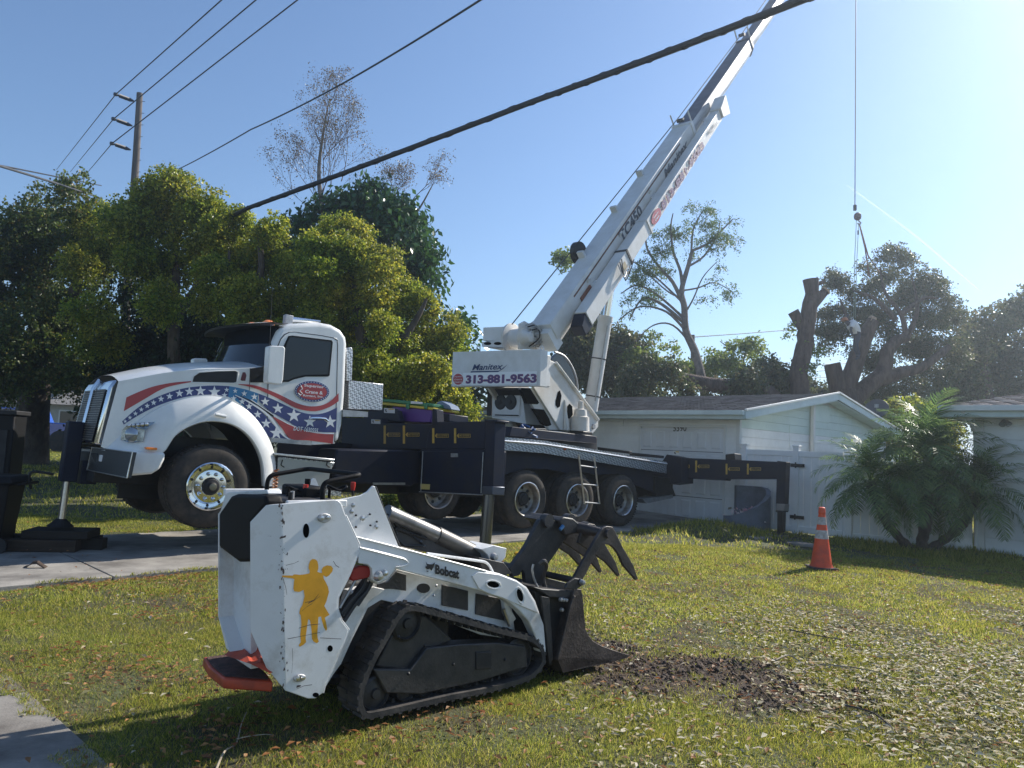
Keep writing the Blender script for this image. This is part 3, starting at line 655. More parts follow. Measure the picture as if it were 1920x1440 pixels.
hr_ = new('air_horn', tube(bmesh.new(), [P(545, 599, .7), P(600, 603, .7)], [.045, .02], 12), chrome, tk, smooth=True)
bxo('roof_camera', tuple(P(535, 605, .6)), tuple(P(541, 590, .6)+Vector((.08, .1, 0))), dullalu, tk)
# door
doorp = [(500, 790), (502, 715), (513, 665), (527, 632), (536, 624), (545, 621), (600, 628), (632, 634), (634, 640), (632, 740), (628, 832), (585, 834), (510, 826)]
dr = new('door', slab(T, doorp, .115, .14), white, tk, bevel=.006)
def onp(y): return lambda px, py, off=0: T.p(px, py, y-off)
f115 = onp(.115)
fr = new('window_frame', slab(T, [(527, 716), (524, 705), (529, 655), (541, 630), (548, 629), (622, 638), (624, 642), (618, 704), (615, 706), (573, 706), (552, 711), (541, 716)], .106, .114), black_plastic, dr)
new('pane', slab(T, [(530, 713), (528, 705), (533, 656), (543, 633), (549, 632), (619, 641), (621, 644), (615, 702), (571, 703), (551, 708), (540, 713)], .102, .105), glass, fr)
hd = new('handle', tube(bmesh.new(), [f115(579, 786, .02), f115(583, 784, .035), (f115(600, 784, .035)), f115(610, 785, .035), f115(616, 790, .02)], [.012, .018, .02, .018, .012], 10), chrome, dr, smooth=True)
new('door_gap', grid([[f115(x, y, .001) for x, y in resample(doorp+[doorp[0]], 60)], [f115(x+1.6*(1 if x < 560 else -1), y+1.2, .001) for x, y in resample(doorp+[doorp[0]], 60)]]), dark, dr)
# graphics
def sf(px, py, off=0): return surf(px, py, .008+off)
g = dstrip('red_stripe', [(237, 745), (280, 727), (320, 718), (358, 714.5)], [(232, 771), (268, 750), (310, 727), (361, 716)], red, hood)
g = dstrip('blue_stripe', [(229, 790), (262, 762), (300, 742), (345, 728), (395, 723), (430, 724)], [(232, 796), (268, 774), (305, 757), (350, 744), (395, 740), (428, 744)], blue, hood)
g = dstrip('teal_stripe', [(430, 724), (460, 730), (485, 738)], [(428, 744), (450, 757), (478, 781)], teal, hood)
dstrip('blue_stripe', [(485, 738), (510, 748), (540, 762), (565, 773), (590, 777), (612, 773), (632, 764)], [(486, 752), (505, 770), (540, 790), (552, 798), (570, 806), (600, 810), (630, 811)], blue, dr, .012)
dstrip('blue_stripe', [(441, 741), (470, 753), (500, 782), (520, 804), (544, 823)], [(441, 742), (466, 771), (490, 806), (508, 822), (512, 824)], blue, cab, .014)
dstrip('teal_stripe', [(441, 740), (458, 749), (482, 762)], [(441, 741), (458, 758), (478, 782)], teal, hood, .010)
dstrip('red_stripe', [(447, 720), (480, 723), (520, 738), (560, 757), (590, 762), (615, 755), (635, 737)], [(447, 721), (478, 728), (517, 745), (555, 765), (590, 771), (618, 763), (635, 752)], red, dr, .012)
dstrip('red_stripe', [(512, 781), (530, 790), (556, 802), (590, 812), (626, 813)], [(512, 783), (528, 802), (545, 823), (580, 826), (624, 832)], red, dr, .015)
dstrip('white_stripe', [(441, 740), (470, 754), (505, 778), (530, 812), (545, 824)], [(441, 741.5), (468, 756), (501, 780), (527, 814), (541, 824)], stickerwhite, dr, .018)
dstrip('white_stripe', [(598, 811), (612, 812), (627, 812)], [(598, 812.5), (612, 813.8), (627, 814)], stickerwhite, dr, .018)
dstrip('white_stripe', [(470, 748), (500, 768), (530, 788), (552, 799)], [(470, 750), (500, 770), (530, 790), (552, 800.5)], stickerwhite, dr, .018)
dstrip('black_stripe', [(450, 742), (480, 755), (512, 775)], [(450, 743), (480, 759), (514, 784)], black, hood, .014)
small = [(234.7, 790, 4), (243.6, 783, 4.5), (254, 775.5, 5), (265, 768, 5), (276, 761, 5.5), (288, 755, 6), (302, 748, 6.5), (318, 743, 7), (336.5, 737.5, 8), (355, 734, 9), (376, 733, 10.5), (402, 735, 12)]
med = [(425, 731, 5), (441, 733, 5), (458, 738, 6), (477, 744, 7), (421, 741, 6), (438, 747, 6), (454, 753, 6.5), (467, 762, 7)]
for i, (x, y, r) in enumerate(small+med): dpoly('star', star_pts(x, y, r), surf, stickerwhite, hood, .02)
for x, y, r in [(497, 753, 9), (521, 766, 11), (551, 779, 14), (581, 791, 12), (619, 791, 13), (483, 777, 8), (499, 794, 10), (518, 812, 13)]: dpoly('star', star_pts(x, y, r), surf, stickerwhite, dr, .021)
# round badge
bd = dpoly('badge', ell_pts(585, 734, 33.5, 20.5, 36, .07), surf, stickerwhite, dr, .018)
dpoly('badge_ring', ell_pts(585, 734, 32.5, 19.5, 36, .07), surf, blue, bd, .021); dpoly('badge_field', ell_pts(585, 734, 28, 15.5, 36, .07), surf, red, bd, .024)
for k in range(34):
    t = 2*math.pi*k/34; dpoly('badge_dot', ell_pts(585+30.3*math.cos(t)*.998-17.5*math.sin(t)*.07, 734+17.5*math.sin(t)+30.3*math.cos(t)*.07, .85, .85, 6), surf, stickerwhite, bd, .024)
upz = (0, 0, 1)
def tx(name, s, a, b, H, m, par, off, bold=.02, fn=surf, shear=0): return textfit(name, s, fn(*a, off), fn(*b, off), H, upz, m, par, bold, shear)
tx('lettering', 'Superior', (570, 726), (607, 730), .052, stickerwhite, bd, .028); tx('lettering', 'Crane &', (572, 737), (605, 740), .05, stickerwhite, bd, .028); tx('lettering', 'Rigging, Inc.', (568, 744.5), (606, 747), .04, stickerwhite, bd, .028)
new('hook_emblem', tube(bmesh.new(), [surf(564, 723, .028), surf(567, 729, .028), surf(562, 733, .028), surf(567, 738, .028), surf(563, 741, .028), surf(559, 737, .028)], .008, 6), stickerwhite, bd)
tx('lettering', 'DOT 1630555', (550, 807), (596, 812), .066, stickerwhite, dr, .022, .02, shear=.2)
dpoly('crest', [(451, 712), (455, 698), (460, 698), (462, 704), (460, 714), (453, 714)], surf, M('maroon badge', (.12, .02, .03), .4), hood, .006)
# hood intake
new('hood_intake', poly(bmesh.new(), [surf(x, y, .006) for x, y in [(361, 716), (364, 706), (374, 699), (410, 696.5), (441, 696), (445, 698), (443, 716), (438, 717.5)]]), black, hood)
new('intake_trim', tube(bmesh.new(), [surf(x, y, .004) for x, y in [(359, 718), (362, 706), (373, 698), (410, 695.5), (441, 695), (447, 698), (444, 717), (438, 719), (359, 718)]], .008, 6), white, hood, smooth=True)
new('cowl_panel', poly(bmesh.new(), [surf(x, y, .01) for x, y in [(469, 691), (497, 687), (500, 712), (498, 717), (469, 717)]]), black, cab)
new('hood_seam', tube(bmesh.new(), [surf(x, y, .001) for x, y in [(469, 690), (468, 717), (466, 760)]], .004, 4), dark, hood)
# hood top decals
def htop(px, py): return None
# --- grille
gx = surf(222, 715); gy0 = .56; gz1 = gx.z+.02; gz0 = P(187, 835, .6).z
GX = gx.x-.02
gr = new('grille_surround', extr(bmesh.new(), [(GX-.13, gy0, gz0), (GX-.05, gy0, gz1-.10), (GX-.0, gy0, gz1), (GX+.06, gy0, gz1+.01), (GX+.06, gy0, gz0)],
         [(GX-.13, 2.4-gy0, gz0), (GX-.05, 2.4-gy0, gz1-.10), (GX-.0, 2.4-gy0, gz1), (GX+.06, 2.4-gy0, gz1+.01), (GX+.06, 2.4-gy0, gz0)]), chrome, tk, bevel=.03, smooth=True)
gd_ = M('grille mesh dark', (.06, .06, .065), .5, .6)
for (a, b) in ((gy0+.10, 1.165), (1.235, 2.4-gy0-.10)):
    def gp(s, y): return Vector((GX-.137+(s)*.075, y, gz0+.05+(gz1-.17-gz0)*s))
    m_ = new('grille_mesh', (lambda: (bm := bmesh.new(), poly(bm, [gp(0, a), gp(0, b), gp(1, b), gp(1, a)]))[0])(), gd_, gr)
    for k in range(22):
        s = (k+.5)/22; p = gp(s, a); q = gp(s, b); o_ = Vector((-.008, 0, 0)); bm = bmesh.new(); tube(bm, [p+o_, q+o_], .006, 4); new('louvre', bm, rimgrey, m_)
new('grille_bar', tube(bmesh.new(), [(GX-.155, 1.2, gz0+.02), (GX-.08, 1.2, gz1-.10), (GX-.02, 1.2, gz1+.02)], .03, 10), chrome, gr, smooth=True)
# --- front fender
WF_X = [-1.5, -1.15, -.9, -.6, .2, .7, 2]; WF_Y = [.5, .34, .16, .02, -.02, .0, .02]
def fsurf(px, py, add=0.):
    y = 0.
    for _ in range(12):
        p = T.p(px, py, y); y = .5*y+.5*(float(np.interp(p.x, WF_X, WF_Y))+add)
    return T.p(px, py, y)
outer = [(196, 845), (240, 806), (290, 770), (340, 750), (395, 742), (440, 755), (480, 785), (508, 830), (517, 870), (516, 912)]
inner = [(226, 848), (290, 850), (308, 846), (330, 815), (365, 795), (400, 789), (440, 797), (472, 822), (492, 862), (497, 912)]
NN = 44; A = curve2(outer, NN); B = curve2(inner, NN); rows = []
for a, b in zip(A, B):
    r = []
    for k in range(8):
        t = k/7; add = .10*(1-t)**2.2; r.append(fsurf(a[0]*(1-t)+b[0]*t, a[1]*(1-t)+b[1]*t, add))
    q = r[-1]; c = Vector((0.0, q.y, .05)); d_ = (c-q); d_.y = 0; d_.normalize()
    r += [q+d_*.012+Vector((0, .02, 0)), q+d_*.005+Vector((0, .10, 0))]
    o0 = r[0]; r = [Vector((o0.x, o0.y+.16, o0.z-.0))]+r
    rows.append(r)
fd = new('fender', grid(rows), white, tk, smooth=True)
rows2 = [[Vector((p.x, 2.4-p.y, p.z)) for p in r] for r in rows]; new('fender', grid(rows2), white, tk, smooth=True)
# wheel well liner
rows = []
for b in B:
    q = fsurf(*b); rows.append([q+Vector((0, .08, .02)), Vector((q.x, .95, q.z+.02))])
new('wheel_well', grid(rows), black, tk, smooth=True)
bxo('inner_wall', (-.85, .9, -.25), (.9, .95, .62), black, tk)
new('fender_step', tube(bmesh.new(), [fsurf(404, 777, -.02), fsurf(424, 781, -.02)], .02, 8), white, fd, smooth=True)
# headlight
hl = new('headlight', poly(bmesh.new(), [fsurf(x, y, -.012) for x, y in [(226, 825), (229, 806), (238, 797), (260, 793), (291, 791), (272, 806), (268, 828), (240, 829)]]), M('headlamp reflector', (.30, .33, .37), .18, .85, c2=(.10, .11, .12), vs=14), fd)
new('lens', lathe(bmesh.new(), [(0, -.03), (.07, -.02), (.10, 0), (.105, .02)], tuple(fsurf(252, 815, -.0)), 'y', 20), M('headlamp glass', (.35, .38, .42), .08, .6), hl, smooth=True)
for k in range(5): q = fsurf(243+k*8, 798.5-k*.8, -.03); new('led', lathe(bmesh.new(), [(0, -.012), (.022, -.006), (.026, .004)], tuple(q), 'y', 10), alu, hl)
new('side_marker', slab(T, [(274, 838), (295, 839.5), (294.5, 844), (274, 842.5)], .02, .10), amber, fd, bevel=.004)
# bumper
bu = new('bumper', extr(bmesh.new(), [P(225, 843, .16), P(311, 849, .0), P(309, 862, .0), P(300, 880, 0.), P(285, 889, .02), P(240, 893, .12)], [P(225, 843, .16)+Vector((0, .45, 0)), P(311, 849, .0)+Vector((0, .4, 0)), P(309, 862, .0)+Vector((0, .4, 0)), P(300, 880, 0.)+Vector((0, .4, 0)), P(285, 889, .02)+Vector((0, .4, 0)), P(240, 893, .12)+Vector((0, .4, 0))]), white, tk, bevel=.03, smooth=True)
bxc = P(240, 845, .25); bz0 = P(240, 890, .2).z; bz1 = bxc.z-.0
yL = T.p(172, 868, bxc.x-.2, 0).y; yR = T.p(243, 868, bxc.x-.2, 0).y
bxo('bumper_core', (bxc.x-.16, .35, bz0+.02), (bxc.x+.05, 2.05, bz1-.02), M('bumper steel', (.16, .17, .19), .35, .8), tk, .02)
pn = new('bumper_plate', extr(bmesh.new(), [(bxc.x-.20, yR, bz0), (bxc.x-.24, yL, bz0-.0), (bxc.x-.22, yL, bz1), (bxc.x-.18, yR, bz1)], [(bxc.x-.16, yR, bz0), (bxc.x-.20, yL, bz0), (bxc.x-.18, yL, bz1), (bxc.x-.14, yR, bz1)]), M('dark diamond steel', (.06, .063, .07), .35, .9, bump=.4, bs=120), bu)
new('plate_trim', tube(bmesh.new(), [(bxc.x-.205, yR, bz0), (bxc.x-.245, yL, bz0), (bxc.x-.225, yL, bz1), (bxc.x-.185, yR, bz1), (bxc.x-.205, yR, bz0)], .008, 4), alu, bu)
bxo('bumper_light', (bxc.x-.225, .50, bz1-.16), (bxc.x-.19, .62, bz1-.08), stickerwhite, bu)
# front jack
JX = bxc.x-.42
jp = [T.p(120, 790, JX, 0), T.p(152, 793, JX, 0), T.p(150, 905, JX, 0), T.p(112, 903, JX, 0)]
jy = sum(p.y for p in jp)/4; jt = jp[0].z; jb = (jp[2].z+jp[3].z)/2
fj = bxo('front_jack', (JX-.09, jy-.10, jb), (JX+.10, jy+.09, jt), navy, tk, .015)
bxo('jack_bracket', (JX+.13, jy-.12, jb-.02), (bxc.x-.1, jy+.9, jb+.28), navy, fj); new('latch_hook', tube(bmesh.new(), smoothpath([(JX-.15, jy+.05, jb+.08), (JX-.36, jy+.1, jb+.10), (JX-.40, jy+.12, jb+.02), (JX-.36, jy+.12, jb-.12)], 4), .018, 6), black, fj)
jf = T.p(117, 985, JX, 0); new('jack_rod', tube(bmesh.new(), [(JX, jy, jb), (JX, jy, jf.z+.02)], .042, 14), alu, fj, smooth=True)
# mirrors
mr = new('mirror', slab(T, [(505, 650), (508, 648), (532, 649), (535, 653), (531, 712), (528, 720), (524, 721), (503, 718), (501, 714)], -.30, -.16), white, tk, smooth=True, bevel=.035, seg=4)
new('mirror_arm', tube(bmesh.new(), [P(500, 700, .11), P(505, 690, -.1), P(510, 690, -.2)], .022, 8), black, mr); new('mirror_arm', tube(bmesh.new(), [P(500, 708, .11), P(505, 708, -.2)], .022, 8), black, mr)
new('mirror_glass', slab(T, [(532.5, 655), (535.5, 656), (532, 712), (529, 712)], -.29, -.17), glass, mr)
new('mirror', slab(T, [(505, 650), (508, 648), (532, 649), (535, 653), (531, 712), (528, 720), (524, 721), (503, 718), (501, 714)], -.30, -.16), white, tk, smooth=True, bevel=.035).location = (0, 2.87, 0)
new('antenna', tube(bmesh.new(), [P(497, 702, -.1), P(506, 640, -.1), P(511, 530, -.1)], [.006, .004, .002], 5), black, tk)
# steps
pass
st = new('step_box', slab(T, [(523, 856), (628, 867), (622, 880), (520, 874)], .1, .45), stp, tk, bevel=.008)
new('step', slab(T, [(515, 849), (628, 861), (627, 865), (515, 853)], .04, .5), alu, tk, bevel=.005)
new('step_panel', slab(T, [(521, 858), (622, 868), (612, 925), (519, 925)], .09, .10), M('brushed panel', (.40, .40, .38), .45, .8, bump=.3, bs=90), tk)
new('step', slab(T, [(519, 916), (640, 920), (640, 930), (519, 926)], .0, .45), stp, tk)
for x in (530, 615): new('latch', tube(bmesh.new(), [P(x, 862, .085), P(x-3, 872, .085), P(x+3, 876, .085)], .008, 6), dark, tk)
new('kick_panel', slab(T, [(508, 820), (585, 827), (584, 835), (508, 829)], .105, .12), dullalu, tk)
new('spring', tube(bmesh.new(), [(P(519, 880, .05)+Vector((.03*math.cos(a), .03*math.sin(a), -a*.0075))) for a in np.linspace(0, 38, 120)], .009, 5), M('coil orange', (.4, .15, .05), .5), tk)
# --- chassis
ch = bxo('chassis_frame', (-1.2, .75, -.05), (9.7, 1.65, .32), dark, tk, .01)
for xx in (0, 5.68, 7.01, 8.39): new('axle', cyl(bmesh.new(), (xx, .25, 0), (xx, 2.15, 0), .075), dark, ch)
for xx in (5.68, 7.01, 8.39): new('differential', lathe(bmesh.new(), [(0, -.2), (.18, -.12), (.2, 0), (.16, .1), (0, .16)], (xx, 1.2, 0), 'y', 16), dark, ch, smooth=True)
new('fuel_tank', slab(T, [(628, 862), (632, 842), (790, 845), (788, 905), (770, 912), (640, 905), (625, 890)], .14, .7), navy, tk, bevel=.03)
new('side_skirt', slab(T, [(980, 846), (1250, 885), (1256, 935), (1180, 905), (1160, 888), (1120, 890), (1095, 885), (1060, 886), (1030, 880), (985, 878), (945, 890), (930, 870), (935, 845)], .14, .2), navy, tk)
new('tank_strap', slab(T, [(700, 905), (760, 905), (760, 909), (700, 909)], .09, .12), dullalu, tk)
bxo('far_skirt', (1.9, 2.25, -.1), (9.8, 2.3, .75), navy, tk); bxo('cross_tank', (5.1, .5, .3), (9.5, 2.0, .78), black, tk)
# deck with aluminium edge
dk = slab(T, [(944, 819), (1020, 826), (1250, 866), (1250, 872), (944, 826)], .0, 2.4); deck = new('deck', dk, stp, tk)
new('deck_edge', slab(T, [(935, 826), (1020, 834), (1250, 871), (1250, 888), (1020, 850), (935, 843)], -.02, .0), stp, deck, bevel=.004)
new('edge_nose', tube(bmesh.new(), [P(936, 826, -.02), P(1020, 833, -.02), P(1250, 870, -.02)], .022, 8), alu, deck, smooth=True)
new('reflector', lathe(bmesh.new(), [(0, -.02), (.035, -.012), (.04, 0)], tuple(P(1059, 841, -.02)), 'y', 12), M('orange reflector', (.5, .12, .05), .3), deck)
# ladder
ld = new('ladder', tube(bmesh.new(), [P(1085, 852, -.06), P(1096, 945, -.06)], .018, 8), alu, tk)
tube_ = new('ladder_rail', tube(bmesh.new(), [P(1114, 856, -.06), P(1124, 945, -.06)], .018, 8), alu, ld)
for (a, b) in (((1087, 873), (1118, 877)), ((1092, 908), (1120, 910)), ((1096, 942), (1124, 944))): new('rung', tube(bmesh.new(), [P(*a, -.06), P(*b, -.06)], .016, 8), dullalu, ld)
# wheels
def wheel(x, y, z, r, w, front, name='wheel', far=False):
    e = bpy.data.objects.new(name, None); COL.objects.link(e); e.parent = tk; e.location = (x, y, z)
    if far: e.rotation_euler = (0, 0, math.pi)
    rr = .305
    prof = [(rr, .02), (rr+.02, .0), (rr+.05, .0), (r-.12, -.005), (r-.05, .01), (r-.012, .04), (r, .065), (r, w-.04), (r-.03, w), (rr, w-.02)]
    bm = lathe(bmesh.new(), prof, (0, 0, 0), 'y', 64, False)
    for k in range(56):
        a = 2*math.pi*k/56; Rm = Matrix.Rotation(a, 4, 'Y')
        for j, (ya, yb) in enumerate(((.035, .10), (.125, w*.5), (w*.5+.02, w-.1))): box(bm, (-.016, ya, r-.002), (.016, yb, r+.006), Rm@Matrix.Rotation(.03*(j % 2), 4, 'Y'))
    new('tyre', bm, rubber, e, smooth=True)
    if front:
        bm = lathe(bmesh.new(), [(.312, .015), (.312, -.012), (.298, -.02), (.29, 0.0), (.27, .035), (.235, .04), (.225, .03), (.21, .012), (.15, .005), (.118, .004), (.115, .0)], (0, 0, 0), 'y', 48, False)
        rim = new('rim', bm, chrome, e, smooth=True)
        for k in range(10):
            a = 2*math.pi*(k+.5)/10; c, s = math.cos(a), math.sin(a)
            new('hand_hole', lathe(bmesh.new(), [(0, -.004), (.018, -.004), (.018, .01)], (c*.25, .038, s*.25), 'y', 12), dark, rim)
            a += .3; c, s = math.cos(a), math.sin(a)
            new('lug_nut', lathe(bmesh.new(), [(0, -.045), (.013, -.042), (.018, -.01), (.026, 0), (.026, .012)], (c*.165, .0, s*.165), 'y', 8), chrome, rim)
        new('hub', lathe(bmesh.new(), [(0, -.09), (.05, -.088), (.06, -.06), (.09, -.055), (.105, -.03), (.11, .02)], (0, 0, 0), 'y', 28), dark, rim, smooth=True); new('hub_cap', lathe(bmesh.new(), [(0, -.10), (.04, -.098), (.05, -.085)], (0, 0, 0), 'y', 20), M('hub oil cap', (.2, .19, .15), .3, .6), rim)
    else:
        bm = lathe(bmesh.new(), [(.31, .012), (.312, -.012), (.30, -.018), (.285, .0), (.268, .03), (.262, .12), (.225, .155), (.15, .165), (.13, .16), (.13, .1)], (0, 0, 0), 'y', 48, False)
        rim = new('rim', bm, rimgrey, e, smooth=True); new('rim_lip', lathe(bmesh.new(), [(.315, -.008), (.312, -.018), (.300, -.022), (.288, -.006)], (0, 0, 0), 'y', 48, False), alu, rim, smooth=True)
        for k in range(8):
            a = 2*math.pi*k/8; c, s = math.cos(a), math.sin(a)
            new('hand_hole', lathe(bmesh.new(), [(0, -.004), (.028, -.003), (.03, .01)], (c*.20, .152, s*.20), 'y', 12), dark, rim)
        new('hub', lathe(bmesh.new(), [(0, .06), (.07, .062), (.08, .08), (.115, .09), (.12, .17)], (0, 0, 0), 'y', 24), dark, rim, smooth=True)
        bm = lathe(bmesh.new(), [(rr, w+.05), (r-.05, w+.05), (r-.01, w+.09), (r-.01, 2*w), (r-.04, 2*w+.04), (rr, 2*w+.04)], (0, 0, 0), 'y', 40, False); new('inner_tyre', bm, rubber, e, smooth=True)
    return e
wheel(0, 0, 0, .54, .40, True); wheel(.0, 2.4, 0, .54, .40, True, far=True)
for xx, zz in ((5.68, -.01), (7.01, .01), (8.39, .04)):
    wheel(xx, 0, zz, .525, .28, False); wheel(xx, 2.4, zz, .525, .28, False, far=True)
wheel(3.9, .35, .12, .5, .28, False).location = (4.1, .55, .05)
# --- behind the cab: aluminium boxes, diamond chest
new('cab_guard', slab(T, [(650, 652), (660, 651), (662, 658), (660, 714), (650, 714)], .25, 2.2), stp, tk, bevel=.01)
new('diamond_chest', slab(T, [(654, 713), (719, 720), (717, 770), (653, 767)], .30, 2.0), stp, tk, bevel=.01)
new('chest_side', slab(T, [(643, 768), (690, 772), (690, 782), (643, 781)], .10, .5), dullalu, tk)
# --- front outrigger (beam housing across the frame; beams run out towards us)
UX = 3.28
def sx(name, pts, x0, x1, m, par, bev=.008): return new(name, slab(T, pts, x0, x1, 0), m, par, bevel=bev)
ob = sx('outrigger_box', [(641, 783), (716, 784), (717, 793), (815, 796), (815, 842), (641, 842)], UX+.02, UX+.5, navy, tk)
sx('outrigger_bracket', [(682, 775), (700, 766), (735, 765), (745, 770), (750, 790), (682, 788)], UX+.15, UX+.25, navy, ob)
sx('outrigger_post', [(811, 766), (818, 768), (820, 800), (809, 800)], UX-.02, UX+.12, navy, ob)
sx('dark_bay', [(630, 838), (795, 842), (795, 925), (640, 920)], UX+.1, UX+.6, black, ob)
bm_ = sx('outrigger_beam', [(812, 791), (910, 790), (908, 842), (798, 842), (803, 812)], UX-.02, UX+.2, navy, ob)
lg = sx('outrigger_leg', [(911, 790), (929, 790), (924, 912), (905, 912)], UX-.04, UX+.16, navy, tk)
sx('leg_cap', [(908, 786), (932, 787), (932, 791), (908, 791)], UX-.06, UX+.18, navy, lg)
sx('leg_band', [(904, 912), (924, 912), (923, 928), (903, 927)], UX-.055, UX+.175, M('band steel', (.09, .10, .13), .35, .6), lg)
lc = T.p(917, 925, UX+.07, 0); lf_ = T.p(911, 1022, UX+.07, 0)
new('leg_rod', tube(bmesh.new(), [(UX+.07, lc.y, lc.z+.05), (UX+.07, lc.y, lf_.z)], .085, 16), M('chromed ram', (.12, .12, .13), .25, .9), lg, smooth=True)
new('leg_foot', lathe(bmesh.new(), [(0, .0), (.09, 0), (.13, -.04), (.2, -.07), (.2, -.10), (0, -.10)], (UX+.07, lc.y, lf_.z+.02), 'z', 20), dark, lg, smooth=True)
# storage box with door under the beam
sb = sx('storage_box', [(790, 842), (908, 843), (903, 928), (788, 924)], UX-.03, UX+.4, navy, tk)
dd = sx('box_door', [(795, 846), (904, 848), (899, 923), (792, 920)], UX-.045, UX-.032, navy, sb, .004)
for (a, b) in (((793, 846), (789, 921)), ((906, 848), (902, 925)), ((786, 922), (905, 928))): new('edge_trim', tube(bmesh.new(), [T.p(*a, UX-.05, 0), T.p(*b, UX-.05, 0)], .008, 6), dullalu, dd)
sx('box_latch', [(845, 850), (858, 850), (858, 857), (845, 857)], UX-.06, UX-.046, dullalu, dd, .002)
dl = M('yellow label', (.55, .42, .14), .5)
sx('label_plate', [(788, 907), (806, 908), (805, 918), (788, 917)], UX-.052, UX-.046, dl, dd, 0)
for xx in (746, 759):
    c_ = T.p(xx, 846, UX+.0, 0); new('canister', lathe(bmesh.new(), [(0, -.22), (.06, -.215), (.07, -.2), (.07, 0), (0, 0)], tuple(c_), 'z', 18), dullalu, tk, smooth=True)
# warning labels
wl = M('label white', (.7, .7, .68), .5); wy = M('label amber', (.65, .42, .05), .5)
def label(x0, y0, x1, y1, X, par):
    l = sx('warning_label', [(x0, y0), (x1, y0+1), (x1, y1+1), (x0, y1)], X-.004, X-.001, wl, par, 0)
    sx('label_band', [(x0+(x1-x0)*.4, y0+1), (x1-1, y0+1.6), (x1-1, y0+3.5), (x0+(x1-x0)*.4, y0+3)], X-.006, X-.0045, wy, l, 0)
    sx('label_icon', [(x0+1.5, y0+3), (x0+4.5, y0+2), (x0+4, y0+(y1-y0)*.5), (x0+6, y1-1.5), (x0+2.5, y1-2), (x0+2.8, y0+(y1-y0)*.6)], X-.006, X-.0045, black, l, 0)
label(696, 786, 713, 794, UX+.02, ob); label(720, 765, 740, 774, UX+.15, ob); 
def marks(y_at, xs, X, par, h, dx):
    for i, x in enumerate(xs):
        sl = 0 if i < 2 else 7*dx; yb = y_at(x)
        mk = sx('extend_mark', [(x+sl-1.8*dx, yb-h), (x+sl+2.2*dx, yb-h), (x-sl+2.2*dx, yb+h), (x-sl-1.8*dx, yb+h)], X-.006, X-.002, yellow, par, 0)
        a0, a1 = x+6*dx, x+(29 if i in (0, 1) else 33)*dx; yy = yb
        sx('arrow', [(x+3*dx, yy), (x+7*dx, yy-4.5*dx), (x+7*dx, yy-3.4*dx), (a1, yy-3.4*dx), (a1, yy+3.4*dx), (x+7*dx, yy+3.4*dx), (x+7*dx, yy+4.5*dx)], X-.006, X-.002, yellow, mk, 0)
        sx('arrow_field', [(x+7.5*dx, yy-2.6*dx), (a1-.8, yy-2.6*dx), (a1-.8, yy+2.6*dx), (x+7.5*dx, yy+2.6*dx)], X-.009, X-.0065, black, mk, 0)
        textfit('arrow_text', 'FULL EXTEND' if i % 2 == 0 else 'MID EXTEND', T.p(x+8.5*dx, yy+1.4*dx, X-.011, 0), T.p(a1-2, yy+1.4*dx, X-.011, 0), .022, (0, 0, 1), yellow, mk, .01)
marks(lambda x: 815, (721, 757), UX+.02, ob, 17, 1.0); marks(lambda x: 817, (812, 853), UX-.02, bm_, 14, 1.0)
# --- rear outrigger
RX = 10.35
rb = sx('outrigger_box', [(1250, 852), (1278, 858), (1278, 905), (1252, 908), (1232, 880)], RX-.25, RX+.2, navy, tk)
b2 = sx('outrigger_beam', [(1270, 858), (1465, 866), (1465, 898), (1362, 898), (1360, 901), (1270, 896)], RX, RX+.2, navy, rb)
sx('beam_shoe', [(1360, 852), (1377, 850), (1378, 862), (1360, 862)], RX+.02, RX+.3, black, rb)
l2 = sx('outrigger_leg', [(1457, 864), (1474, 866), (1470, 960), (1454, 960)], RX-.02, RX+.16, navy, tk)
sx('leg_band', [(1455, 944), (1471, 945), (1470, 958), (1454, 957)], RX-.03, RX+.17, M('leg trim', (.25, .25, .26), .4, .6), l2)
lc2 = T.p(1463, 955, RX+.07, 0); lf2 = T.p(1463, 1000, RX+.07, 0)
sx('leg_inner', [(1457, 957), (1468, 958), (1467, 998), (1457, 998)], RX, RX+.13, black, l2)
new('leg_foot', lathe(bmesh.new(), [(0, .03), (.1, .02), (.2, -.02), (.2, -.05), (0, -.05)], (RX+.07, lc2.y, lf2.z), 'z', 18), dark, l2)
marks(lambda x: 874.5, (1268, 1305), RX, b2, 11, .85); marks(lambda x: 879.5, (1362, 1402), RX, b2, 10, .85)
label(1262, 845, 1274, 853, RX-.3, rb)
new('tail_box', slab(T, [(1228, 893), (1262, 896), (1262, 915), (1268, 930), (1232, 936), (1228, 920)], .1, .7), black, tk, bevel=.01)
new('tail_step', slab(T, [(1205, 936), (1262, 928), (1262, 934), (1212, 944)], .05, .4), dullalu, tk)
for k in range(2): sx('rear_rail', [(1120+k*60, 838+k*10), (1180+k*60, 846+k*8), (1180+k*60, 851+k*8), (1120+k*60, 844+k*10)], 8.5+k, 8.6+k, dark, tk)
# loose blue strap bundle on the deck, cables and hoses
sp = P(984, 815, .2); bm = bmesh.new()
for k in range(7):
    a = rng.normal(0, .09, (6, 3))*np.array([1, 1, .8]); tube(bm, smoothpath([Vector(sp)+Vector(q)+Vector((0, 0, .04)) for q in a], 4), .022, 6)
so_ = new('strap_bundle', bm, M('blue strap', (.02, .08, .22), .5), None, smooth=True); so_.matrix_world = T.mat(); tag(so_, 'bundle of blue strap lying on the truck deck edge below the turret', 'strap')
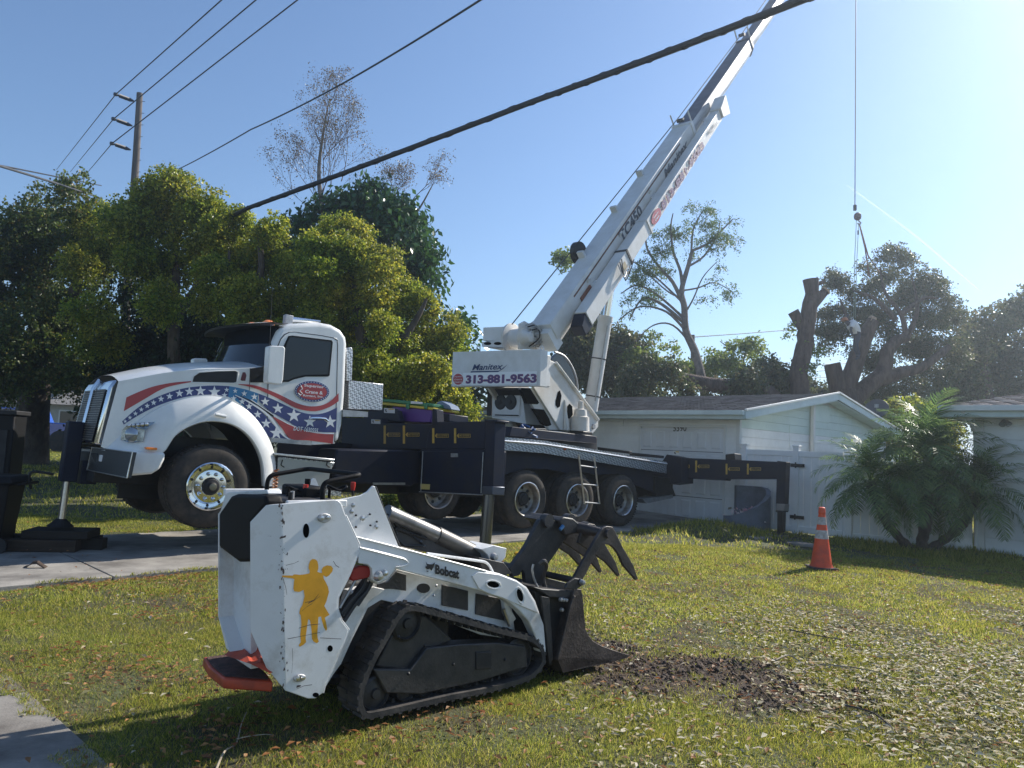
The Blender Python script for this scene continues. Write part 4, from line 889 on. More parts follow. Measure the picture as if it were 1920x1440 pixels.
# plastic storage tote on the deck
TOX = UX+.35
to = empty('storage_tote', 'purple plastic tote with yellow and green lids behind the cab', 'tote', mat=T.mat())
def tt(name, pts, x0, x1, m, par): return new(name, slab(T, pts, x0, x1, 0), m, par, bevel=.012)
tt('bin', [(736, 762), (809, 768), (806, 792), (730, 790)], TOX, TOX+.5, M('purple plastic', (.10, .035, .22), .45), to)
tt('yellow_lid', [(716, 754), (747, 757), (812, 764), (812, 769), (747, 762), (716, 759)], TOX-.03, TOX+.53, M('yellow plastic', (.55, .42, .03), .45), to)
tt('green_lid', [(717, 748), (750, 750), (812, 757), (812, 763), (747, 756), (716, 753)], TOX-.02, TOX+.52, M('green plastic', (.04, .20, .08), .45), to)
for x in (763, 797): tt('clip', [(x-3, 757), (x+4, 757.5), (x+3, 767), (x-2, 767)], TOX-.05, TOX-.03, M('green clip', (.05, .22, .09), .5), to)
tt('paper_label', [(770, 752), (792, 754), (792, 758), (770, 757)], TOX-.04, TOX-.031, wl, to)
tt('toolbag', [(818, 755), (826, 751), (842, 760), (846, 768), (820, 764)], TOX+.2, TOX+.4, M('grey blue bag', (.15, .20, .28), .7), tk)
tt('deck_bin', [(817, 774), (842, 776), (842, 790), (817, 789)], TOX-.1, TOX+.3, navy, tk)

# ================================================================ CRANE ON THE TRUCK
SL = np.array([1.0, 15.7, 0.]); C = Fr(SL, 50); Tinv = T.mat().inverted()
def cr(name, bm, m, par=None, **k):
    o = new(name, bm, m, None, **k)
    if par is None: o.parent = tk; o.matrix_parent_inverse = Tinv@C.mat()
    else: o.parent = par
    return o
def cs(name, pts, v0, v1, m, par=None, a=1, bev=.01): return cr(name, slab(C, pts, v0, v1, a), m, par, bevel=bev)
c0 = C.p(1050, 806, -.5)
tb = cr('turntable', lathe(bmesh.new(), [(0, 1.2), (.85, 1.2), (.85, c0.z-.1), (.75, c0.z-.08), (.75, c0.z), (0, c0.z)], (0, 0, 0), 'z', 40), black, bevel=.01)
cs('turntable_plate', [(960, 800), (1118, 818), (1118, 832), (955, 818)], -.9, .9, navy)
# side plates of the turret
def plate(y0, y1, nm):
    pts = [(1019, 670), (1042, 680), (1122, 788), (1122, 800), (1108, 817), (1050, 806), (1000, 725), (1016, 712)]
    return cs(nm, pts, y0, y1, rustwhite)
tp = plate(-.62, -.56, 'turret_plate')
t2 = cr('turret_plate', slab(C, [(1019, 670), (1042, 680), (1122, 788), (1122, 800), (1108, 817), (1050, 806), (1000, 725), (1016, 712)], -.62, -.56), rustwhite, bevel=.01); t2.location = (0, 1.15, 0)
cs('turret_brace', [(976, 728), (1003, 727), (1052, 806), (1030, 806)], -.57, -.50, rustwhite, tp)
cs('slot', [(1042, 752), (1046, 735), (1050, 732), (1053, 742), (1050, 762), (1046, 765), (1042, 760)], -.626, -.621, void, tp, bev=0)
cs('slot', [(1064, 762), (1068, 757), (1073, 762), (1074, 778), (1068, 785), (1063, 784)], -.626, -.621, void, tp, bev=0)
cs('slot', [(1000, 766), (1020, 768), (1030, 785), (1034, 797), (1028, 799), (1018, 795)], -.64, -.575, void, tp, bev=0); cs('opening', [(977, 727), (994, 728), (1011, 755), (1008, 758), (988, 757)], -.58, -.51, void, tp, bev=0)
e0, e1 = C.p(1042, 680, -.64), C.p(1122, 788, -.64); cr('edge_flange', tube(bmesh.new(), [e0, e1], .035, 6), rustwhite, tp)
cr('pin', lathe(bmesh.new(), [(0, -.02), (.05, -.02), (.06, .02)], tuple(C.p(1113, 800, -.64)), 'y', 14), dullalu, tp)
gp_ = C.p(1087, 808, -.78); cr('swing_drive', lathe(bmesh.new(), [(.0, .62), (.05, .6), (.06, .45), (.12, .43), (.14, .30), (.18, .28), (.19, .05), (.2, 0), (0, 0)], tuple(gp_), 'z', 20), rustwhite, tp, smooth=True)
cr('gusset', tube(bmesh.new(), [C.p(1059, 750, -.63), C.p(1062, 806, -.66)], [.01, .07], 6), rustwhite, tp)
cs('turret_floor', [(985, 805), (1110, 812), (1110, 820), (985, 812)], -.6, .6, rustwhite)
cs('turret_box', [(1000, 728), (1040, 735), (1085, 800), (1045, 804)], -.5, .5, dark)
# hydraulic reservoir with fans
rv = C.p(921, 740, -.2).x
bx = -1.35
cs('hydraulic_unit', [(923, 726), (978, 727), (986, 795), (922, 784)], bx, bx+.6, cranewhite, a=0)
hu = cs('fan_plate', [(925, 727), (976, 728), (974, 782), (924, 781)], bx-.02, bx-.005, cranewhite, a=0)
for x in (938, 957):
    q = C.p(x, 754, bx-.03, 0); fan = cr('fan', lathe(bmesh.new(), [(0, -.015), (.14, -.012), (.155, .01)], tuple(q), 'x', 24), black, hu, smooth=True)
    cr('fan_hub', lathe(bmesh.new(), [(0, -.03), (.04, -.028), (.05, -.01)], tuple(q), 'x', 14), dark, fan)
for y in (735, 777): cs('vent_slot', [(928, y), (972, y+1), (972, y+3), (928, y+2)], bx-.03, bx-.02, void, hu, a=0, bev=0)
cs('side_column', [(914, 726), (922, 726), (920, 779), (912, 779)], bx+.1, bx+.2, dark, a=0)
# counterweight
CXW = -1.85
cs('counterweight_core', [(860, 664), (1000, 660), (998, 720), (858, 721)], CXW+.14, CXW+.7, cranewhite, a=0)
cw = cs('counterweight', [(849, 660), (1012, 655), (1009, 724), (846, 725)], CXW, CXW+.14, cranewhite, a=0)
new_ = cs('counterweight_side', [(1009, 655), (1014, 655), (1012, 724), (1007, 724)], CXW-.02, CXW+.2, cranewhite, cw, a=0)
def cwp(px, py, off=.004): return C.p(px, py, CXW-off, 0)
numm = M('number purple', (.10, .05, .16), .5); nred = M('number red edge', (.35, .04, .08), .5); navyink = M('navy ink', (.02, .04, .12), .5)
def ct(s, a, b, H, m, par, bold=.02, shear=0, f=cwp, nm='lettering', off=.004): return (lambda o: o)(textfit(nm, s, f(*a, off), f(*b, off), H, (0, 0, 1), m, par, bold, shear))
sg = cr('number_strip', poly(bmesh.new(), [cwp(x, y, .003) for x, y in ((868, 699), (1007, 696), (1006, 720), (867, 722))]), stickerwhite, cw)
ct('Manitex', (885, 694.5), (943, 692.5), .12, navyink, cw, .02, .3, off=.006)
cr('underline', poly(bmesh.new(), [cwp(x, y, .006) for x, y in ((883, 696), (936, 695), (952, 683), (944, 691), (934, 697.5), (882, 698.5))]), navyink, cw)
ct('313-881-9563', (873, 720), (1006, 718.5), .185, nred, sg, .055, 0, off=.006); ct('313-881-9563', (874, 719.5), (1005, 718), .175, numm, sg, .03, 0, off=.009)
bg_ = cr('badge', poly(bmesh.new(), [cwp(*p, .006) for p in ell_pts(859, 711, 11, 12, 24)]), stickerwhite, cw); cr('badge_field', poly(bmesh.new(), [cwp(*p, .009) for p in ell_pts(859, 711, 9.5, 10.5, 24)]), red, bg_)
for k, s_ in enumerate(('Superior', 'Crane &', 'Rigging')): ct(s_, (852, 708+k*5), (866, 707.6+k*5), .03, stickerwhite, bg_, 0, off=.012)
for x in (897, 1016): cr('lifting_eye', tube(bmesh.new(), [C.p(x-3, 659, CXW+.2, 0), C.p(x-3, 651, CXW+.2, 0), C.p(x, 648, CXW+.2, 0), C.p(x+3, 651, CXW+.2, 0), C.p(x+3, 659, CXW+.2, 0)], .012, 6), cranewhite, cw)
# power unit boxes and winch on top
u1 = cs('control_box', [(906, 614), (948, 612), (948, 640), (905, 639)], -1.45, -1.0, cranewhite, a=0); cs('box_side', [(903, 641), (946, 638), (945, 651), (903, 650)], -1.5, -.9, cranewhite, u1, a=0)
for x in (907, 926): cr('vent_opening', poly(bmesh.new(), [C.p(*p, -1.505, 0) for p in ell_pts(x+7, 644, 7, 3, 16)]), void, u1)
wd = cr('winch_drum', lathe(bmesh.new(), [(0, -.35), (.30, -.35), (.32, -.33), (.32, -.30), (.2, -.28), (.2, .28), (.32, .3), (.32, .35), (0, .35)], tuple(C.p(990, 633, -.1)+Vector((0, .1, 0))), 'y', 28), rustwhite, bevel=.006)
wc = C.p(990, 633, -.5)
cr('winch_motor', lathe(bmesh.new(), [(0, -.22), (.09, -.2), (.12, -.1), (.16, -.06), (.2, 0)], tuple(wc+Vector((0, .12, 0))), 'y', 18), rustwhite, wd, smooth=True)
cr('winch_frame', slab(C, [(975, 607), (984, 602), (992, 607), (997, 655), (974, 655)], -.42, -.38), rustwhite, wd)
for k in range(7):
    p0 = C.p(985+k*4, 610+3*k, -.5); p1 = C.p(990+rng.random()*20, 650, -.45); cr('hydraulic_hose', tube(bmesh.new(), smoothpath([p0, p0+Vector((.12, -.12, .03)), (p0+p1)/2+Vector((.15, -.16, 0)), p1], 4), .014, 6), black if k % 2 else dullalu, wd, smooth=True)
for k in range(14):
    p0 = C.p(996+rng.random()*18, 612+rng.random()*35, -.48); cr('valve', box(bmesh.new(), p0-Vector((.03, .04, .03))*(.6+rng.random()), p0+Vector((.03, .03, .04))*(.6+rng.random())), cranewhite if k % 3 else dullalu, wd, bevel=.006)
# operator glass guard beyond the boom
cr('cab_glass', slab(C, [(1034, 674), (1045, 663), (1060, 672), (1072, 690), (1081, 715), (1083, 735), (1060, 705)], .62, .70), glass); cr('cab_rail', tube(bmesh.new(), smoothpath([C.p(x, y, .62) for x, y in ((1040, 660), (1058, 668), (1073, 690), (1081, 715), (1083, 738))], 4), .03, 8), dullalu, smooth=True)

# --- boom, along its own axis
bf = C.p(1031, 664, -.31); BF = C.w(bf)                     # foot pin on the near side
hookD = 30.; LE0 = np.array(at(997, 605, 14.35)); LE1 = np.array(at(1590, -215, 30.2))
bd_ = Vector(LE1-LE0); blen = bd_.length; bd_.normalize(); byv = Vector((0, 0, 1)).cross(bd_).normalized(); bzv = bd_.cross(byv)
BM = Matrix.Identity(4)
for i, e in enumerate((bd_, byv, bzv)):
    for k in range(3): BM[k][i] = e[k]
BO = Vector(LE0)-byv*.25
for k in range(3): BM[k][3] = BO[k]
BI = BM.inverted()
def bp(px, py, y):                                           # local boom point on plane y
    O = BI@Vector(CAMP); r = BI.to_3x3()@Vector(ray(px, py)); t = (y-O.y)/r.y; return O+r*t
def bo(name, bm, m, par=None, **k):
    o = new(name, bm, m, None, **k)
    if par is None: o.parent = tk; o.matrix_parent_inverse = Tinv@BM
    else: o.parent = par
    return o
def section(x0, x1, hw, zt, zb, ch_=.32, cy_=.2):
    pr = [(hw, zt), (hw, zb+ch_), (hw-cy_, zb), (-hw+cy_, zb), (-hw, zb+ch_), (-hw, zt)]
    A = [(x0, y, z) for y, z in pr]; B = [(x1, y, z) for y, z in pr]; return extr(bmesh.new(), A, B)
galv = M('scuffed galvanised steel', (.55, .56, .58), .42, .35, c2=(.30, .31, .34), vs=3, detail=12, stretch=(.5, 4, 4)); blued = M('dark boom top', (.07, .085, .12), .5, .2, var=.2, vs=3)
x_h = bp(1275, 218, 0).x
b1 = bo('boom_base_section', section(-.1, x_h, .25, 0, -.60, .24, .16), cranewhite, bevel=.015)
x2 = bp(1395, 75, 0).x; x3 = bp(1520, -110, 0).x
b2_ = bo('boom_section', section(x_h-.4, x2, .205, -.05, -.53, .18, .12), galv, bevel=.01); bo('section_top', box(bmesh.new(), (x_h, -.207, -.052), (x2, .207, -.04)), blued, b2_)
b3_ = bo('boom_section', section(x2-.4, x3, .165, -.09, -.46, .14, .1), galv, bevel=.01); bo('section_top', box(bmesh.new(), (x2, -.167, -.092), (x3, .167, -.08)), blued, b3_)
b4_ = bo('boom_tip_section', section(x3-.4, blen, .13, -.12, -.40, .12, .08), galv, bevel=.01)
for xx, hw in ((x_h, .275), (x2, .225), (x3, .18)):
    bo('collar', section(xx-.12, xx+.02, hw, .02-(.275-hw)*.8, -.62+(.275-hw)*1.3, .2, .13), (cranewhite if xx == x_h else navy), bevel=.01)
    for s in (-1, 1): bo('guide_post', tube(bmesh.new(), [(xx, s*(hw-.03), 0), (xx, s*(hw-.03), .30)], .02, 6), cranewhite)
    bo('rope_roller', lathe(bmesh.new(), [(0, -.09), (.05, -.09), (.05, .09), (0, .09)], (xx-.05, .0, .12), 'y', 12), dark)
hd_ = bo('boom_head', box(bmesh.new(), (blen-.3, -.2, -.6), (blen+.3, .2, .15)), cranewhite, bevel=.03); bo('sheave', lathe(bmesh.new(), [(0, -.05), (.28, -.05), (.25, 0), (.28, .05), (0, .05)], (blen+.15, 0, -.1), 'y', 24), dark, hd_)
for x in (2.2, 4.0, 5.6): bo('rope_guide', box(bmesh.new(), (x, .08, 0), (x+.07, .23, .14)), cranewhite)
bo('hose_track', box(bmesh.new(), (.9, -.256, -.12), (x_h-1, -.251, -.085)), M('rust stained steel', (.16, .075, .05), .7, var=.4, vs=5), b1); bo('hose_reel', lathe(bmesh.new(), [(0, -.06), (.24, -.06), (.24, .06), (0, .06)], (2.4, .33, .02), 'y', 20), black)
for x in (1.5, 3.2, 5.0): bo('lift_eye', tube(bmesh.new(), [(x, -.25, -.2), (x+.02, -.30, -.12), (x+.08, -.30, -.12), (x+.1, -.25, -.2)], .018, 6), cranewhite, b1)
bo('latch_block', box(bmesh.new(), (1.05, -.29, -.42), (1.5, -.252, -.25)), M('rusty latch', (.25, .10, .06), .7, var=.4), b1); bo('foot_lug', box(bmesh.new(), (-.25, -.23, -.55), (0, .23, -.1)), cranewhite, b1)
# stowed jib on the near side
JY0, JY1 = -.58, -.30
j0 = bp(1072, 578, JY1).x; j1 = bp(1330, 205, JY1).x
jz1 = -.30; jz0 = -.64
jb_ = bo('stowed_jib', extr(bmesh.new(), [(j0, JY0, jz0), (j0, JY1, jz0), (j0, JY1, jz1), (j0, JY0, jz1)], [(j1, JY0+.03, jz0+.06), (j1, JY1, jz0+.06), (j1, JY1, jz1), (j1, JY0+.03, jz1)]), cranewhite, bevel=.012)
for x in (j0+.9, (j0+j1)/2, j1-.5): bo('jib_bracket', box(bmesh.new(), (x, JY1, -.5), (x+.22, -.24, -.3)), cranewhite, jb_, bevel=.01)
bo('jib_foot', extr(bmesh.new(), [(j0-.30, JY0+.02, -.66), (j0-.28, JY0+.02, -.42), (j0, JY0+.02, -.32), (j0+.05, JY0+.02, -.70)], [(j0-.30, JY1+.02, -.66), (j0-.28, JY1+.02, -.42), (j0, JY1+.02, -.32), (j0+.05, JY1+.02, -.70)]), navy, jb_, bevel=.02)
bo('jib_head', extr(bmesh.new(), [(j1, JY0-.02, jz1+.04), (j1, JY0-.02, jz0+.1), (j1+.55, JY0-.0, jz0-.05), (j1+.62, JY0, jz1+.12)], [(j1, JY1+.02, jz1+.04), (j1, JY1+.02, jz0+.1), (j1+.55, JY1+.05, jz0-.05), (j1+.62, JY1+.05, jz1+.12)]), cranewhite, jb_, bevel=.02)
bo('jib_sheave', lathe(bmesh.new(), [(0, -.03), (.17, -.03), (.14, 0), (.17, .03), (0, .03)], (j1+.5, (JY0+JY1)/2, -.5), 'y', 20), dark, jb_)
bo('clamp', box(bmesh.new(), (j0+2.1, JY0-.012, jz0-.01), (j0+2.16, JY1+.01, jz1+.012)), dark, jb_); bo('clamp', box(bmesh.new(), (j0+3.3, JY0-.012, jz0-.01), (j0+3.36, JY1+.01, jz1+.012)), cranewhite, jb_)
for k in range(3): bo('cable', tube(bmesh.new(), smoothpath([(j0+1.6+.1*k, JY0-.02, jz1), (j0+1.5, JY0-.1, jz1-.25-.05*k), (j0+1.8+.2*k, JY0-.03, jz0+.05)], 4), .012, 5), dark if k else dullalu, jb_, smooth=True)
L_ = j1-j0
def bt(s, x0, x1, y, z, H, m, par, bold=.03, shear=0, nm='lettering'): return textfit(nm, s, (x0, y, z), (x1, y, z), H, (0, 0, 1), m, par, bold, shear)
bt('813-881-9563', j0+L_*.47, j0+L_*.82, JY0-.006, -.57, .20, nred, jb_, .05); bt('813-881-9563', j0+L_*.471, j0+L_*.819, JY0-.010, -.565, .19, numm, jb_, .03)
bt('Manitex', j0+L_*.88, j0+L_*.955, JY0-.006, -.50, .11, M('grey ink', (.25, .27, .3), .5), jb_, .03, .2)
bj = bo('badge', poly(bmesh.new(), [(j0+L_*.43+.28*math.cos(t), JY0-.006, -.47+.13*math.sin(t)) for t in np.linspace(0, 2*math.pi, 28)[:-1]]), red, jb_); bt('Superior', j0+L_*.43-.16, j0+L_*.43+.16, JY0-.010, -.46, .05, stickerwhite, bj); bt('Crane', j0+L_*.43-.12, j0+L_*.43+.12, JY0-.010, -.54, .05, stickerwhite, bj)
xq = bp(1160, 430, -.25).x; bt('TC450', xq-.1, xq+1.15, -.256, -.38, .26, M('dark grey ink', (.10, .11, .13), .5), b1, .04)
xq = bp(1240, 318, -.25).x; bt('Manitex', xq, xq+1.7, -.256, -.38, .22, M('dark grey ink', (.10, .11, .13), .5), b1, .04, .3)
bo('plate_label', box(bmesh.new(), (j0+1.75, JY0-.008, -.56), (j0+1.9, JY0-.002, -.42)), M('tan label', (.45, .36, .22), .6), jb_)
# lift cylinder
q0 = C.w(C.p(1107, 770, -.25)); q1 = BM@Vector((bp(1160, 505, -.1).x, -.1, -.58))
Cm = C.mat().inverted(); a_ = Cm@q0; b__ = Cm@q1; mid_ = a_.lerp(b__, .62)
cyl_ = cr('lift_cylinder', tube(bmesh.new(), [a_, mid_], .155, 18), cranewhite, smooth=True); cr('lift_rod', tube(bmesh.new(), [mid_, b__], .10, 16), chrome, cyl_, smooth=True); cr('cylinder_collar', tube(bmesh.new(), [a_.lerp(mid_, .96), mid_.lerp(b__, .02)], .17, 18), cranewhite, cyl_, smooth=True)
for t_ in (.15, .55): cr('band', tube(bmesh.new(), [a_.lerp(mid_, t_), a_.lerp(mid_, t_+.012)], .162, 18), dark, cyl_)
cr('oil_pipe', tube(bmesh.new(), [a_.lerp(mid_, .1)+Vector((-.1, -.15, 0)), a_.lerp(mid_, .9)+Vector((-.1, -.15, 0))], .014, 6), dullalu, cyl_)
# hoist rope from winch along the boom
rope = M('wire rope', (.10, .10, .10), .5, .6)
wr = Cm.inverted()@C.p(958, 610, .0)
rp = tk; ro = new('hoist_rope', tube(bmesh.new(), [BI@C.w(C.p(960, 608, .1)), (x_h-.05, .0, .22), (x2, 0, .15), (blen+.1, 0, .22)], .012, 6), rope, None); ro.parent = tk; ro.matrix_parent_inverse = Tinv@BM
# --- hook, ball and slings hanging over the oak
HK = at(1606, 392, 30.0); tipw = Vector((HK.x, HK.y, (BM@Vector((blen, 0, 0))).z))
hk = empty('crane_hook', 'crane hook ball on its wire with slings going down into the oak crown', 'crane hook', loc=HK)
S3 = lambda px, py, D=30.: at(px, py, D)-HK
new('hoist_cable', tube(bmesh.new(), [S3(1603, 384), BM@Vector((blen+.3, 0, -.2))-HK], .02, 6), rope, hk)
new('wedge_socket', box(bmesh.new(), S3(1603, 395)-Vector((.06, .05, 0)), S3(1603, 384)+Vector((.06, .05, 0))), dark, hk, bevel=.02)
new('hook_ball', lathe(bmesh.new(), [(0, .17), (.06, .165), (.13, .1), (.15, 0), (.13, -.1), (.06, -.16), (0, -.17)], tuple(S3(1608, 406)), 'z', 18), M('ball dark red', (.08, .045, .045), .5), hk, smooth=True)
new('hook', tube(bmesh.new(), smoothpath([S3(1609, 411), S3(1611, 415), S3(1614, 418), S3(1611, 421), S3(1608, 418)], 4), .03, 8), dullalu, hk, smooth=True)
slm = M('sling red brown', (.22, .09, .07), .7); rpm = M('pale green rope', (.42, .50, .38), .7)
for pts, r_ in (([(1611, 419), (1628, 480), (1650, 512)], .028), ([(1611, 419), (1622, 465), (1630, 520)], .026)): new('sling', tube(bmesh.new(), [S3(*p) for p in pts], r_, 6), slm, hk)
for pts in ([(1606, 410), (1602, 500), (1601, 605)], [(1610, 419), (1606, 500), (1604, 605)]): new('rope', tube(bmesh.new(), [S3(*p) for p in pts], .014, 5), rpm, hk)
new('shackle', tube(bmesh.new(), [S3(1609, 432), S3(1609, 440)], .03, 6), black, hk)
# ================================================================ COMPACT TRACKED LOADER
LO = np.array(at(528, 1200, 3.9)); L = Fr(LO, 42)
ld_ = empty('track_loader', 'small white ride-on tracked loader with black grapple bucket on the lawn', 'loader', mat=L.mat())
def wornmat():
    m = M('scratched white paint', (.74, .74, .73), .36, 0, var=.05, vs=3, coat=.2); t = m.node_tree; b = t.nodes['Principled BSDF']
    ln = b.inputs['Base Color'].links[0].from_socket; tc = t.nodes.new('ShaderNodeTexCoord')
    def layer(scale, st, lo, hi, col, prev, rot=0):
        mp = t.nodes.new('ShaderNodeMapping'); mp.inputs['Scale'].default_value = st; mp.inputs['Rotation'].default_value = (0, rot, 0); t.links.new(tc.outputs['Object'], mp.inputs[0])
        n = t.nodes.new('ShaderNodeTexNoise'); n.inputs['Scale'].default_value = scale; n.inputs['Detail'].default_value = 10; n.inputs['Roughness'].default_value = .7; t.links.new(mp.outputs[0], n.inputs[0])
        r = t.nodes.new('ShaderNodeMapRange'); r.inputs[1].default_value = lo; r.inputs[2].default_value = hi; t.links.new(n.outputs[0], r.inputs[0])
        x = t.nodes.new('ShaderNodeMix'); x.data_type = 'RGBA'; t.links.new(r.outputs[0], x.inputs[0]); t.links.new(prev, x.inputs[6]); x.inputs[7].default_value = (*col, 1); return x.outputs[2]
    p = layer(3, (1, 1, 1), .50, .78, (.40, .36, .30), ln); p = layer(14, (.35, 1, 3), .68, .74, (.10, .09, .085), p, .5); p = layer(22, (2.6, 1, .4), .70, .76, (.16, .14, .12), p)
    t.links.new(p, b.inputs['Base Color']); return m
worn = wornmat(); lw = M('loader black', (.02, .02, .022), .5, 0, c2=(.05, .045, .042), vs=7, bump=.2, bs=60)
steelw = M('worn bucket steel', (.05, .04, .037), .5, .5, c2=(.13, .105, .09), vs=5, bump=.4, bs=50, detail=9)
chips = M('chipped paint', (.07, .055, .05), .8)
def ls(name, pts, v0, v1, m, par=None, a=1, bev=.004, **k): return new(name, slab(L, pts, v0, v1, a), m, par or ld_, bevel=bev, **k)
Q = L.p
side = [(528, 945), (580, 940), (627, 937), (634, 938), (640, 944), (648, 966), (673, 1020), (674, 1033), (655, 1078), (634, 1120), (633, 1142), (640, 1163), (654, 1181), (649, 1194), (625, 1250), (609, 1286), (606, 1299), (591, 1310), (577, 1310), (535, 1295)]
sp_ = ls('side_panel', side, -.012, .004, worn)
# chamfered rear corner: fold line to outer edge
FXT = Q(528, 945, 0); CY_ = .11
ct_ = [Q(499, 947, .05), Q(469, 979, CY_), Q(469, 1181, CY_), Q(499, 1252, .05)]
b = bmesh.new(); pts = [Q(528, 945, -.011), ct_[0], ct_[1], ct_[2], ct_[3], Q(535, 1295, -.011)]
extr(b, pts, [p+Vector((.012, .02, 0)) for p in pts]); new('rear_corner_panel', b, worn, ld_, bevel=.003)
for k in range(110):                                             # chipped fold edge
    t = random.random(); c = Vector(Q(528, 945, -.0125)).lerp(Vector(Q(533, 1285, -.0125)), t)+Vector((random.gauss(0, .010), 0, 0)); s = .001+.0055*random.random()**3
    if k == 0: bmc = bmesh.new()
    bmc.faces.new([bmc.verts.new(c+Vector((s*math.cos(a)*(.5+random.random()), -.0006*(k % 5), s*1.8*math.sin(a)*(.5+random.random())))) for a in (0, 1.2, 2.3, 3.6, 5)])
tag(new('paint_chips', bmc, chips, sp_), kind='stuff')
# scratches on the side panel
def scr(nm, pts, w_=.6, m=chips):
    P = [Q(x, y, -.0132) for x, y in pts]; bm = bmesh.new(); d = Vector((.0008, 0, w_*.0022)); vs_ = [(bm.verts.new(p-d*(.4+random.random()*.8)), bm.verts.new(p+d*(.4+random.random()*.8))) for p in P]
    for (a, b_), (c, d_) in zip(vs_, vs_[1:]): bm.faces.new((a, c, d_, b_))
    return new(nm, bm, m, sp_)
for pts in ([(566, 1146), (575, 1138), (585, 1132), (598, 1113)], [(540, 1198), (570, 1192), (600, 1186)], [(548, 1216), (549, 1240), (547, 1262)], [(560, 1178), (580, 1172), (600, 1170)], [(530, 1230), (533, 1244)], [(600, 1196), (640, 1198)], [(625, 1052), (630, 1060), (636, 1064)], [(531, 1085), (536, 1103), (538, 1115)], [(536, 1060), (552, 1056), (560, 1052)], [(556, 1292), (570, 1286), (585, 1284)], [(572, 1130), (590, 1125), (600, 1118)]): scr('scratch', pts, .8)
for (x, y, w_) in ((531, 1008, 5), (560, 1288, 4)): scr('scratch', [(x-w_, y), (x, y-1), (x+w_, y-2)], 3)
new('edge_lip', tube(bmesh.new(), [Q(x, y, -.006) for x, y in side[5:17]], .006, 6), worn, sp_)
# worker figure decal
fig = [(529, 1079), (549, 1079), (551, 1077), (556, 1077), (562, 1078), (573, 1076.5), (580, 1075), (581, 1071), (578.5, 1066), (579, 1058), (582, 1051), (586, 1048), (591, 1048.5), (595, 1052), (597, 1060), (597, 1066), (595, 1072), (600, 1074), (604, 1074), (603, 1068), (606, 1063), (613, 1060), (621, 1061), (624.5, 1066), (623, 1072), (617, 1079), (612, 1082), (606, 1079), (607, 1085), (611, 1092), (615, 1100), (617, 1110), (614, 1120), (612, 1128), (608, 1136), (612, 1143), (615, 1148), (618, 1153), (612, 1156), (609, 1158), (612, 1170), (613.5, 1180), (611, 1183), (607, 1176), (603, 1162), (602, 1156), (597, 1157), (596, 1175), (595, 1190), (596, 1198), (598, 1203), (594, 1206), (588, 1203), (585, 1198), (584, 1180), (581, 1163), (578, 1161), (576, 1175), (573, 1196), (574, 1204), (569, 1209), (562, 1213), (560, 1210), (564, 1204), (563, 1190), (565, 1170), (564, 1154), (561, 1150), (563, 1141), (567, 1134), (571, 1118), (569, 1106), (561, 1110), (552, 1109), (550, 1104), (551, 1092), (552, 1086), (548, 1084.5), (529, 1082)]
gold = M('amber vinyl', (.72, .34, .015), .45, 0, var=.12, vs=8, coat=.2); new('worker_decal', poly(bmesh.new(), [Q(x, y, -.0126) for x, y in fig]), gold, sp_)
scr('scratch', [(578, 1131), (588, 1126), (598, 1113)], 1.2)
for (x0, y0, x1, y1) in ((609, 972, 614, 1006),):
    new('slot', poly(bmesh.new(), [Q(x, y, -.0127) for x, y in ell_pts(574, 995, 6, 13.5, 20)]), void, sp_)
new('slot', poly(bmesh.new(), [Q(x, y, -.0127) for x, y in ell_pts(619, 1216, 5, 6, 16)]), void, sp_); new('slot', poly(bmesh.new(), [Q(x, y, -.0127) for x, y in ell_pts(592, 1303, 6, 4.5, 16)]), void, sp_)
def latch(x, y, w_, h, rot=0):
    e = new('latch', extr(bmesh.new(), [Q(a, c, -.0125) for a, c in ell_pts(x, y, w_, h, 18, rot)], [Q(a, c, -.0125)+Vector((0, -.008, 0)) for a, c in ell_pts(x, y, w_, h, 18, rot)]), dullalu, sp_, bevel=.003)
    new('bolt_head', lathe(bmesh.new(), [(0, -.018), (.012, -.016), (.016, 0)], tuple(Q(x-w_*.4, y, -.02)), 'y', 10), alu, e); new('bolt_head', lathe(bmesh.new(), [(0, -.014), (.009, -.012), (.011, 0)], tuple(Q(x+w_*.5, y-1, -.02)), 'y', 10), alu, e)
latch(607, 971, 13, 8.5, -.05); latch(561, 1271, 12, 7, -.2)
# rear shell between the two side panels
RX0 = Q(469, 1100, CY_).x
W0 = .88
ls('rear_shell', [(470, 979), (470, 1255), (440, 1235), (425, 1212), (410, 1155), (409, 963), (432, 930), (500, 940)], RX0+.10, RX0+.25, worn, a=0)
fp = new('far_panel', extr(bmesh.new(), [Q(x, y, RX0+.02, 0) for x, y in ((409, 963), (411, 963), (411, 1157), (431, 1222), (424, 1215), (409, 1155))], [Q(x, y, RX0+.02, 0)+Vector((.5, 0, 0)) for x, y in ((409, 963), (411, 963), (411, 1157), (431, 1222), (424, 1215), (409, 1155))]), worn, ld_)
pad = ls('hip_pad', [(410, 962), (432, 930), (442, 926), (496, 928), (499, 946), (471, 979), (470, 1053), (446, 1054), (410, 1027)], RX0+.02, RX0+.12, black_plastic, a=0, bev=.02, seg=4, smooth=True)
ls('top_cap', [(422, 928), (427, 923), (500, 918), (502, 926), (440, 930), (412, 962)], RX0+.06, RX0+.14, worn, a=0)
zt = Q(600, 938, 0).z; yF = W0
bxo('top_deck', (RX0+.18, .02, zt-.05), (.30, yF, zt-.03), lw, ld_)
for y0 in (.0, yF-.03): bxo('top_rail', (RX0+.12, y0, zt-.04), (.33, y0+.03, zt), worn, ld_, .006)
new('far_side', slab(L, [(560, 945), (640, 944), (673, 1022), (634, 1120), (650, 1190), (606, 1299), (560, 1290)], .0, .012), worn, ld_).location = (0, yF-.02, 0)
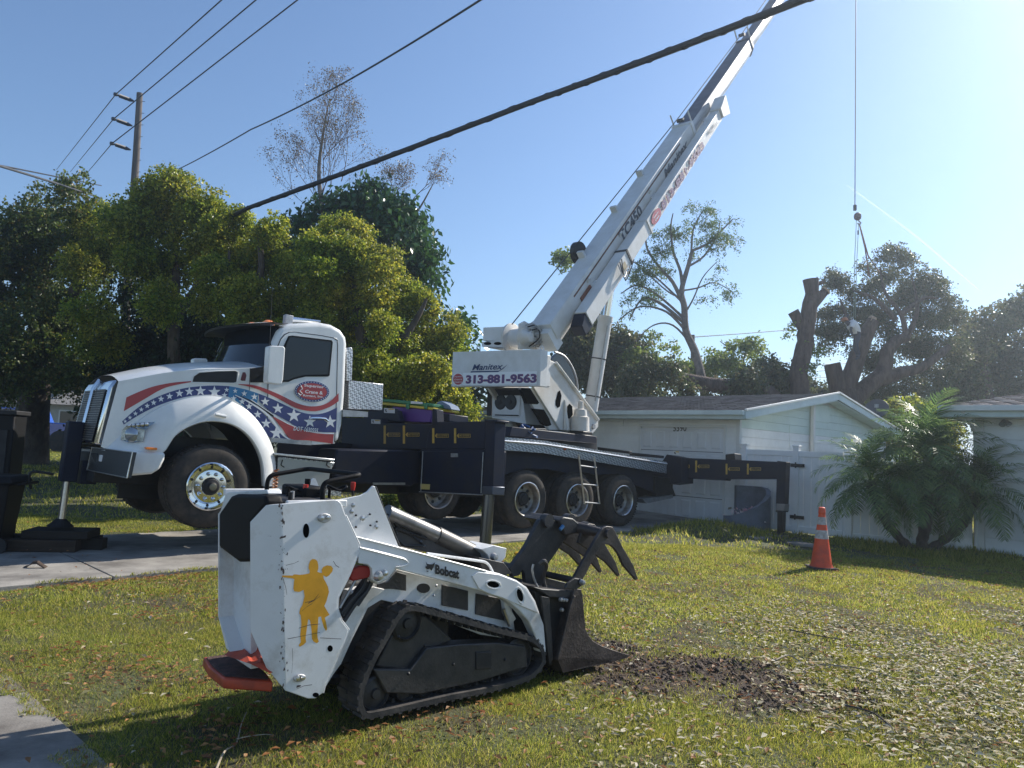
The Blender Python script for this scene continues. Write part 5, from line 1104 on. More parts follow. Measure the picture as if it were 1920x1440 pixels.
bxo('engine_body', (RX0+.28, .2, -.25), (1.25, yF-.2, .22), lw, ld_, .02); bxo('engine_body', (RX0+.28, .2, .2), (.5, yF-.2, zt-.09), lw, ld_, .02)
# front cover plate with bolts
cvp = [(623, 938), (640, 936), (676, 929), (689, 922), (699, 911), (703, 912), (748, 1026), (664, 1006)]
cv = ls('cowl_plate', cvp, .06, .075, worn, bev=.003); new('cowl_edge', tube(bmesh.new(), [Q(703, 913, .07), Q(722, 965, .07), Q(749, 1026, .07)], .010, 6), black, cv)
for (x, y, r) in ((662, 947, .014), (659, 959, .014), (679, 972, .016), (705, 988, .015), (667, 966, .006), (667, 988, .006), (693, 964, .006), (694, 985, .006), (706, 978, .006)): new('bolt_head', lathe(bmesh.new(), [(0, -.012), (r*.7, -.010), (r, 0)], tuple(Q(x, y, .06)), 'y', 10), alu if r > .01 else dark, cv)
far = slab(L, cvp, .06, .075); new('cowl_plate', far, worn, ld_).location = (0, yF-.16, 0)
# tapered bonnet with its round top edge
t0, t1, t2_ = Q(724, 962, .30), Q(818, 1004, .30), Q(912, 1050, .30)
bon = new('bonnet_tube', tube(bmesh.new(), [t0, t0.lerp(t1, .98)], .055, 18), M('worn grey steel', (.22, .21, .20), .35, .7, c2=(.07, .07, .07), vs=4), ld_, smooth=True)
new('bonnet_tube', tube(bmesh.new(), [t0.lerp(t1, .98), t2_], .062, 18), M('worn black steel', (.14, .13, .12), .4, .6, c2=(.04, .04, .04), vs=5), ld_, smooth=True)
sc = ls('screen_plate', [(725, 962), (818, 1008), (914, 1052), (905, 1062), (795, 1034), (751, 1024)], .27, .29, lw)
for pts in ([(741, 990), (775, 1005), (795, 1022), (758, 1023), (745, 1010)], [(740, 980), (790, 1002), (800, 1010), (752, 994)]): new('rib', tube(bmesh.new(), [Q(x, y, .262) for x, y in pts+pts[:1]], .008, 6), black, sc, smooth=True)
for (x, y) in ((738, 979), (744, 1001), (790, 1015), (796, 1024)): new('bolt_head', lathe(bmesh.new(), [(0, -.01), (.008, 0)], tuple(Q(x, y, .268)), 'y', 8), alu, sc)
# rails and hoses from the panel to the head
br = ls('front_bracket', [(903, 1030), (925, 1022), (950, 1028), (948, 1045), (935, 1060), (920, 1056), (914, 1040)], .16, .40, worn)
new('pivot_pin', lathe(bmesh.new(), [(0, -.03), (.02, -.028), (.028, 0)], tuple(Q(925, 1044, .15)), 'y', 14), dullalu, br); ls('bracket_foot', [(898, 1045), (945, 1055), (960, 1075), (930, 1085), (905, 1070)], .10, .5, lw)
new('line_pipe', tube(bmesh.new(), roundpath([Q(800, 1038, .08), Q(915, 1054, .08), Q(927, 1080, .08)], .05), .009, 8), worn, ld_, smooth=True)
# loader arm
armp = [(665, 1005), (700, 1013), (762, 1030), (911, 1070), (936, 1075), (969, 1088), (988, 1101), (1004, 1127), (1020, 1172), (1024, 1217), (1023, 1232), (1014, 1222), (1002, 1188), (991, 1165), (975, 1146), (956, 1130), (943, 1123), (917, 1114), (894, 1106), (820, 1087), (743, 1067), (727, 1088), (707, 1096), (698, 1088), (697, 1066), (690, 1058), (676, 1052), (670, 1036)]
arm = ls('loader_arm', armp, .0, .075, worn, bev=.008, seg=3); new('loader_arm', slab(L, armp, .0, .075), worn, ld_, bevel=.008).location = (0, yF-.09, 0)
ap = new('arm_gusset', slab(L, [(672, 1024), (700, 1030), (758, 1045), (764, 1050), (765, 1056), (760, 1060), (744, 1061), (727, 1086), (708, 1094), (699, 1088), (697, 1066), (690, 1059), (672, 1056)], -.008, .0), worn, arm, bevel=.004)
new('arm_gusset', slab(L, [(885, 1080), (897, 1072), (936, 1077), (969, 1090), (986, 1103), (1001, 1128), (1010, 1150), (985, 1140), (958, 1128), (942, 1121), (914, 1112), (898, 1104)], -.008, .0), worn, arm, bevel=.004)
for (cx, cy, rx, ry, ro) in ((925, 1096, 14, 7.5, .18), (975, 1116, 6.5, 16, -.28)):
    o = new('slot_lip', tube(bmesh.new(), [Q(x, y, -.010) for x, y in ell_pts(cx, cy, rx, ry, 20, ro)+ell_pts(cx, cy, rx, ry, 20, ro)[:1]], .004, 5), worn, arm); new('slot', poly(bmesh.new(), [Q(x, y, -.0095) for x, y in ell_pts(cx, cy, rx*.8, ry*.75, 20, ro)]), void, o)
new('bend_bead', tube(bmesh.new(), roundpath([Q(675, 1027, -.011), Q(760, 1049, -.011), Q(766, 1056, -.011), Q(758, 1061, -.011), Q(742, 1063, -.011)], .02), .0045, 6), worn, arm, smooth=True)
new('arm_top_bead', tube(bmesh.new(), [Q(668, 1007, -.002), Q(762, 1031, -.002), Q(911, 1071, -.002)], .006, 6), worn, arm)
e = new('pivot_bolt', lathe(bmesh.new(), [(0, -.03), (.018, -.028), (.026, -.01), (.03, .0)], tuple(Q(709, 1080, -.012)), 'y', 14), alu, arm); new('pivot_bolt', lathe(bmesh.new(), [(0, -.025), (.014, -.022), (.02, .0)], tuple(Q(720, 1074, -.012)), 'y', 12), alu, arm)
ink = M('black ink', (.012, .012, .014), .5)
up42 = (Q(815, 1050, 0)-Q(815, 1085, 0)); textfit('lettering', 'Bobcat', Q(816, 1076, -.006), Q(861, 1086, -.006), .058, (-.05, 0, 1), ink, arm, .045)
for pts in ([(798, 1052), (801, 1057), (805, 1058), (811, 1058), (816, 1054), (813, 1064), (809, 1070), (806, 1066), (802, 1068), (797, 1063), (801, 1061)], [(800, 1070), (803, 1070), (803, 1072), (801, 1072)]): new('cat_head_mark', poly(bmesh.new(), [Q(x, y, -.006) for x, y in pts]), ink, arm)
# red latch and hoses in the gap
ls('lock_lever', [(657, 1085), (662, 1067), (675, 1061), (692, 1062), (697, 1070), (693, 1083), (680, 1086), (662, 1090)], .02, .07, M('red paint', (.33, .02, .015), .45), bev=.008)
for pts in ([(688, 1075), (680, 1100), (655, 1130), (640, 1150)], [(696, 1085), (690, 1105), (668, 1130), (645, 1165)], [(700, 1060), (697, 1090), (688, 1108), (670, 1135)]): new('hydraulic_hose', tube(bmesh.new(), smoothpath([Q(x, y, .06) for x, y in pts], 5), .012, 8), lw, ld_, smooth=True)
new('tilt_cylinder', tube(bmesh.new(), [Q(640, 1155, .10), Q(688, 1092, .10)], .035, 12), lw, ld_, smooth=True)
new('strut', tube(bmesh.new(), [Q(637, 1140, .05), Q(668, 1085, .05)], .008, 6), dullalu, ld_)
# lower frame behind the track
lfm = ls('lower_frame', [(697, 1094), (727, 1088), (743, 1067), (894, 1104), (945, 1122), (960, 1140), (968, 1200), (900, 1190), (760, 1135), (715, 1125), (690, 1140), (660, 1200), (640, 1245), (625, 1265), (610, 1290), (640, 1190), (650, 1150)], .13, .16, worn)
for pts in ([(708, 1096), (729, 1090), (744, 1072), (762, 1077), (762, 1108), (735, 1104), (708, 1105)], [(829, 1096), (878, 1108), (878, 1145), (829, 1135)], [(893, 1113), (935, 1121), (944, 1130), (946, 1164), (892, 1152)]): new('window_panel', slab(L, pts, .118, .128), lw, lfm, bevel=.003)
new('slot', slab(L, ell_pts(794.5, 1103, 12, 9, 20), .122, .128), dark, lfm); pass
for (x, y) in ((708, 1107), (818, 1098), (813, 1116), (876, 1131), (876, 1142)): new('bolt_head', lathe(bmesh.new(), [(0, -.012), (.009, 0)], tuple(Q(x, y, .128)), 'y', 8), alu, lfm)
ls('frame_skirt', [(660, 1110), (700, 1100), (722, 1105), (690, 1130), (655, 1200), (630, 1255), (606, 1296), (640, 1190)], .10, .2, worn)
ls('lift_link', [(945, 1125), (957, 1140), (968, 1160), (958, 1172), (948, 1150)], .08, .12, worn); new('link_rod', tube(bmesh.new(), [Q(944, 1142, .07), Q(955, 1173, .07)], .012, 8), alu, ld_)
# handrail and controls
railp = [Q(605, 937, .10), Q(604, 911, .10), Q(615, 903, .10), Q(681, 889, .10), Q(681, 889, .10)+Vector((.0, .0, 0))]
zb = Q(604, 905, .10).z; zr = Q(678, 890, .10); fb1 = Vector((zr.x, yF-.12, zr.z)); bb = Q(604, 911, .10)
fb0 = Vector((bb.x-.02, yF-.12, zb+.0)); new('handrail', tube(bmesh.new(), roundpath([Q(605, 939, .10), Vector((bb.x, .10, zb)), zr, fb1, fb0, Vector((fb0.x, fb0.y, zt-.04))], .05, 6), .014, 12), black_plastic, ld_, smooth=True)
for (x, y, yy, m, rr, h) in ((573, 937, .32, redp, .016, 22), (577, 932, .42, black_plastic, .018, 28), (662, 930, .40, redp, .016, 20)):
    b0 = Q(x, y, yy); b1_ = Q(x, y-h, yy); new('lever', tube(bmesh.new(), [b0, b1_], .006, 6), dark, ld_); new('lever_grip', tube(bmesh.new(), [b1_-Vector((0, 0, .03)), b1_+Vector((0, 0, .0)), b1_+Vector((0, 0, .02))], [rr*.75, rr, rr*.95], 12), m, ld_, smooth=True, bevel=0)
for (x, y, yy) in ((556, 915, .4), (592, 919, .35), (632, 915, .45)):
    c = Q(x, y, yy); new('control_loop', tube(bmesh.new(), [c+Vector((.06*math.cos(a), .045*math.sin(a), .012*math.cos(a*2))) for a in np.linspace(0, 2*math.pi, 20)], .008, 8), black_plastic, ld_, smooth=True); new('lever', tube(bmesh.new(), [c-Vector((.05, 0, .0)), c-Vector((.05, 0, .08))], .01, 8), black_plastic, ld_)
bxo('dash', (.05, .15, zt-.06), (.36, yF-.15, zt-.01), lw, ld_, .02); bxo('gauge_box', (.22, .3, zt-.02), (.36, .6, zt+.05), black_plastic, ld_, .015)
for k in range(4): new('knob', tube(bmesh.new(), [(.08+.05*k, .18+.08*k, zt-.02), (.08+.05*k, .18+.08*k, zt+.03)], .012, 8), dullalu if k % 2 else black, ld_)
# platform
pfz = Q(440, 1245, RX0+.1, 0)
plp = [(380, 1232), (388, 1230), (412, 1228), (452, 1200), (476, 1200), (500, 1252), (514, 1285), (440, 1292), (420, 1284), (395, 1262), (380, 1246)]
g0 = LO[2]
def flo(px, py, z): return L.p(px, py, z, 2)
zpl = -.26
top = [flo(x, y, zpl) for x, y in ((381, 1232), (412, 1228), (456, 1222), (500, 1262), (512, 1278), (420, 1272), (392, 1250))]
pf = new('platform', extr(bmesh.new(), top, [p-Vector((0, 0, .055)) for p in top]), orangered, ld_, bevel=.008)
new('grip_mat', extr(bmesh.new(), [p.lerp(Vector((sum(q.x for q in top)/7, sum(q.y for q in top)/7, zpl)), .12)+Vector((0, 0, .001)) for p in top], [p.lerp(Vector((sum(q.x for q in top)/7, sum(q.y for q in top)/7, zpl)), .12)+Vector((0, 0, .006)) for p in top]), M('muddy tread mat', (.12, .06, .05), .9, 0, c2=(.05, .035, .035), vs=20, bump=1, bs=120), pf)
new('platform_arm', extr(bmesh.new(), [Q(476, 1198, RX0+.15, 0), Q(452, 1200, RX0+.15, 0), Q(420, 1228, RX0+.02, 0), Q(470, 1245, RX0+.02, 0), Q(505, 1262, RX0+.1, 0)], [p+Vector((.05, 0, 0)) for p in [Q(476, 1198, RX0+.15, 0), Q(452, 1200, RX0+.15, 0), Q(420, 1228, RX0+.02, 0), Q(470, 1245, RX0+.02, 0), Q(505, 1262, RX0+.1, 0)]]), orangered, pf)
# ---- tracks
outl = [(672, 1330), (671, 1310), (678, 1280), (697, 1235), (717, 1200), (736, 1166), (750, 1146), (764, 1136), (785, 1135), (815, 1143), (880, 1161), (943, 1179), (992, 1191), (1010, 1201), (1020, 1214), (1024, 1233), (1020, 1250), (1005, 1268), (985, 1280), (911, 1301), (846, 1314), (749, 1337), (694, 1349), (680, 1345)]
def track(yoff, sgn):
    P3 = [Q(x, y, 0) for x, y in outl]; P3 = smoothpath(P3+[P3[0]], 5)[:-1]; n = len(P3); cen = sum(P3, Vector())/n
    R2 = resample([tuple(p) for p in P3]+[tuple(P3[0])], 111)[:-1]; P3 = [Vector(p) for p in R2]; n = len(P3); W_ = .22
    nn = []
    for i in range(n):
        d = P3[(i+1) % n]-P3[i-1]; q = Vector((d.z, 0, -d.x)).normalized()
        if q.dot(P3[i]-cen) < 0: q = -q
        nn.append(q)
    V = []; Fs = []
    for p, q in zip(P3, nn):
        for off, y in ((-.004, 0), (-.004, W_), (-.035, W_), (-.035, 0)): V.append(p+q*off+Vector((0, y+yoff, 0)))
    for i in range(n):
        j = (i+1) % n
        for k in range(4): Fs.append((i*4+k, i*4+(k+1) % 4, j*4+(k+1) % 4, j*4+k))
    bm = bmesh.new(); vv = [bm.verts.new(v) for v in V]
    for f in Fs: bm.faces.new([vv[i] for i in f])
    for i in range(0, n, 2):                                     # lugs: two staggered rows
        p, q = P3[i], nn[i]; d = (P3[(i+1) % n]-P3[i-1]).normalized()
        for (ya, yb) in (((.0, .10) if i % 4 == 0 else (.12, W_)), ((.13, W_) if i % 4 == 0 else (.0, .09))):
            h = .014 if (ya, yb) in ((0., .10), (.12, W_)) else .010
            A = [p+d*s*.014+q*(-.006)+Vector((0, y+yoff, 0)) for s, y in ((-1, ya), (1, ya), (1, yb), (-1, yb))]; B = [a+q*h-(d*s*.004) for a, s in zip(A, (-1, 1, 1, -1))]
            extr(bm, A, B) if False else None
            va = [bm.verts.new(a) for a in A]; vb = [bm.verts.new(a) for a in B]; bm.faces.new(vb)
            for k in range(4): bm.faces.new((va[k], va[(k+1) % 4], vb[(k+1) % 4], vb[k]))
        # inner drive lug
        A = [p+d*s*.012-q*.035+Vector((0, y+yoff, 0)) for s, y in ((-1, .08), (1, .08), (1, .14), (-1, .14))]; B = [a-q*.025+d*(-s)*.005 for a, s in zip(A, (-1, 1, 1, -1))]
        va = [bm.verts.new(a) for a in A]; vb = [bm.verts.new(a) for a in B]; bm.faces.new(vb)
        for k in range(4): bm.faces.new((va[k], va[(k+1) % 4], vb[(k+1) % 4], vb[k]))
    bmesh.ops.recalc_face_normals(bm, faces=bm.faces[:])
    tr = new('track', bm, M('track rubber', (.022, .021, .021), .7, 0, c2=(.075, .065, .058), vs=6, bump=.3, bs=70), ld_)
    def disc(px, py, r, nm, w0=.05, w1=.17, holes=0):
        c = Q(px, py, 0); bm = lathe(bmesh.new(), [(0, w0-.015), (r*.25, w0-.015), (r*.3, w0), (r*.8, w0+.01), (r*.86, w0-.01), (r, w0), (r, w1), (0, w1)], (c.x, yoff, c.z), 'y', 28)
        return new(nm, bm, lw, tr, smooth=True)
    disc(772, 1172, .105, 'drive_sprocket'); disc(712, 1305, .10, 'rear_idler'); disc(980, 1236, .13, 'front_idler')
    for x, y in ((770, 1300), (808, 1292), (846, 1284), (884, 1275), (922, 1266)): disc(x, y, .062, 'track_roller')
    new('track_frame', slab(L, [(700, 1255), (770, 1255), (800, 1215), (860, 1208), (935, 1205), (985, 1212), (990, 1250), (900, 1278), (790, 1302), (725, 1300)], yoff+.025, yoff+.15), lw, tr, bevel=.008)
    new('frame_boss', slab(L, [(893, 1223), (922, 1222), (922, 1254), (893, 1256)], yoff+.015, yoff+.03), dark, tr, bevel=.004)
    new('drive_housing', slab(L, [(705, 1250), (735, 1190), (765, 1150), (800, 1155), (850, 1200), (800, 1220), (770, 1258)], yoff+.06, yoff+.16), lw, tr, bevel=.01)
    for x, y in ((752, 1196), (800, 1212), (854, 1247), (951, 1238), (770, 1265)): new('bolt_head', lathe(bmesh.new(), [(0, -.012), (.011, 0)], (Q(x, y, 0).x, yoff+.022, Q(x, y, 0).z), 'y', 8), dark, tr)
track(0, 1); track(yF-.22, -1)
# ---- grapple bucket
BY0, BY1 = -.02, yF+.04
bk = [(1077, 1104), (1090, 1105), (1093, 1120), (1096, 1156), (1098, 1179), (1104, 1192), (1112, 1202), (1128, 1211), (1150, 1219), (1179, 1228), (1178, 1233), (1146, 1242), (1105, 1248), (1077, 1256), (1056, 1261), (1047, 1239), (1060, 1180)]
bkt = ls('bucket_side', bk, BY0, BY0+.02, steelw, bev=.003); new('bucket_side', slab(L, bk, BY0, BY0+.02), steelw, ld_, bevel=.003).location = (0, BY1-BY0-.02, 0)
new('stiffener', slab(L, [(1077, 1117), (1080, 1118), (1051, 1236), (1046, 1238), (1048, 1228), (1070, 1135)], BY0-.02, BY0), steelw, bkt, bevel=.003)
bx_, tx_ = Q(1047, 1239, BY0), Q(1077, 1117, BY0); ft = Q(1146, 1242, BY0)
new('bucket_back', extr(bmesh.new(), [bx_, tx_, tx_+Vector((.02, 0, 0)), bx_+Vector((.02, 0, 0))], [p+Vector((0, BY1-BY0, 0)) for p in (bx_, tx_, tx_+Vector((.02, 0, 0)), bx_+Vector((.02, 0, 0)))]), steelw, ld_)
new('bucket_floor', extr(bmesh.new(), [bx_, Q(1056, 1261, BY0), ft, ft+Vector((0, 0, .02)), bx_+Vector((.02, 0, .02))], [p+Vector((0, BY1-BY0, 0)) for p in (bx_, Q(1056, 1261, BY0), ft, ft+Vector((0, 0, .02)), bx_+Vector((.02, 0, .02)))]), steelw, ld_)
for k in range(1, 5): new('floor_tine', slab(L, [(1100, 1225), (1128, 1213), (1179, 1228), (1178, 1233), (1105, 1247)], 0, .02), steelw, ld_, bevel=.003).location = (0, k*(BY1-BY0)/5, 0)
ls('attach_frame', [(1003, 1108), (1030, 1112), (1075, 1122), (1062, 1185), (1046, 1238), (1032, 1250), (1026, 1215), (1018, 1160), (1008, 1130)], .06, yF-.06, lw, bev=.01)
for yy in (.0, .06): ls('attach_rib', [(1015, 1118), (1030, 1120), (1038, 1236), (1030, 1246), (1026, 1200)], yy, yy+.02, lw)
for (x, y) in ((1050, 1124), (1055, 1124), (1060, 1125), (1052, 1143)): new('bolt_head', lathe(bmesh.new(), [(0, -.02), (.012, -.018), (.016, 0)], tuple(Q(x, y, -.0)), 'y', 10), dullalu, ld_)
mainp = [(956, 1066), (986, 1026), (1002, 995), (1012, 975), (1022, 970), (1034, 972), (1050, 982), (1061, 1007), (1050, 1026), (1025, 1062), (1023, 1083), (1059, 1092), (1078, 1104), (1074, 1122), (1045, 1128), (1016, 1112), (1002, 1110), (986, 1092), (984, 1075), (979, 1068), (975, 1078), (962, 1082)]
mp_ = ls('grapple_frame', mainp, .30, .34, lw); ls('grapple_frame', mainp, .56, .60, lw)
ls('cross_plate', [(1016, 975), (1022, 970), (1050, 982), (1046, 990)], .34, .56, lw); ls('cross_plate', [(1000, 1100), (1016, 1104), (1074, 1108), (1074, 1122), (1030, 1120)], .0, yF-.02, lw, bev=.006)
new('hydraulic_hose', tube(bmesh.new(), smoothpath([Q(1000, 1058, .1), Q(998, 1070, .1), Q(1003, 1090, .1), Q(1012, 1108, .1)], 5), .008, 8), dullalu, ld_, smooth=True)
new('hydraulic_hose', tube(bmesh.new(), smoothpath([Q(1012, 1058, .08), Q(1020, 1052, .06), Q(1024, 1062, .08), Q(1018, 1085, .12), Q(1025, 1110, .12)], 5), .016, 8), lw, ld_, smooth=True)
new('grapple_cylinder', tube(bmesh.new(), [Q(1018, 976, .46), Q(1058, 985, .46), Q(1085, 1000, .46)], [.04, .045, .035], 14), lw, ld_, smooth=True)
for (x, y, r) in ((1025, 976, .05), (1066, 978, .06), (1098, 990, .05)): new('pivot_boss', lathe(bmesh.new(), [(0, -.03), (r, -.03), (r, .03), (0, .03)], tuple(Q(x, y, .30)), 'y', 20), lw, ld_, smooth=True)
new('fitting', tube(bmesh.new(), [Q(1050, 993, .25), Q(1056, 986, .25)], .014, 8), M('blue band', (.04, .16, .35), .4), ld_)
ls('top_head', [(1049, 976), (1057, 969), (1075, 972), (1088, 983), (1082, 1000), (1060, 1004)], .26, .62, lw, bev=.01)
tine = [(1126, 996), (1132, 989), (1139, 986.5), (1149, 988), (1154, 997), (1161, 1012), (1169, 1028), (1188, 1060), (1196, 1085), (1193, 1088), (1183, 1076), (1169, 1060), (1160, 1039), (1152, 1028), (1144, 1022), (1135, 1021), (1123, 1030), (1091, 1090), (1087, 1092), (1075, 1086), (1088, 1062), (1105, 1032)]
tm = M('tine steel', (.04, .034, .033), .45, .3, c2=(.085, .07, .062), vs=6, bump=.3, bs=50)
for k, yy in enumerate((.04, .22, .41, .60)):
    o = new('tine', slab(L, tine if k == 0 else tine[:12]+[(1118, 1024)], .04, .065), tm, ld_, bevel=.004); o.location = (0, yy-.04, 0)
a0, a1 = Q(1090, 992, .04), Q(1140, 999, .04); cx_ = (Q(1138, 1000, .04))
new('cross_tube', tube(bmesh.new(), [cx_-Vector((0, .03, 0)), cx_+Vector((0, .62, 0))], .035, 16), tm, ld_, smooth=True)
new('link_arm', tube(bmesh.new(), [Q(1062, 985, .40), Q(1100, 993, .2), Q(1132, 1000, .08)], [.05, .042, .034], 14), tm, ld_, smooth=True)
pv = Q(1084, 1090, .0); new('pivot_tube', tube(bmesh.new(), [pv-Vector((0, .03, 0)), pv+Vector((0, .86, 0))], .024, 14), lw, ld_, smooth=True); new('pin', lathe(bmesh.new(), [(0, -.03), (.016, -.028), (.02, 0)], tuple(pv-Vector((0, .03, 0))), 'y', 12), dullalu, ld_)
ls('pivot_ear', [(1060, 1103), (1064, 1094), (1078, 1084), (1090, 1086), (1092, 1098), (1080, 1106)], -.02, .0, lw)
# ================================================================ STREET THINGS
# traffic cone
cg = groundpt(1540, 1066); cg.z = float(height(cg.x, cg.y)); cn = empty('traffic_cone', 'orange traffic cone with two dirty white bands standing on the lawn', 'cone', loc=cg)
orange = M('cone orange', (.80, .09, .02), .5, 0, c2=(.55, .07, .03), vs=5); cwh = M('cone reflective band', (.55, .52, .5), .6, 0, c2=(.28, .24, .22), vs=14)
kk = .9/.91
cone_r = lambda z: .155-.118*(z/.87)
new('cone_base', extr(bmesh.new(), [(-.19, -.19, .0), (.19, -.19, 0), (.19, .19, 0), (-.19, .19, 0)], [(-.18, -.18, .035), (.18, -.18, .035), (.18, .18, .035), (-.18, .18, .035)]), M('black rubber base', (.05, .035, .03), .8), cn, bevel=.01)
new('cone_body', lathe(bmesh.new(), [(.17, .03), (.158, .045), (cone_r(.1), .1), (cone_r(.4), .4), (cone_r(.80), .80), (.052, .81), (.05, .83), (.045, .89), (.03, .90), (.0, .90)], (0, 0, 0), 'z', 36), orange, cn, smooth=True)
for z0, z1 in ((.44, .565), (.645, .755)): new('reflective_band', lathe(bmesh.new(), [(cone_r(z0)+.003, z0), (cone_r(z1)+.003, z1)], (0, 0, 0), 'z', 36, False), cwh, cn, smooth=True)
# outrigger timber under the front jack and in front
timber = M('shade darkened timber', (.02, .016, .013), .85, 0, c2=(.022, .018, .015), vs=4, bump=.5, bs=30, stretch=(.3, 3, 3)); tim2 = M('brown timber', (.05, .032, .02), .85, 0, c2=(.028, .018, .012), vs=4, bump=.4, bs=30, stretch=(.3, 3, 3))  # timber colours darkened to carry the shade lying on the blocks
jw = T.w((JX, jy, 0)); jfoot = T.w((JX, jy, jf.z)); tg = float(gz(jw.x, jw.y)); Jz = 12
def blk(nm, lab, lo, hi, m, grp='timber blocks under the front jack'):
    o = bxo(nm, lo, hi, m, None, .008); o.location = (jw.x, jw.y, 0); o.rotation_euler = (0, 0, R_(Jz)); return tag(o, lab, 'timber', grp)
top_ = jfoot.z-.01; h2 = (top_-tg-.02)
blk('timber_pad', 'upper dark jack pad under the front jack of the crane truck', (-.38, -.25, tg+.02+h2*.5), (.38, .25, top_-.05), timber)
blk('timber_block', 'long low brown timber beam under the dark pad nearest us', (-1.25, -.33, tg+.02), (.28, -.12, tg+.02+h2*.48), tim2); blk('timber_block', 'short dark timber end sticking out right of the front jack pad', (.0, -.10, tg+.02), (.52, .10, tg+.02+h2*.47), timber); blk('timber_block', 'rear timber beam under the front jack pad, far side', (-1.1, .12, tg+.02), (.4, .32, tg+.02+h2*.48), timber)
new('jack_shoe', lathe(bmesh.new(), [(0, .1), (.06, .09), (.12, .03), (.16, .0), (0, 0)], tuple(Vector((JX, jy, jf.z-.0))+Vector((0, 0, -.02))), 'z', 18), dark, fj)
# wheelie bin and tall dark cabinet at the left edge
bw = at(-22, 1000, 9.3); bgz = float(gz(bw.x, bw.y)); bn = empty('wheelie_bin', 'black wheelie bin at the left edge of the picture', 'bin', loc=(bw.x, bw.y, bgz), rz=.25)
bp_ = M('bin black plastic', (.005, .005, .006), .6, spec=.25)
new('bin_body', extr(bmesh.new(), [(-.2, -.22, .04), (.2, -.22, .04), (.2, .22, .04), (-.2, .22, .04)], [(-.27, -.29, .86), (.27, -.29, .86), (.27, .29, .86), (-.27, .29, .86)]), bp_, bn, bevel=.03); new('bin_lid', extr(bmesh.new(), [(-.32, -.36, .86), (.34, -.36, .86), (.34, .33, .86), (-.32, .33, .86)], [(-.27, -.30, .95), (.28, -.30, .95), (.28, .28, .95), (-.27, .28, .95)]), bp_, bn, bevel=.02)
new('bin_handle', tube(bmesh.new(), [(.34, -.2, .84), (.42, -.2, .86), (.42, .2, .86), (.34, .2, .84)], .018, 8), bp_, bn)
for s in (-.24, .24): new('bin_wheel', lathe(bmesh.new(), [(0, s-.02), (.1, s-.02), (.1, s+.02), (0, s+.02)], (.2, 0, .1), 'y', 16), dark, bn)
cb_ = at(-8, 960, 10.1); cz = float(gz(cb_.x, cb_.y)); cbn = empty('utility_cabinet', 'tall dark cabinet standing behind the black bin at the left edge', 'cabinet', loc=(cb_.x, cb_.y, cz), rz=.25)
bxo('cabinet_body', (-.28, -.2, 0), (.18, .25, 1.70), bp_, cbn, .02); bxo('cabinet_top', (-.31, -.23, 1.70), (.21, .28, 1.76), dark, cbn, .01); bxo('cabinet_door', (-.22, -.215, .2), (.12, -.2, 1.5), dark, cbn, .006)
# blue pickup
PKO = at(62, 862, 33); pkz = float(gz(PKO.x, PKO.y)); pk = empty('parked_pickup', 'bright blue pickup parked on the grass beyond the left tree trunk', 'pickup', loc=(PKO.x, PKO.y, pkz), rz=R_(4))
bl_ = M('blue car paint', (.005, .07, .42), .25, 0, coat=.8)
def pkp(nm, prof, y0, y1, m, par, bev=.04): return new(nm, extr(bmesh.new(), [(x, y0, z) for x, z in prof], [(x, y1, z) for x, z in prof]), m, par, bevel=bev, seg=3)
pkp('cab', [(-2.9, .45), (-.1, .45), (-.05, 1.2), (-.25, 1.35), (-.5, 1.88), (-1.7, 1.9), (-2.4, 1.35), (-2.9, 1.3)], 0, 1.9, bl_, pk); pkp('bonnet', [(-4.1, .5), (-2.85, .45), (-2.8, 1.3), (-3.9, 1.15), (-4.1, 1.0)], .02, 1.88, bl_, pk)
pkp('cargo_bed', [(-.05, .5), (2.0, .5), (2.05, 1.28), (-.05, 1.32)], .0, 1.9, bl_, pk)
for a, b_ in ((-1.25, -.45), (-2.1, -1.3)): pkp('side_window', [(a, 1.35), (b_, 1.35), (b_-.15 if a > -1.5 else b_, 1.8), (a, 1.8)], -.012, -.002, glass, pk, 0)
for x in (-3.3, 1.05):
    for y in (.0, 1.65): new('wheel', lathe(bmesh.new(), [(0, -.02), (.2, -.02), (.24, .0), (.4, .0), (.41, .04), (.41, .25), (0, .25)], (x, y-.01, .41), 'y', 28), rubber, pk, smooth=True)
    new('wheel_arch', lathe(bmesh.new(), [(.0, -.004), (.5, -.004)], (x, 0, .47), 'y', 28, False), dark, pk)
bxo('bumper', (2.0, .05, .45), (2.15, 1.85, .7), chrome, pk); bxo('tail_lamp', (1.9, -.01, .95), (2.06, .05, 1.25), redp, pk); bxo('door_handle', (-.55, -.03, 1.12), (-.35, 0, 1.16), chrome, pk)
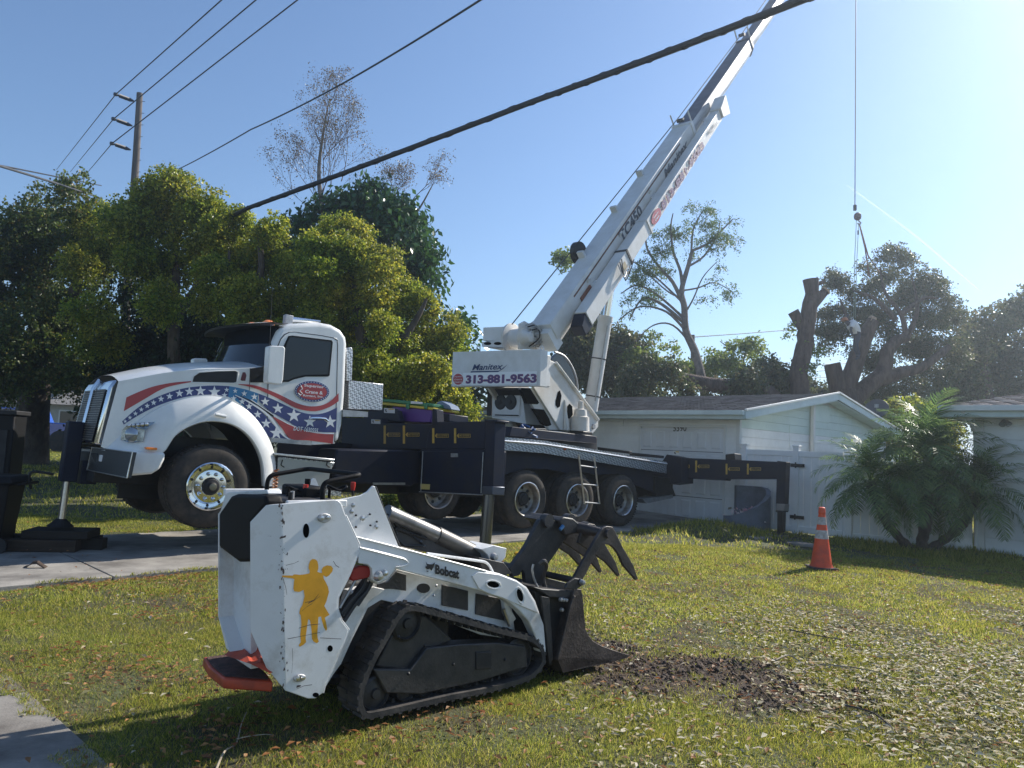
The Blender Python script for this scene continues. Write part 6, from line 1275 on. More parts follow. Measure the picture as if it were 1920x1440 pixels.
# ---- poles and wires
wood = M('weathered pole wood', (.16, .13, .11), .85, 0, c2=(.08, .065, .055), vs=3, bump=.5, bs=25, stretch=(5, 5, .4)); ins = M('dark insulator', (.03, .028, .03), .35)
PD = 30.; pb = at(236, 800, PD); ptop = at(262, 175, PD); up_ = empty('utility_pole', 'tall wooden utility pole with three side insulators rising behind the left trees', 'utility pole', loc=(pb.x, pb.y, .4))
rel = lambda px, py, D=PD: at(px, py, D)-Vector((pb.x, pb.y, .4))
new('pole_shaft', tube(bmesh.new(), [(0, 0, 0), rel(236, 580), rel(255, 300), rel(262, 175)], [.2, .18, .14, .12], 14), wood, up_, smooth=True)
tips = []
for (ax, ay, bx2, by2) in ((252, 190, 217, 177), (248, 236, 213, 223), (245, 281, 210, 269)):
    a, b_ = rel(ax, ay), rel(bx2, by2); n = 9
    pr = [(a.lerp(b_, .25+.6*k/(n*2)), .035 if k % 2 else .085) for k in range(n*2)]
    new('insulator', tube(bmesh.new(), [a]+[p for p, r in pr]+[b_], [.03]+[r for p, r in pr]+[.03], 10), ins, up_); new('clamp', lathe(bmesh.new(), [(0, -.08), (.09, -.05), (.09, .05), (0, .08)], tuple(b_), 'z', 10), ins, up_); tips.append(at(bx2, by2, PD))
for k in range(7): p = rel(264-k*1.5, 190+k*22); new('step_peg', tube(bmesh.new(), [p, p+Vector((.18, 0, 0))], .012, 5), dark, up_)
wirem = M('black cable', (.02, .02, .022), .5)
def wire(pts, r, label, cat='cable', sag=0, grp=None, n=14, m=None, twist=0):
    P = [Vector(p) for p in pts]; out = []
    for i in range(len(P)-1):
        for k in range(n):
            t = k/n; q = P[i].lerp(P[i+1], t); q.z -= sag*4*t*(1-t); out.append(q)
    out.append(P[-1]); bm = bmesh.new(); tube(bm, out, r, 8)
    if twist:
        lf = []
        for i in range(len(out)-1):
            for k in range(4): lf.append(out[i].lerp(out[i+1], k/4))
        tube(bm, [q+Vector((0, math.cos(j*.55), math.sin(j*.55)))*r*1.02 for j, q in enumerate(lf)], r*.28, 5)
    return tag(new('overhead_wire', bm, m or wirem, smooth=True), label, cat, grp)
labs = ['top power line through the highest pole insulator', 'middle power line through the second pole insulator', 'lowest power line through the third pole insulator']
for i, ((ex, ey), (fx, fy)) in enumerate((((440, -22), (106, 318)), ((506, -22), (132, 322)), ((586, -22), (150, 340)))):
    near = at(ex, ey, 21); far_ = at(fx, fy, 62); wire([near, tips[i], far_], .022, labs[i], sag=.0, grp='power lines on the pole')
wire([at(335, 317, 26), at(470, 243, 19), at(640, 158, 14.5), at(935, -22, 10.2)], .017, 'thin twisted service wire crossing the sky above the bare tree', sag=.03)
wire([at(400, 420, 19.5), at(465, 390, 17), at(1000, 190, 12.4), at(1560, -22, 8.6)], .05, 'thick black bundled cable crossing the picture to the top right', sag=.02, twist=1, n=24)
wire([at(-20, 305, 12), at(110, 345, 17), at(190, 372, 22)], .024, 'grey thick service cable at the far left above the trees', m=M('grey cable', (.08, .085, .095), .6, spec=.2)); wire([at(-20, 306, 14), at(190, 348, 24)], .016, 'thin black wire just above the grey service cable, far left')
P2 = 44.; p2b = at(1300, 800, P2); pole2 = empty('utility_pole', 'distant pole with grey transformer behind the white house roof', 'utility pole', loc=(p2b.x, p2b.y, .4)); rel2 = lambda px, py: at(px, py, P2)-Vector((p2b.x, p2b.y, .4))
new('pole_shaft', tube(bmesh.new(), [(0, 0, 0), rel2(1299, 628)], [.16, .12], 10), wood, pole2, smooth=True); tc_ = rel2(1282, 703); new('transformer', lathe(bmesh.new(), [(0, 0), (.24, .02), (.26, .1), (.26, .7), (.22, .78), (0, .8)], tuple(tc_), 'z', 18), M('transformer grey', (.35, .36, .37), .5), pole2, smooth=True); new('arm', tube(bmesh.new(), [rel2(1290, 672), rel2(1310, 674)], .04, 6), wood, pole2)
wire([at(1300, 632, P2), at(1400, 625, 52), at(1500, 617, 60)], .03, 'thin far wire running right from the distant pole to the stump tree')
for i, (a, b_) in enumerate(((690, 686), (701, 698), (714, 710))): wire([at(1300, a, P2), at(1450, a-2, 54), at(1620, b_-6, 66)], .03, ('upper', 'middle', 'lower')[i]+' far wire low over the white house roof', grp='far wires low over the roof')

# ================================================================ TREES
bark = M('bark grey brown', (.12, .095, .075), .9, 0, c2=(.05, .04, .032), vs=5, bump=.9, bs=18, dist=.04, stretch=(1, 1, .5)); barko = M('oak bark', (.15, .105, .085), .9, 0, c2=(.06, .042, .034), vs=4, bump=1, bs=14, dist=.06, stretch=(1.5, 1.5, .35)); cutw = M('fresh cut wood', (.55, .38, .24), .8, var=.3, vs=8); palebark = M('pale thin bark', (.22, .19, .17), .85, var=.4, vs=5)
def foliage(name, clumps, n, s, m, parent, droop=.4, wid=.34, sub=14, shell=.62, flat=.8):
    "clumps: (world centre, radius); twig clusters near the shell of each clump, each with `sub` leaves"
    C_ = np.array([list(c) for c, r in clumps]); Rr = np.array([r for c, r in clumps]); wgt = Rr**2.2; wgt /= wgt.sum(); nt_ = n//sub
    i = rng.choice(len(C_), nt_, p=wgt); d = rng.normal(0, 1, (nt_, 3)); d /= np.linalg.norm(d, axis=1)[:, None]; d[:, 2] *= flat
    rr = shell+(1.12-shell)*rng.random(nt_)**.8; lump = .8+.5*vnoise(C_[i, 0]+d[:, 0]*3+50, C_[i, 2]+d[:, 2]*3+50, .6, 71)
    tc = C_[i]+d*(Rr[i]*rr*lump)[:, None]
    td = d+rng.normal(0, .5, (nt_, 3)); td /= np.linalg.norm(td, axis=1)[:, None]
    j = np.repeat(np.arange(nt_), sub); N = len(j); u = np.tile(np.linspace(0, 1, sub), nt_); tl = s*3.6
    c = tc[j]+td[j]*(u*tl)[:, None]+rng.normal(0, s*.55, (N, 3)); c[:, 2] -= droop*u*u*tl
    a = rng.normal(0, 1, (N, 3))+td[j]*.8; a[:, 2] -= droop*1.3; a /= np.linalg.norm(a, axis=1)[:, None]; b = np.cross(a, rng.normal(0, 1, (N, 3))); b /= np.linalg.norm(b, axis=1)[:, None]
    L_ = s*(.6+.8*rng.random(N))[:, None]; v = np.stack([c-a*L_*.5, c+b*L_*wid, c+a*L_*.5, c-b*L_*wid], 1)
    return npmesh(name, v.reshape(-1, 3), np.arange(N*4).reshape(-1, 4), m, parent, nv=4)
def px_clumps(lst, D, jit=1.2):
    out = []
    for x, y, r in lst:
        c = Vector(at(x, y, D+random.uniform(-jit, jit))); R0 = r*D/F
        if r < 15: out.append((c, R0*.9)); continue
        out.append((c, R0*.66))
        for _ in range(5):
            d = Vector((random.gauss(0, 1), random.gauss(0, 1), random.gauss(0, 1))).normalized(); out.append((c+d*R0*random.uniform(.45, .85), R0*random.uniform(.28, .5)))
    return out
def tree(name, label, base, cat='tree'):
    return empty(name, label, cat, loc=base)
def limb(parent, pts, D, r0, r1, m=bark, nm='limb', n=10, wob=.0):
    o = Vector(parent.location); P = [at(x, y, d_ if d_ else D)-o for x, y, d_ in [(p+(None,))[:3] for p in pts]]; P = smoothpath(P, 5)
    if wob: P = [p+Vector((random.gauss(0, wob), random.gauss(0, wob), random.gauss(0, wob*.5))) for p in P]
    k = len(P)-1; return new(nm, tube(bmesh.new(), P, [r0+(r1-r0)*i/k for i in range(k+1)], n), m, parent, smooth=True)
def crown(parent, clumps, n, s, m, **k):
    o = Vector(parent.location); cl = [(c-o, r) for c, r in clumps]; return foliage(k.pop('nm', 'crown'), cl, n, s, m, parent, **k)
camph = leafmat('yellow green leaves', [(.06, .09, .014), (.16, .21, .025), (.30, .33, .04), (.44, .40, .05), (.10, .15, .02)], .5, .42, .4, patch=(.9, (.75, .95, .8)))
camd = leafmat('mid green leaves', [(.035, .06, .018), (.08, .12, .028), (.16, .19, .04), (.05, .09, .025), (.20, .15, .04)], .42, .45, .4, patch=(.8, (.75, .9, .8)))
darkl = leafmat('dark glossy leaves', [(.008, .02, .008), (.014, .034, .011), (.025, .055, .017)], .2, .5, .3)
vinel = leafmat('vine leaves', [(.02, .06, .018), (.035, .10, .025), (.06, .14, .03)], .3, .3, .6)
oakl = leafmat('oak leaves', [(.035, .06, .022), (.07, .10, .036), (.12, .14, .055), (.16, .14, .07), (.05, .08, .03)], .35, .45, .45)
limel = leafmat('bright airy leaves', [(.09, .15, .03), (.15, .22, .045), (.22, .27, .06)], .45, .45, .4)
midl = leafmat('tropical canopy leaves', [(.05, .10, .03), (.09, .15, .045), (.15, .21, .06)], .4, .45, .4)
def base(px, D): p = at(px, 800, D); return Vector((p.x, p.y, float(gz(p.x, p.y))-.1))
# 1 left large tree
D = 21; t1 = tree('broadleaf_tree', 'large leafy tree at the left edge with a thick trunk beside the blue pickup', base(58, 24))
limb(t1, [(52, 872, 24), (58, 800, 24), (66, 740, 23.5), (80, 660, 22.5), (70, 560, 21.5), (90, 450, 21)], D, .62, .16, n=16, nm='trunk'); limb(t1, [(66, 745, 23.4), (30, 650, 22), (0, 560, 21), (-20, 480, 21)], D, .38, .10, n=12); limb(t1, [(74, 700, 23), (120, 600, 21), (150, 500, 20.5), (140, 400, 20)], D, .26, .06); limb(t1, [(60, 745, 23.4), (46, 790, 24), (30, 872, 24)], D, .2, .3)
crown(t1, px_clumps([(18, 420, 55), (70, 395, 48), (128, 372, 42), (105, 462, 70), (30, 520, 75), (40, 620, 85), (130, 590, 60), (-45, 450, 80), (-50, 600, 90), (110, 680, 50), (10, 700, 60), (-60, 730, 80), (160, 520, 45), (155, 440, 45), (120, 350, 22), (60, 480, 60), (80, 570, 60), (0, 660, 70), (140, 700, 40)], D, 1.6), 95000, .085, camd, shell=.55)
# 2 middle yellow green crown
D = 19; t2 = tree('broadleaf_tree', 'yellow green crown standing in front of the utility pole', base(330, 20)); limb(t2, [(330, 860, 20), (335, 760, 20), (325, 650), (330, 520), (320, 400)], D, .26, .05, nm='trunk'); limb(t2, [(330, 640), (280, 520), (255, 420)], D, .12, .03); limb(t2, [(326, 600), (390, 500), (410, 420)], D, .12, .03)
crown(t2, px_clumps([(322, 362, 44), (272, 362, 30), (392, 395, 36), (238, 405, 45), (292, 420, 62), (355, 440, 66), (215, 448, 48), (330, 505, 60), (390, 470, 42), (265, 480, 45), (330, 330, 18), (185, 400, 30), (300, 560, 40), (180, 470, 35), (160, 420, 34), (150, 500, 36), (190, 640, 50), (180, 580, 40)], D), 90000, .070, camph)
# 3 
D = 17.5; t3 = tree('broadleaf_tree', 'golden green tree directly above the truck cab roof', base(480, 18)); limb(t3, [(485, 840, 18), (480, 740), (470, 620), (490, 500), (480, 430)], D, .2, .04, nm='trunk'); limb(t3, [(474, 640), (430, 560), (430, 470)], D, .1, .03)
crown(t3, px_clumps([(452, 425, 36), (505, 440, 34), (440, 480, 48), (500, 490, 46), (545, 505, 40), (470, 545, 44), (520, 575, 46), (435, 560, 34), (475, 610, 40), (530, 630, 36), (405, 430, 26), (400, 500, 30), (575, 500, 34), (585, 560, 38), (560, 620, 38), (395, 560, 36), (590, 450, 22)], D, .9), 105000, .060, camph)
# 4 right dome
D = 17; t4 = tree('broadleaf_tree', 'broad dome shaped golden green tree between cab and crane counterweight', base(690, 18)); limb(t4, [(690, 850, 18.5), (688, 760, 18), (680, 650), (660, 520), (650, 430)], D, .24, .04, nm='trunk'); limb(t4, [(686, 740, 18), (740, 660), (780, 600), (800, 560)], D, .15, .03); limb(t4, [(684, 700), (630, 620), (600, 540)], D, .12, .03); limb(t4, [(700, 770, 18), (780, 730), (830, 700)], D, .1, .02)
crown(t4, px_clumps([(640, 425, 36), (675, 440, 36), (610, 470, 40), (660, 500, 52), (715, 500, 40), (620, 550, 50), (690, 575, 56), (745, 555, 44), (790, 570, 36), (640, 630, 44), (735, 640, 52), (800, 640, 48), (838, 665, 36), (790, 700, 46), (845, 725, 34), (700, 700, 50), (660, 680, 40), (860, 620, 20), (866, 765, 30), (820, 770, 34), (760, 765, 40), (700, 770, 40), (850, 600, 14), (600, 510, 34), (600, 600, 36), (600, 660, 36), (720, 610, 30)], D, 1.1), 165000, .060, camph)
# dark big leaved tree filling the middle
D = 21; t5 = tree('rubber_tree', 'dark glossy big leaved tree filling the shade behind the truck bonnet', base(350, 22)); limb(t5, [(350, 860, 22), (355, 760, 22), (345, 660), (330, 560)], D, .3, .08, nm='trunk'); limb(t5, [(350, 740), (420, 680), (430, 600)], D, .18, .05); limb(t5, [(348, 750), (290, 690), (262, 600)], D, .18, .05)
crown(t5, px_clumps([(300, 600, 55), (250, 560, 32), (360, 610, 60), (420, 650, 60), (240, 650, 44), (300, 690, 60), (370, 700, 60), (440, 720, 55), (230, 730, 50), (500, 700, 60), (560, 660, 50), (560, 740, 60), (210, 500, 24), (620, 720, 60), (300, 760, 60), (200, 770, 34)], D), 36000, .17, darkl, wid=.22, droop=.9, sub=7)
# vine-clad tree
D = 22; t6 = tree('vine_clad_tree', 'tree smothered in dark large leaved vine with bare twigs above it', base(640, 23)); limb(t6, [(640, 850, 23), (640, 700, 23), (640, 560), (610, 420), (598, 330), (606, 250), (618, 185)], D, .16, .012, m=palebark, nm='trunk'); limb(t6, [(640, 560), (720, 470), (780, 400), (812, 345)], D, .08, .012, m=palebark)
crown(t6, px_clumps([(640, 385, 34), (690, 375, 34), (735, 400, 38), (775, 440, 34), (790, 490, 28), (770, 530, 28), (740, 470, 44), (600, 400, 26), (560, 425, 24), (690, 430, 44), (800, 470, 16), (860, 600, 22), (560, 470, 30), (700, 350, 18)], D, .7), 17000, .19, vinel, wid=.25, droop=1.0, sub=7, nm='vine')
def twigs(parent, starts, D, spread, levels, m, r0, leafc=None):
    "recursive bare branching; positions grown in world space"
    o = Vector(parent.location); bm = bmesh.new(); ends = []
    def grow(p, d, ln, r, lv):
        pts = [p]; q = p
        for k in range(4):
            d = (d+Vector((random.gauss(0, .14), random.gauss(0, .14), random.gauss(0.04, .12)))).normalized(); q = q+d*ln/4; pts.append(q)
            if lv > 0 and k >= 1 and random.random() < .8: grow(q, (d+Vector((random.gauss(0, spread), random.gauss(0, spread), random.gauss(.1, spread*.7)))).normalized(), ln*random.uniform(.5, .72), r*.6, lv-1)
        tube(bm, pts, [r*(1-.16*i) for i in range(5)], 4, cap=False); ends.append(q)
        if lv > 0: grow(q, d, ln*.6, r*.5, lv-1)
    for (x, y, x2, y2, ln) in starts:
        p = Vector(at(x, y, D))-o; d = (Vector(at(x2, y2, D+random.uniform(-.6, .6)))-o-p).normalized(); grow(p, d, ln, r0, levels)
    new('twig_mass', bm, m, parent); parent.children[-1]['kind'] = 'stuff' if parent.children else None
    return ends
twp = M('twig grey pink', (.13, .095, .08), .85)
en = twigs(t6, [(598, 400, 600, 320, 1.7), (606, 330, 612, 250, 1.5), (604, 360, 640, 290, 1.4), (600, 390, 560, 330, 1.4), (606, 300, 630, 240, 1.2), (594, 410, 545, 355, 1.1), (606, 380, 650, 320, 1.3), (596, 400, 575, 320, 1.2), (602, 385, 625, 300, 1.4), (604, 280, 585, 220, 1.0), (612, 240, 616, 190, .8), (740, 370, 755, 320, .7), (770, 380, 800, 345, .9), (745, 390, 745, 330, .8), (800, 500, 830, 490, .5), (640, 340, 672, 262, 1.1), (700, 372, 742, 352, .7)], D, .40, 4, twp, .017)
if en: E_ = np.array([list(e) for e in en]); foliage('bud_leaves', [(Vector(e), .10) for e in E_[rng.permutation(len(E_))[:900]]], 9000, .045, leafmat('dry small leaves', [(.10, .08, .05), (.16, .11, .06), (.12, .13, .05)], .3), t6, sub=3); t6.children[-1]['kind'] = 'stuff'
# low hedge closing the view under the crowns
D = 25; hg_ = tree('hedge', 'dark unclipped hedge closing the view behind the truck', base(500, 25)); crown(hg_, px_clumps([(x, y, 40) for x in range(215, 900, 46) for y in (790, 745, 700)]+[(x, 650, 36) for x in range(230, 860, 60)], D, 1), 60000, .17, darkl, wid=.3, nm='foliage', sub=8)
# garden plants beyond the drive under the chassis
D = 15.5; gp2 = tree('shrub', 'low sunlit leafy shrub seen through the gap under the truck', base(725, 15.5)); crown(gp2, px_clumps([(715, 945, 20), (740, 940, 18), (700, 950, 14)], D, .3), 5000, .06, limel, nm='foliage')
# distant trees: left background
D = 48; bgt = tree('background_tree', 'pale distant tree behind the low cream house far left', base(120, 48)); limb(bgt, [(120, 815), (120, 700)], D, .3, .2, nm='trunk'); crown(bgt, px_clumps([(60, 740, 50), (130, 730, 50), (200, 740, 50), (-10, 730, 50), (170, 690, 40), (90, 690, 40)], D, 3), 14000, .32, midl)
# 7 airy canopy tree in the centre
D = 29; t7 = tree('airy_canopy_tree', 'slender open crowned tree with tufts of leaves right of the boom', base(1325, 29)); lm = lambda pts, a, b_: limb(t7, pts, D, a, b_, m=palebark, n=8)
limb(t7, [(1330, 800), (1318, 720), (1303, 660), (1286, 620), (1283, 575), (1278, 545), (1290, 500), (1298, 470)], D, .20, .07, m=palebark, nm='trunk')
for pts, a, b_ in (([(1283, 575), (1262, 530), (1240, 505), (1215, 470), (1210, 440)], .09, .03), ([(1280, 548), (1276, 510), (1262, 470), (1258, 425), (1262, 400)], .08, .02), ([(1298, 470), (1330, 455), (1355, 430), (1375, 410)], .06, .02), ([(1296, 480), (1300, 430), (1318, 395)], .05, .02), ([(1290, 500), (1320, 480), (1345, 440), (1350, 415)], .05, .02), ([(1288, 610), (1240, 570), (1205, 560), (1180, 600)], .08, .02), ([(1290, 625), (1250, 585), (1200, 575), (1160, 600)], .06, .02), ([(1286, 600), (1235, 555), (1195, 535), (1165, 550)], .06, .02), ([(1300, 650), (1262, 610), (1225, 610), (1190, 640)], .05, .015), ([(1283, 570), (1230, 520), (1190, 490)], .05, .015), ([(1280, 560), (1250, 545), (1200, 500), (1170, 480)], .04, .015), ([(1278, 545), (1308, 540), (1340, 530), (1375, 548)], .04, .015), ([(1283, 590), (1300, 560), (1318, 520), (1345, 490)], .04, .015)): lm(pts, a, b_)
crown(t7, px_clumps([(1295, 388, 12), (1330, 395, 15), (1318, 420, 18), (1350, 420, 14), (1375, 415, 12), (1345, 450, 20), (1290, 425, 14), (1370, 450, 16), (1320, 455, 14), (1280, 440, 14), (1262, 435, 16), (1250, 470, 18), (1300, 480, 12), (1225, 475, 14), (1210, 500, 22), (1240, 510, 16), (1200, 530, 22), (1230, 550, 18), (1180, 560, 14), (1370, 550, 16), (1340, 525, 12), (1345, 500, 10), (1325, 560, 12), (1185, 510, 14), (1225, 440, 12), (1210, 560, 16), (1175, 590, 10), (1340, 470, 10)], D, .8), 14000, .085, midl, flat=.5, shell=.3, wid=.22)
D = 33; t7b = tree('airy_tree', 'low bright green feathery tree standing over the white house ridge', base(1370, 33)); limb(t7b, [(1385, 760), (1390, 700), (1400, 650)], D, .08, .02, nm='trunk'); limb(t7b, [(1388, 720), (1370, 660), (1350, 640)], D, .05, .015); limb(t7b, [(1330, 760), (1320, 690), (1300, 660)], D, .05, .015)
crown(t7b, px_clumps([(1405, 645, 18), (1380, 650, 14), (1420, 660, 14), (1350, 680, 24), (1320, 690, 24), (1290, 690, 20), (1240, 690, 24), (1215, 670, 20), (1380, 690, 24), (1260, 650, 12), (1190, 665, 16), (1225, 630, 12), (1060, 480, 20), (1170, 640, 14)], D, 1), 13000, .13, limel, flat=.5, shell=.2)
# 8 dark trees behind the boom foot
D = 33; t8 = tree('dark_tree', 'dark dense tree behind the turret and lift cylinder', base(1120, 33)); limb(t8, [(1120, 800), (1115, 700), (1100, 640)], D, .3, .1, nm='trunk'); crown(t8, px_clumps([(1090, 600, 34), (1120, 630, 40), (1080, 650, 44), (1150, 660, 44), (1110, 700, 46), (1170, 710, 44), (1060, 700, 40), (1195, 660, 22), (1060, 610, 30), (1215, 725, 28), (1180, 640, 20)], D, 1.4), 30000, .16, oakl)
# 9 long horizontal limb
D = 27; t9 = tree('leaning_oak', 'leaning oak limb stretching level just above the white house roof', base(1450, 27)); limb(t9, [(1480, 790), (1440, 740), (1400, 728), (1340, 722), (1290, 712), (1240, 700), (1195, 702), (1180, 712)], D, .38, .13, m=barko, nm='trunk', n=12); crown(t9, px_clumps([(1255, 700, 22), (1330, 728, 18), (1405, 712, 30), (1440, 700, 34), (1380, 735, 22), (1465, 722, 24), (1290, 735, 18), (1430, 735, 26), (1210, 690, 20), (1180, 720, 22)], D, 1), 17000, .12, oakl)
# 10 topped trunk
D = 27; t10 = tree('topped_trunk', 'tall bare topped oak trunk with sawn stubs right of the airy tree', base(1505, 27))
limb(t10, [(1508, 800), (1502, 745), (1498, 700), (1508, 650), (1514, 600), (1520, 565), (1527, 545)], D, .36, .25, m=barko, nm='trunk', n=18, wob=.015); limb(t10, [(1524, 560), (1522, 542), (1520, 524)], D, .22, .29, m=barko, nm='stub', n=14); limb(t10, [(1520, 575), (1534, 560), (1548, 545)], D, .22, .15, m=barko, nm='stub', n=12); limb(t10, [(1508, 620), (1498, 603), (1487, 584)], D, .19, .20, m=barko, nm='stub', n=12); limb(t10, [(1500, 720), (1490, 696), (1486, 690)], D, .24, .12, m=barko, nm='stub', n=10)
limb(t10, [(1547, 546), (1549, 544)], D, .18, .18, m=cutw, nm='cut_face', n=12); limb(t10, [(1532, 533), (1545, 528)], D, .08, .07, m=barko, nm='stub'); crown(t10, px_clumps([(1483, 610, 8), (1515, 640, 7), (1512, 690, 9), (1530, 660, 6)], D, .1), 700, .10, limel, nm='ivy', shell=.1)
# 11 big oak being cut
D = 28; t11 = tree('oak_tree', 'big spreading oak with sawn limbs and grey green crown behind the white house', base(1590, 28))
limb(t11, [(1590, 820), (1585, 760), (1582, 730)], D, .55, .42, m=barko, nm='trunk', n=18); limb(t11, [(1580, 760), (1568, 715), (1560, 682)], D, .34, .30, m=barko, nm='stub', n=14); limb(t11, [(1578, 750), (1600, 690), (1615, 650), (1637, 602)], D, .36, .24, m=barko, nm='limb', n=14, wob=.012); limb(t11, [(1629, 600), (1638, 604)], D, .2, .2, m=cutw, nm='cut_face', n=12)
limb(t11, [(1585, 765), (1620, 730), (1650, 705), (1661, 680), (1663, 660), (1680, 640), (1700, 632)], D, .36, .18, m=barko, nm='limb', n=14); limb(t11, [(1650, 712), (1690, 698), (1730, 688), (1780, 650)], D, .28, .12, m=barko, nm='limb', n=12)
for pts in ([(1700, 640), (1690, 590), (1660, 550), (1650, 500)], [(1700, 635), (1720, 580), (1710, 520)], [(1680, 600), (1640, 560), (1600, 545)], [(1690, 590), (1730, 560), (1760, 560)], [(1615, 650), (1590, 600), (1575, 560)]): limb(t11, pts, D, .12, .03, m=barko, n=8)
oc = px_clumps([(1560, 520, 18), (1580, 535, 22), (1612, 545, 22), (1640, 540, 24), (1625, 500, 16), (1650, 480, 16), (1680, 470, 22), (1700, 490, 22), (1665, 515, 26), (1715, 530, 28), (1745, 530, 26), (1760, 560, 30), (1700, 565, 36), (1650, 575, 32), (1600, 580, 30), (1560, 585, 24), (1550, 620, 24), (1575, 620, 26), (1620, 620, 20), (1660, 620, 24), (1740, 600, 34), (1780, 600, 28), (1640, 660, 28), (1700, 650, 30), (1740, 650, 36), (1630, 690, 22), (1790, 650, 30), (1655, 740, 30), (1700, 720, 36), (1750, 700, 36), (1640, 600, 16), (1550, 650, 14), (1600, 655, 12)], 30, 1.3)
crown(t11, oc, 72000, .085, oakl, shell=.35, flat=.7, sub=10)
# 13 right-hand trees
D = 34; t12 = tree('oak_tree', 'dense dark oak filling the right edge above the right house', base(1860, 34)); limb(t12, [(1860, 850), (1850, 760), (1840, 680), (1850, 620)], D, .5, .15, m=barko, nm='trunk', n=12); limb(t12, [(1848, 740), (1800, 680), (1790, 640)], D, .25, .08, m=barko)
crown(t12, px_clumps([(1820, 620, 30), (1860, 610, 32), (1900, 590, 34), (1930, 570, 34), (1800, 660, 36), (1850, 670, 46), (1910, 660, 50), (1800, 720, 40), (1860, 730, 44), (1760, 740, 30), (1930, 720, 44), (1730, 770, 26), (1780, 770, 34), (1840, 770, 30), (1960, 640, 50)], D, 2), 44000, .15, oakl, shell=.4)
D = 25; t13 = tree('shrub', 'olive coloured shrub between the white house gable and the palm', base(1690, 25)); limb(t13, [(1690, 850), (1690, 800)], D, .1, .05, nm='stem'); crown(t13, px_clumps([(1680, 770, 24), (1710, 790, 28), (1650, 780, 18), (1750, 790, 26), (1780, 800, 22), (1720, 760, 22), (1650, 820, 26), (1690, 830, 30), (1730, 835, 30), (1775, 835, 28), (1620, 800, 14)], D, .8), 22000, .09, camph, nm='foliage')
D = 36; t14 = tree('dark_tree', 'low dark tree mass seen between the topped trunk and the big oak', base(1540, 36)); limb(t14, [(1540, 800), (1540, 740)], D, .2, .1, nm='trunk'); crown(t14, px_clumps([(1520, 728, 20), (1545, 735, 18), (1490, 735, 18), (1575, 740, 22), (1610, 745, 24), (1640, 770, 30), (1460, 735, 20)], D, 1), 12000, .15, oakl)
# ---- pygmy date palm clump
PG = groundpt(1722, 1030); PG.z = float(height(PG.x, PG.y)); PDp = PG.y
pm = empty('date_palm', 'multi trunk feathery date palm clump in front of the white fence', 'palm', loc=PG)
palmm = leafmat('palm fronds', [(.045, .105, .035), (.09, .17, .05), (.18, .27, .08)], .5, .4, .45); ptm = M('palm trunk', (.10, .08, .065), .95, 0, c2=(.04, .032, .028), vs=8, bump=1, bs=22, dist=.04)
def frond_mesh(seed, ln=1.45):
    r = np.random.default_rng(seed); ns = 32; V = []; Fc = []; P = []; ang = R_(12); x = z = 0.
    curl = r.uniform(1.2, 1.9)
    for i in range(ns+1): P.append(np.array([x, 0, z])); a = ang+ -curl*(i/ns)**1.25+.35; x += math.cos(a)*ln/ns; z += math.sin(a)*ln/ns
    for i in range(ns):
        w_ = .009*(1-i/ns)+.002; b_ = len(V); V += [P[i]+[0, -w_, 0], P[i]+[0, w_, 0], P[i+1]+[0, w_, 0], P[i+1]+[0, -w_, 0]]; Fc.append((b_, b_+1, b_+2, b_+3))
        if i > 4:
            d = P[i+1]-P[i]; d /= np.linalg.norm(d); t = i/ns; Lf = .34*math.sin(math.pi*min(1, t*.92+.08))**.7+.04
            for s in (-1, 1):
                dr = np.array([0, s, 0])*.85+d*(.55+.3*t)+np.array([0, 0, .18])+r.normal(0, .10, 3); dr /= np.linalg.norm(dr); nrm_ = np.cross(dr, d); wv = np.cross(nrm_, dr); wv /= np.linalg.norm(wv)+1e-6; wv *= .011
                q0 = P[i]; q1 = q0+dr*Lf*.5+np.array([0, 0, -.02]); q2 = q0+dr*Lf+np.array([0, 0, -.12*Lf/.3]); b_ = len(V); V += [q0-wv*.6, q0+wv*.6, q1+wv, q1-wv, q2]; Fc += [(b_, b_+1, b_+2, b_+3), (b_+3, b_+2, b_+4)]
    me = bpy.data.meshes.new('frond'); me.from_pydata([tuple(v) for v in V], [], Fc); me.materials.append(palmm); return me
FM = [frond_mesh(i) for i in range(6)]
for (hx, hy, rr, nfr, tb_, dd_) in ((1738, 868, 1.05, 62, (1726, 1030), 0), (1632, 905, .85, 40, (1712, 1030), -.15), (1838, 925, .85, 40, (1734, 1032), -.2), (1745, 930, .75, 26, (1728, 1032), -.5)):
    hub = at(hx, hy, PDp+dd_)-PG; b0 = at(tb_[0], tb_[1], PDp+dd_*.3)-PG; b0.z = -.05; md = b0.lerp(hub, .5)+Vector(((hub.x-b0.x)*.12, 0, -.08*abs(hub.x-b0.x)))
    pts = smoothpath([b0, md, hub], 8); bm = bmesh.new(); tube(bm, pts, [.075+.02*(i % 2)+.012*math.sin(i) for i in range(len(pts))], 10); new('trunk', bm, ptm, pm, smooth=True)
    for i in range(nfr):
        az = i*2.39996; el = R_(80-124*(i/nfr)**.9); o = bpy.data.objects.new('frond', FM[i % 6]); COL.objects.link(o); o.parent = pm; s = rr*random.uniform(.84, 1.08)
        o.matrix_local = Matrix.Translation(hub+Vector((0, 0, .05*(1-i/nfr))))@Matrix.Rotation(az, 4, 'Z')@Matrix.Rotation(-el+R_(10), 4, 'Y')@Matrix.Rotation(random.gauss(0, .12), 4, 'X')@Matrix.Scale(s, 4)
# grass tuft weeds by the fence foot
x, y = scatter(60000, 11.5, 17.5, lambda x, y: .0+1.*(np.hypot((x-mound.x)/1.6, (y-mound.y)/1.0) < 1)+.9*(np.hypot(x-PG.x, (y-PG.y)) < 1.6)); tag(blades('tall_grass', grassmat, x, y, .10, .009, lean=.8), kind='stuff')
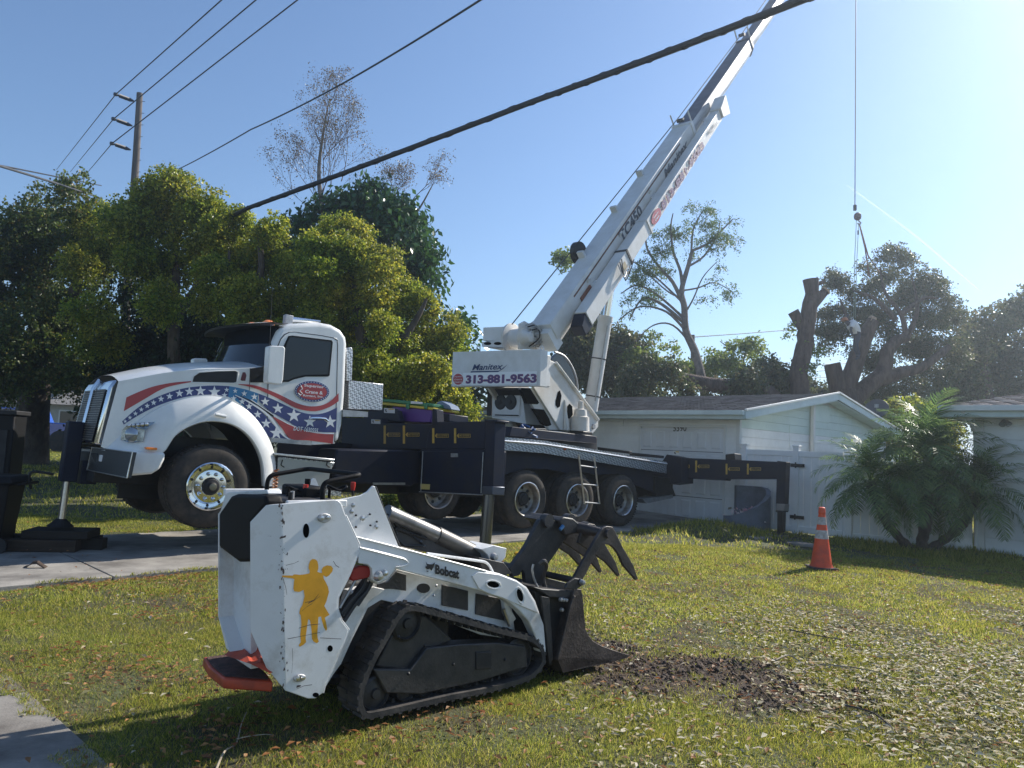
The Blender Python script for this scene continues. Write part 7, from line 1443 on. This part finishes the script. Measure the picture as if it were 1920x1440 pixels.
# ---- climber on the rope by the cut limb
def person(parent_loc):
    sk = {'pel': ((0, 0, 0), .13), 'sp': ((-.10, -.06, .22), .15), 'ch': ((-.25, -.12, .36), .17), 'nk': ((-.40, -.14, .42), .06), 'hd': ((-.50, -.14, .46), .09), 'hip1': ((.02, -.1, -.05), .10), 'kn1': ((-.12, -.22, -.40), .075), 'an1': ((.04, -.16, -.78), .05), 'to1': ((-.10, -.2, -.84), .04), 'hip2': ((.04, .1, -.05), .10), 'kn2': ((.0, .16, -.45), .075), 'an2': ((.14, .1, -.84), .05), 'to2': ((.0, .08, -.9), .04), 'sh1': ((-.28, -.30, .34), .065), 'el1': ((-.40, -.38, .12), .05), 'ha1': ((-.28, -.30, -.08), .04), 'sh2': ((-.24, .08, .36), .065), 'el2': ((-.38, .14, .58), .05), 'ha2': ((-.28, .05, .78), .04)}
    ed = [('pel', 'sp'), ('sp', 'ch'), ('ch', 'nk'), ('nk', 'hd'), ('pel', 'hip1'), ('hip1', 'kn1'), ('kn1', 'an1'), ('an1', 'to1'), ('pel', 'hip2'), ('hip2', 'kn2'), ('kn2', 'an2'), ('an2', 'to2'), ('ch', 'sh1'), ('sh1', 'el1'), ('el1', 'ha1'), ('ch', 'sh2'), ('sh2', 'el2'), ('el2', 'ha2')]
    ks = list(sk); me = bpy.data.meshes.new('body'); me.from_pydata([sk[k][0] for k in ks], [(ks.index(a), ks.index(b_)) for a, b_ in ed], []); pr = empty('person', 'climber in a white shirt hanging on the rope against the sawn oak limb', 'person', loc=parent_loc)
    me.materials.append(M('climber clothes', (.05, .055, .08), .8)); o = bpy.data.objects.new('body', me); COL.objects.link(o); o.parent = pr; o.modifiers.new('skin', 'SKIN')
    for i, k in enumerate(ks): me.skin_vertices[0].data[i].radius = (sk[k][1],)*2
    me.skin_vertices[0].data[0].use_root = True; s = o.modifiers.new('sub', 'SUBSURF'); s.levels = s.render_levels = 2
    sh = bmesh.new(); tube(sh, smoothpath([Vector((-.03, -.02, .08)), Vector((-.10, -.06, .22)), Vector((-.25, -.12, .36)), Vector((-.34, -.14, .40))], 4), [.17, .175, .18, .19, .195, .20, .205, .21, .20, .19, .16, .12, .09], 14); tube(sh, [Vector((-.25, -.14, .36)), Vector((-.28, -.30, .34)), Vector((-.36, -.36, .2))], [.12, .09, .08], 10); tube(sh, [Vector((-.25, -.04, .36)), Vector((-.24, .08, .36)), Vector((-.34, .13, .5))], [.12, .09, .08], 10)
    new('shirt', sh, M('white work shirt', (.75, .73, .72), .8), pr, smooth=True); new('helmet', lathe(bmesh.new(), [(0, .13), (.07, .12), (.12, .06), (.13, 0), (.15, -.01), (0, -.02)], (-.51, -.14, .49), 'z', 16), M('orange helmet', (.45, .16, .06), .4), pr, smooth=True)
person(at(1606, 628, 27.2))

# ================================================================ AIR: scattering volume added to imitate the lens glare at right
hz_m = bpy.data.materials.new('haze air'); hz_m.use_nodes = True; t = hz_m.node_tree; t.nodes.remove(t.nodes['Principled BSDF'])
pv_ = t.nodes.new('ShaderNodeVolumePrincipled'); pv_.inputs['Color'].default_value = (.78, .89, 1, 1); pv_.inputs['Density'].default_value = .0022; pv_.inputs['Anisotropy'].default_value = .74
t.links.new(pv_.outputs[0], t.nodes['Material Output'].inputs['Volume'])
tag(new('glare_haze', box(bmesh.new(), (-950, -100, -1.2), (950, 1260, 27.5)), hz_m), kind='stuff')
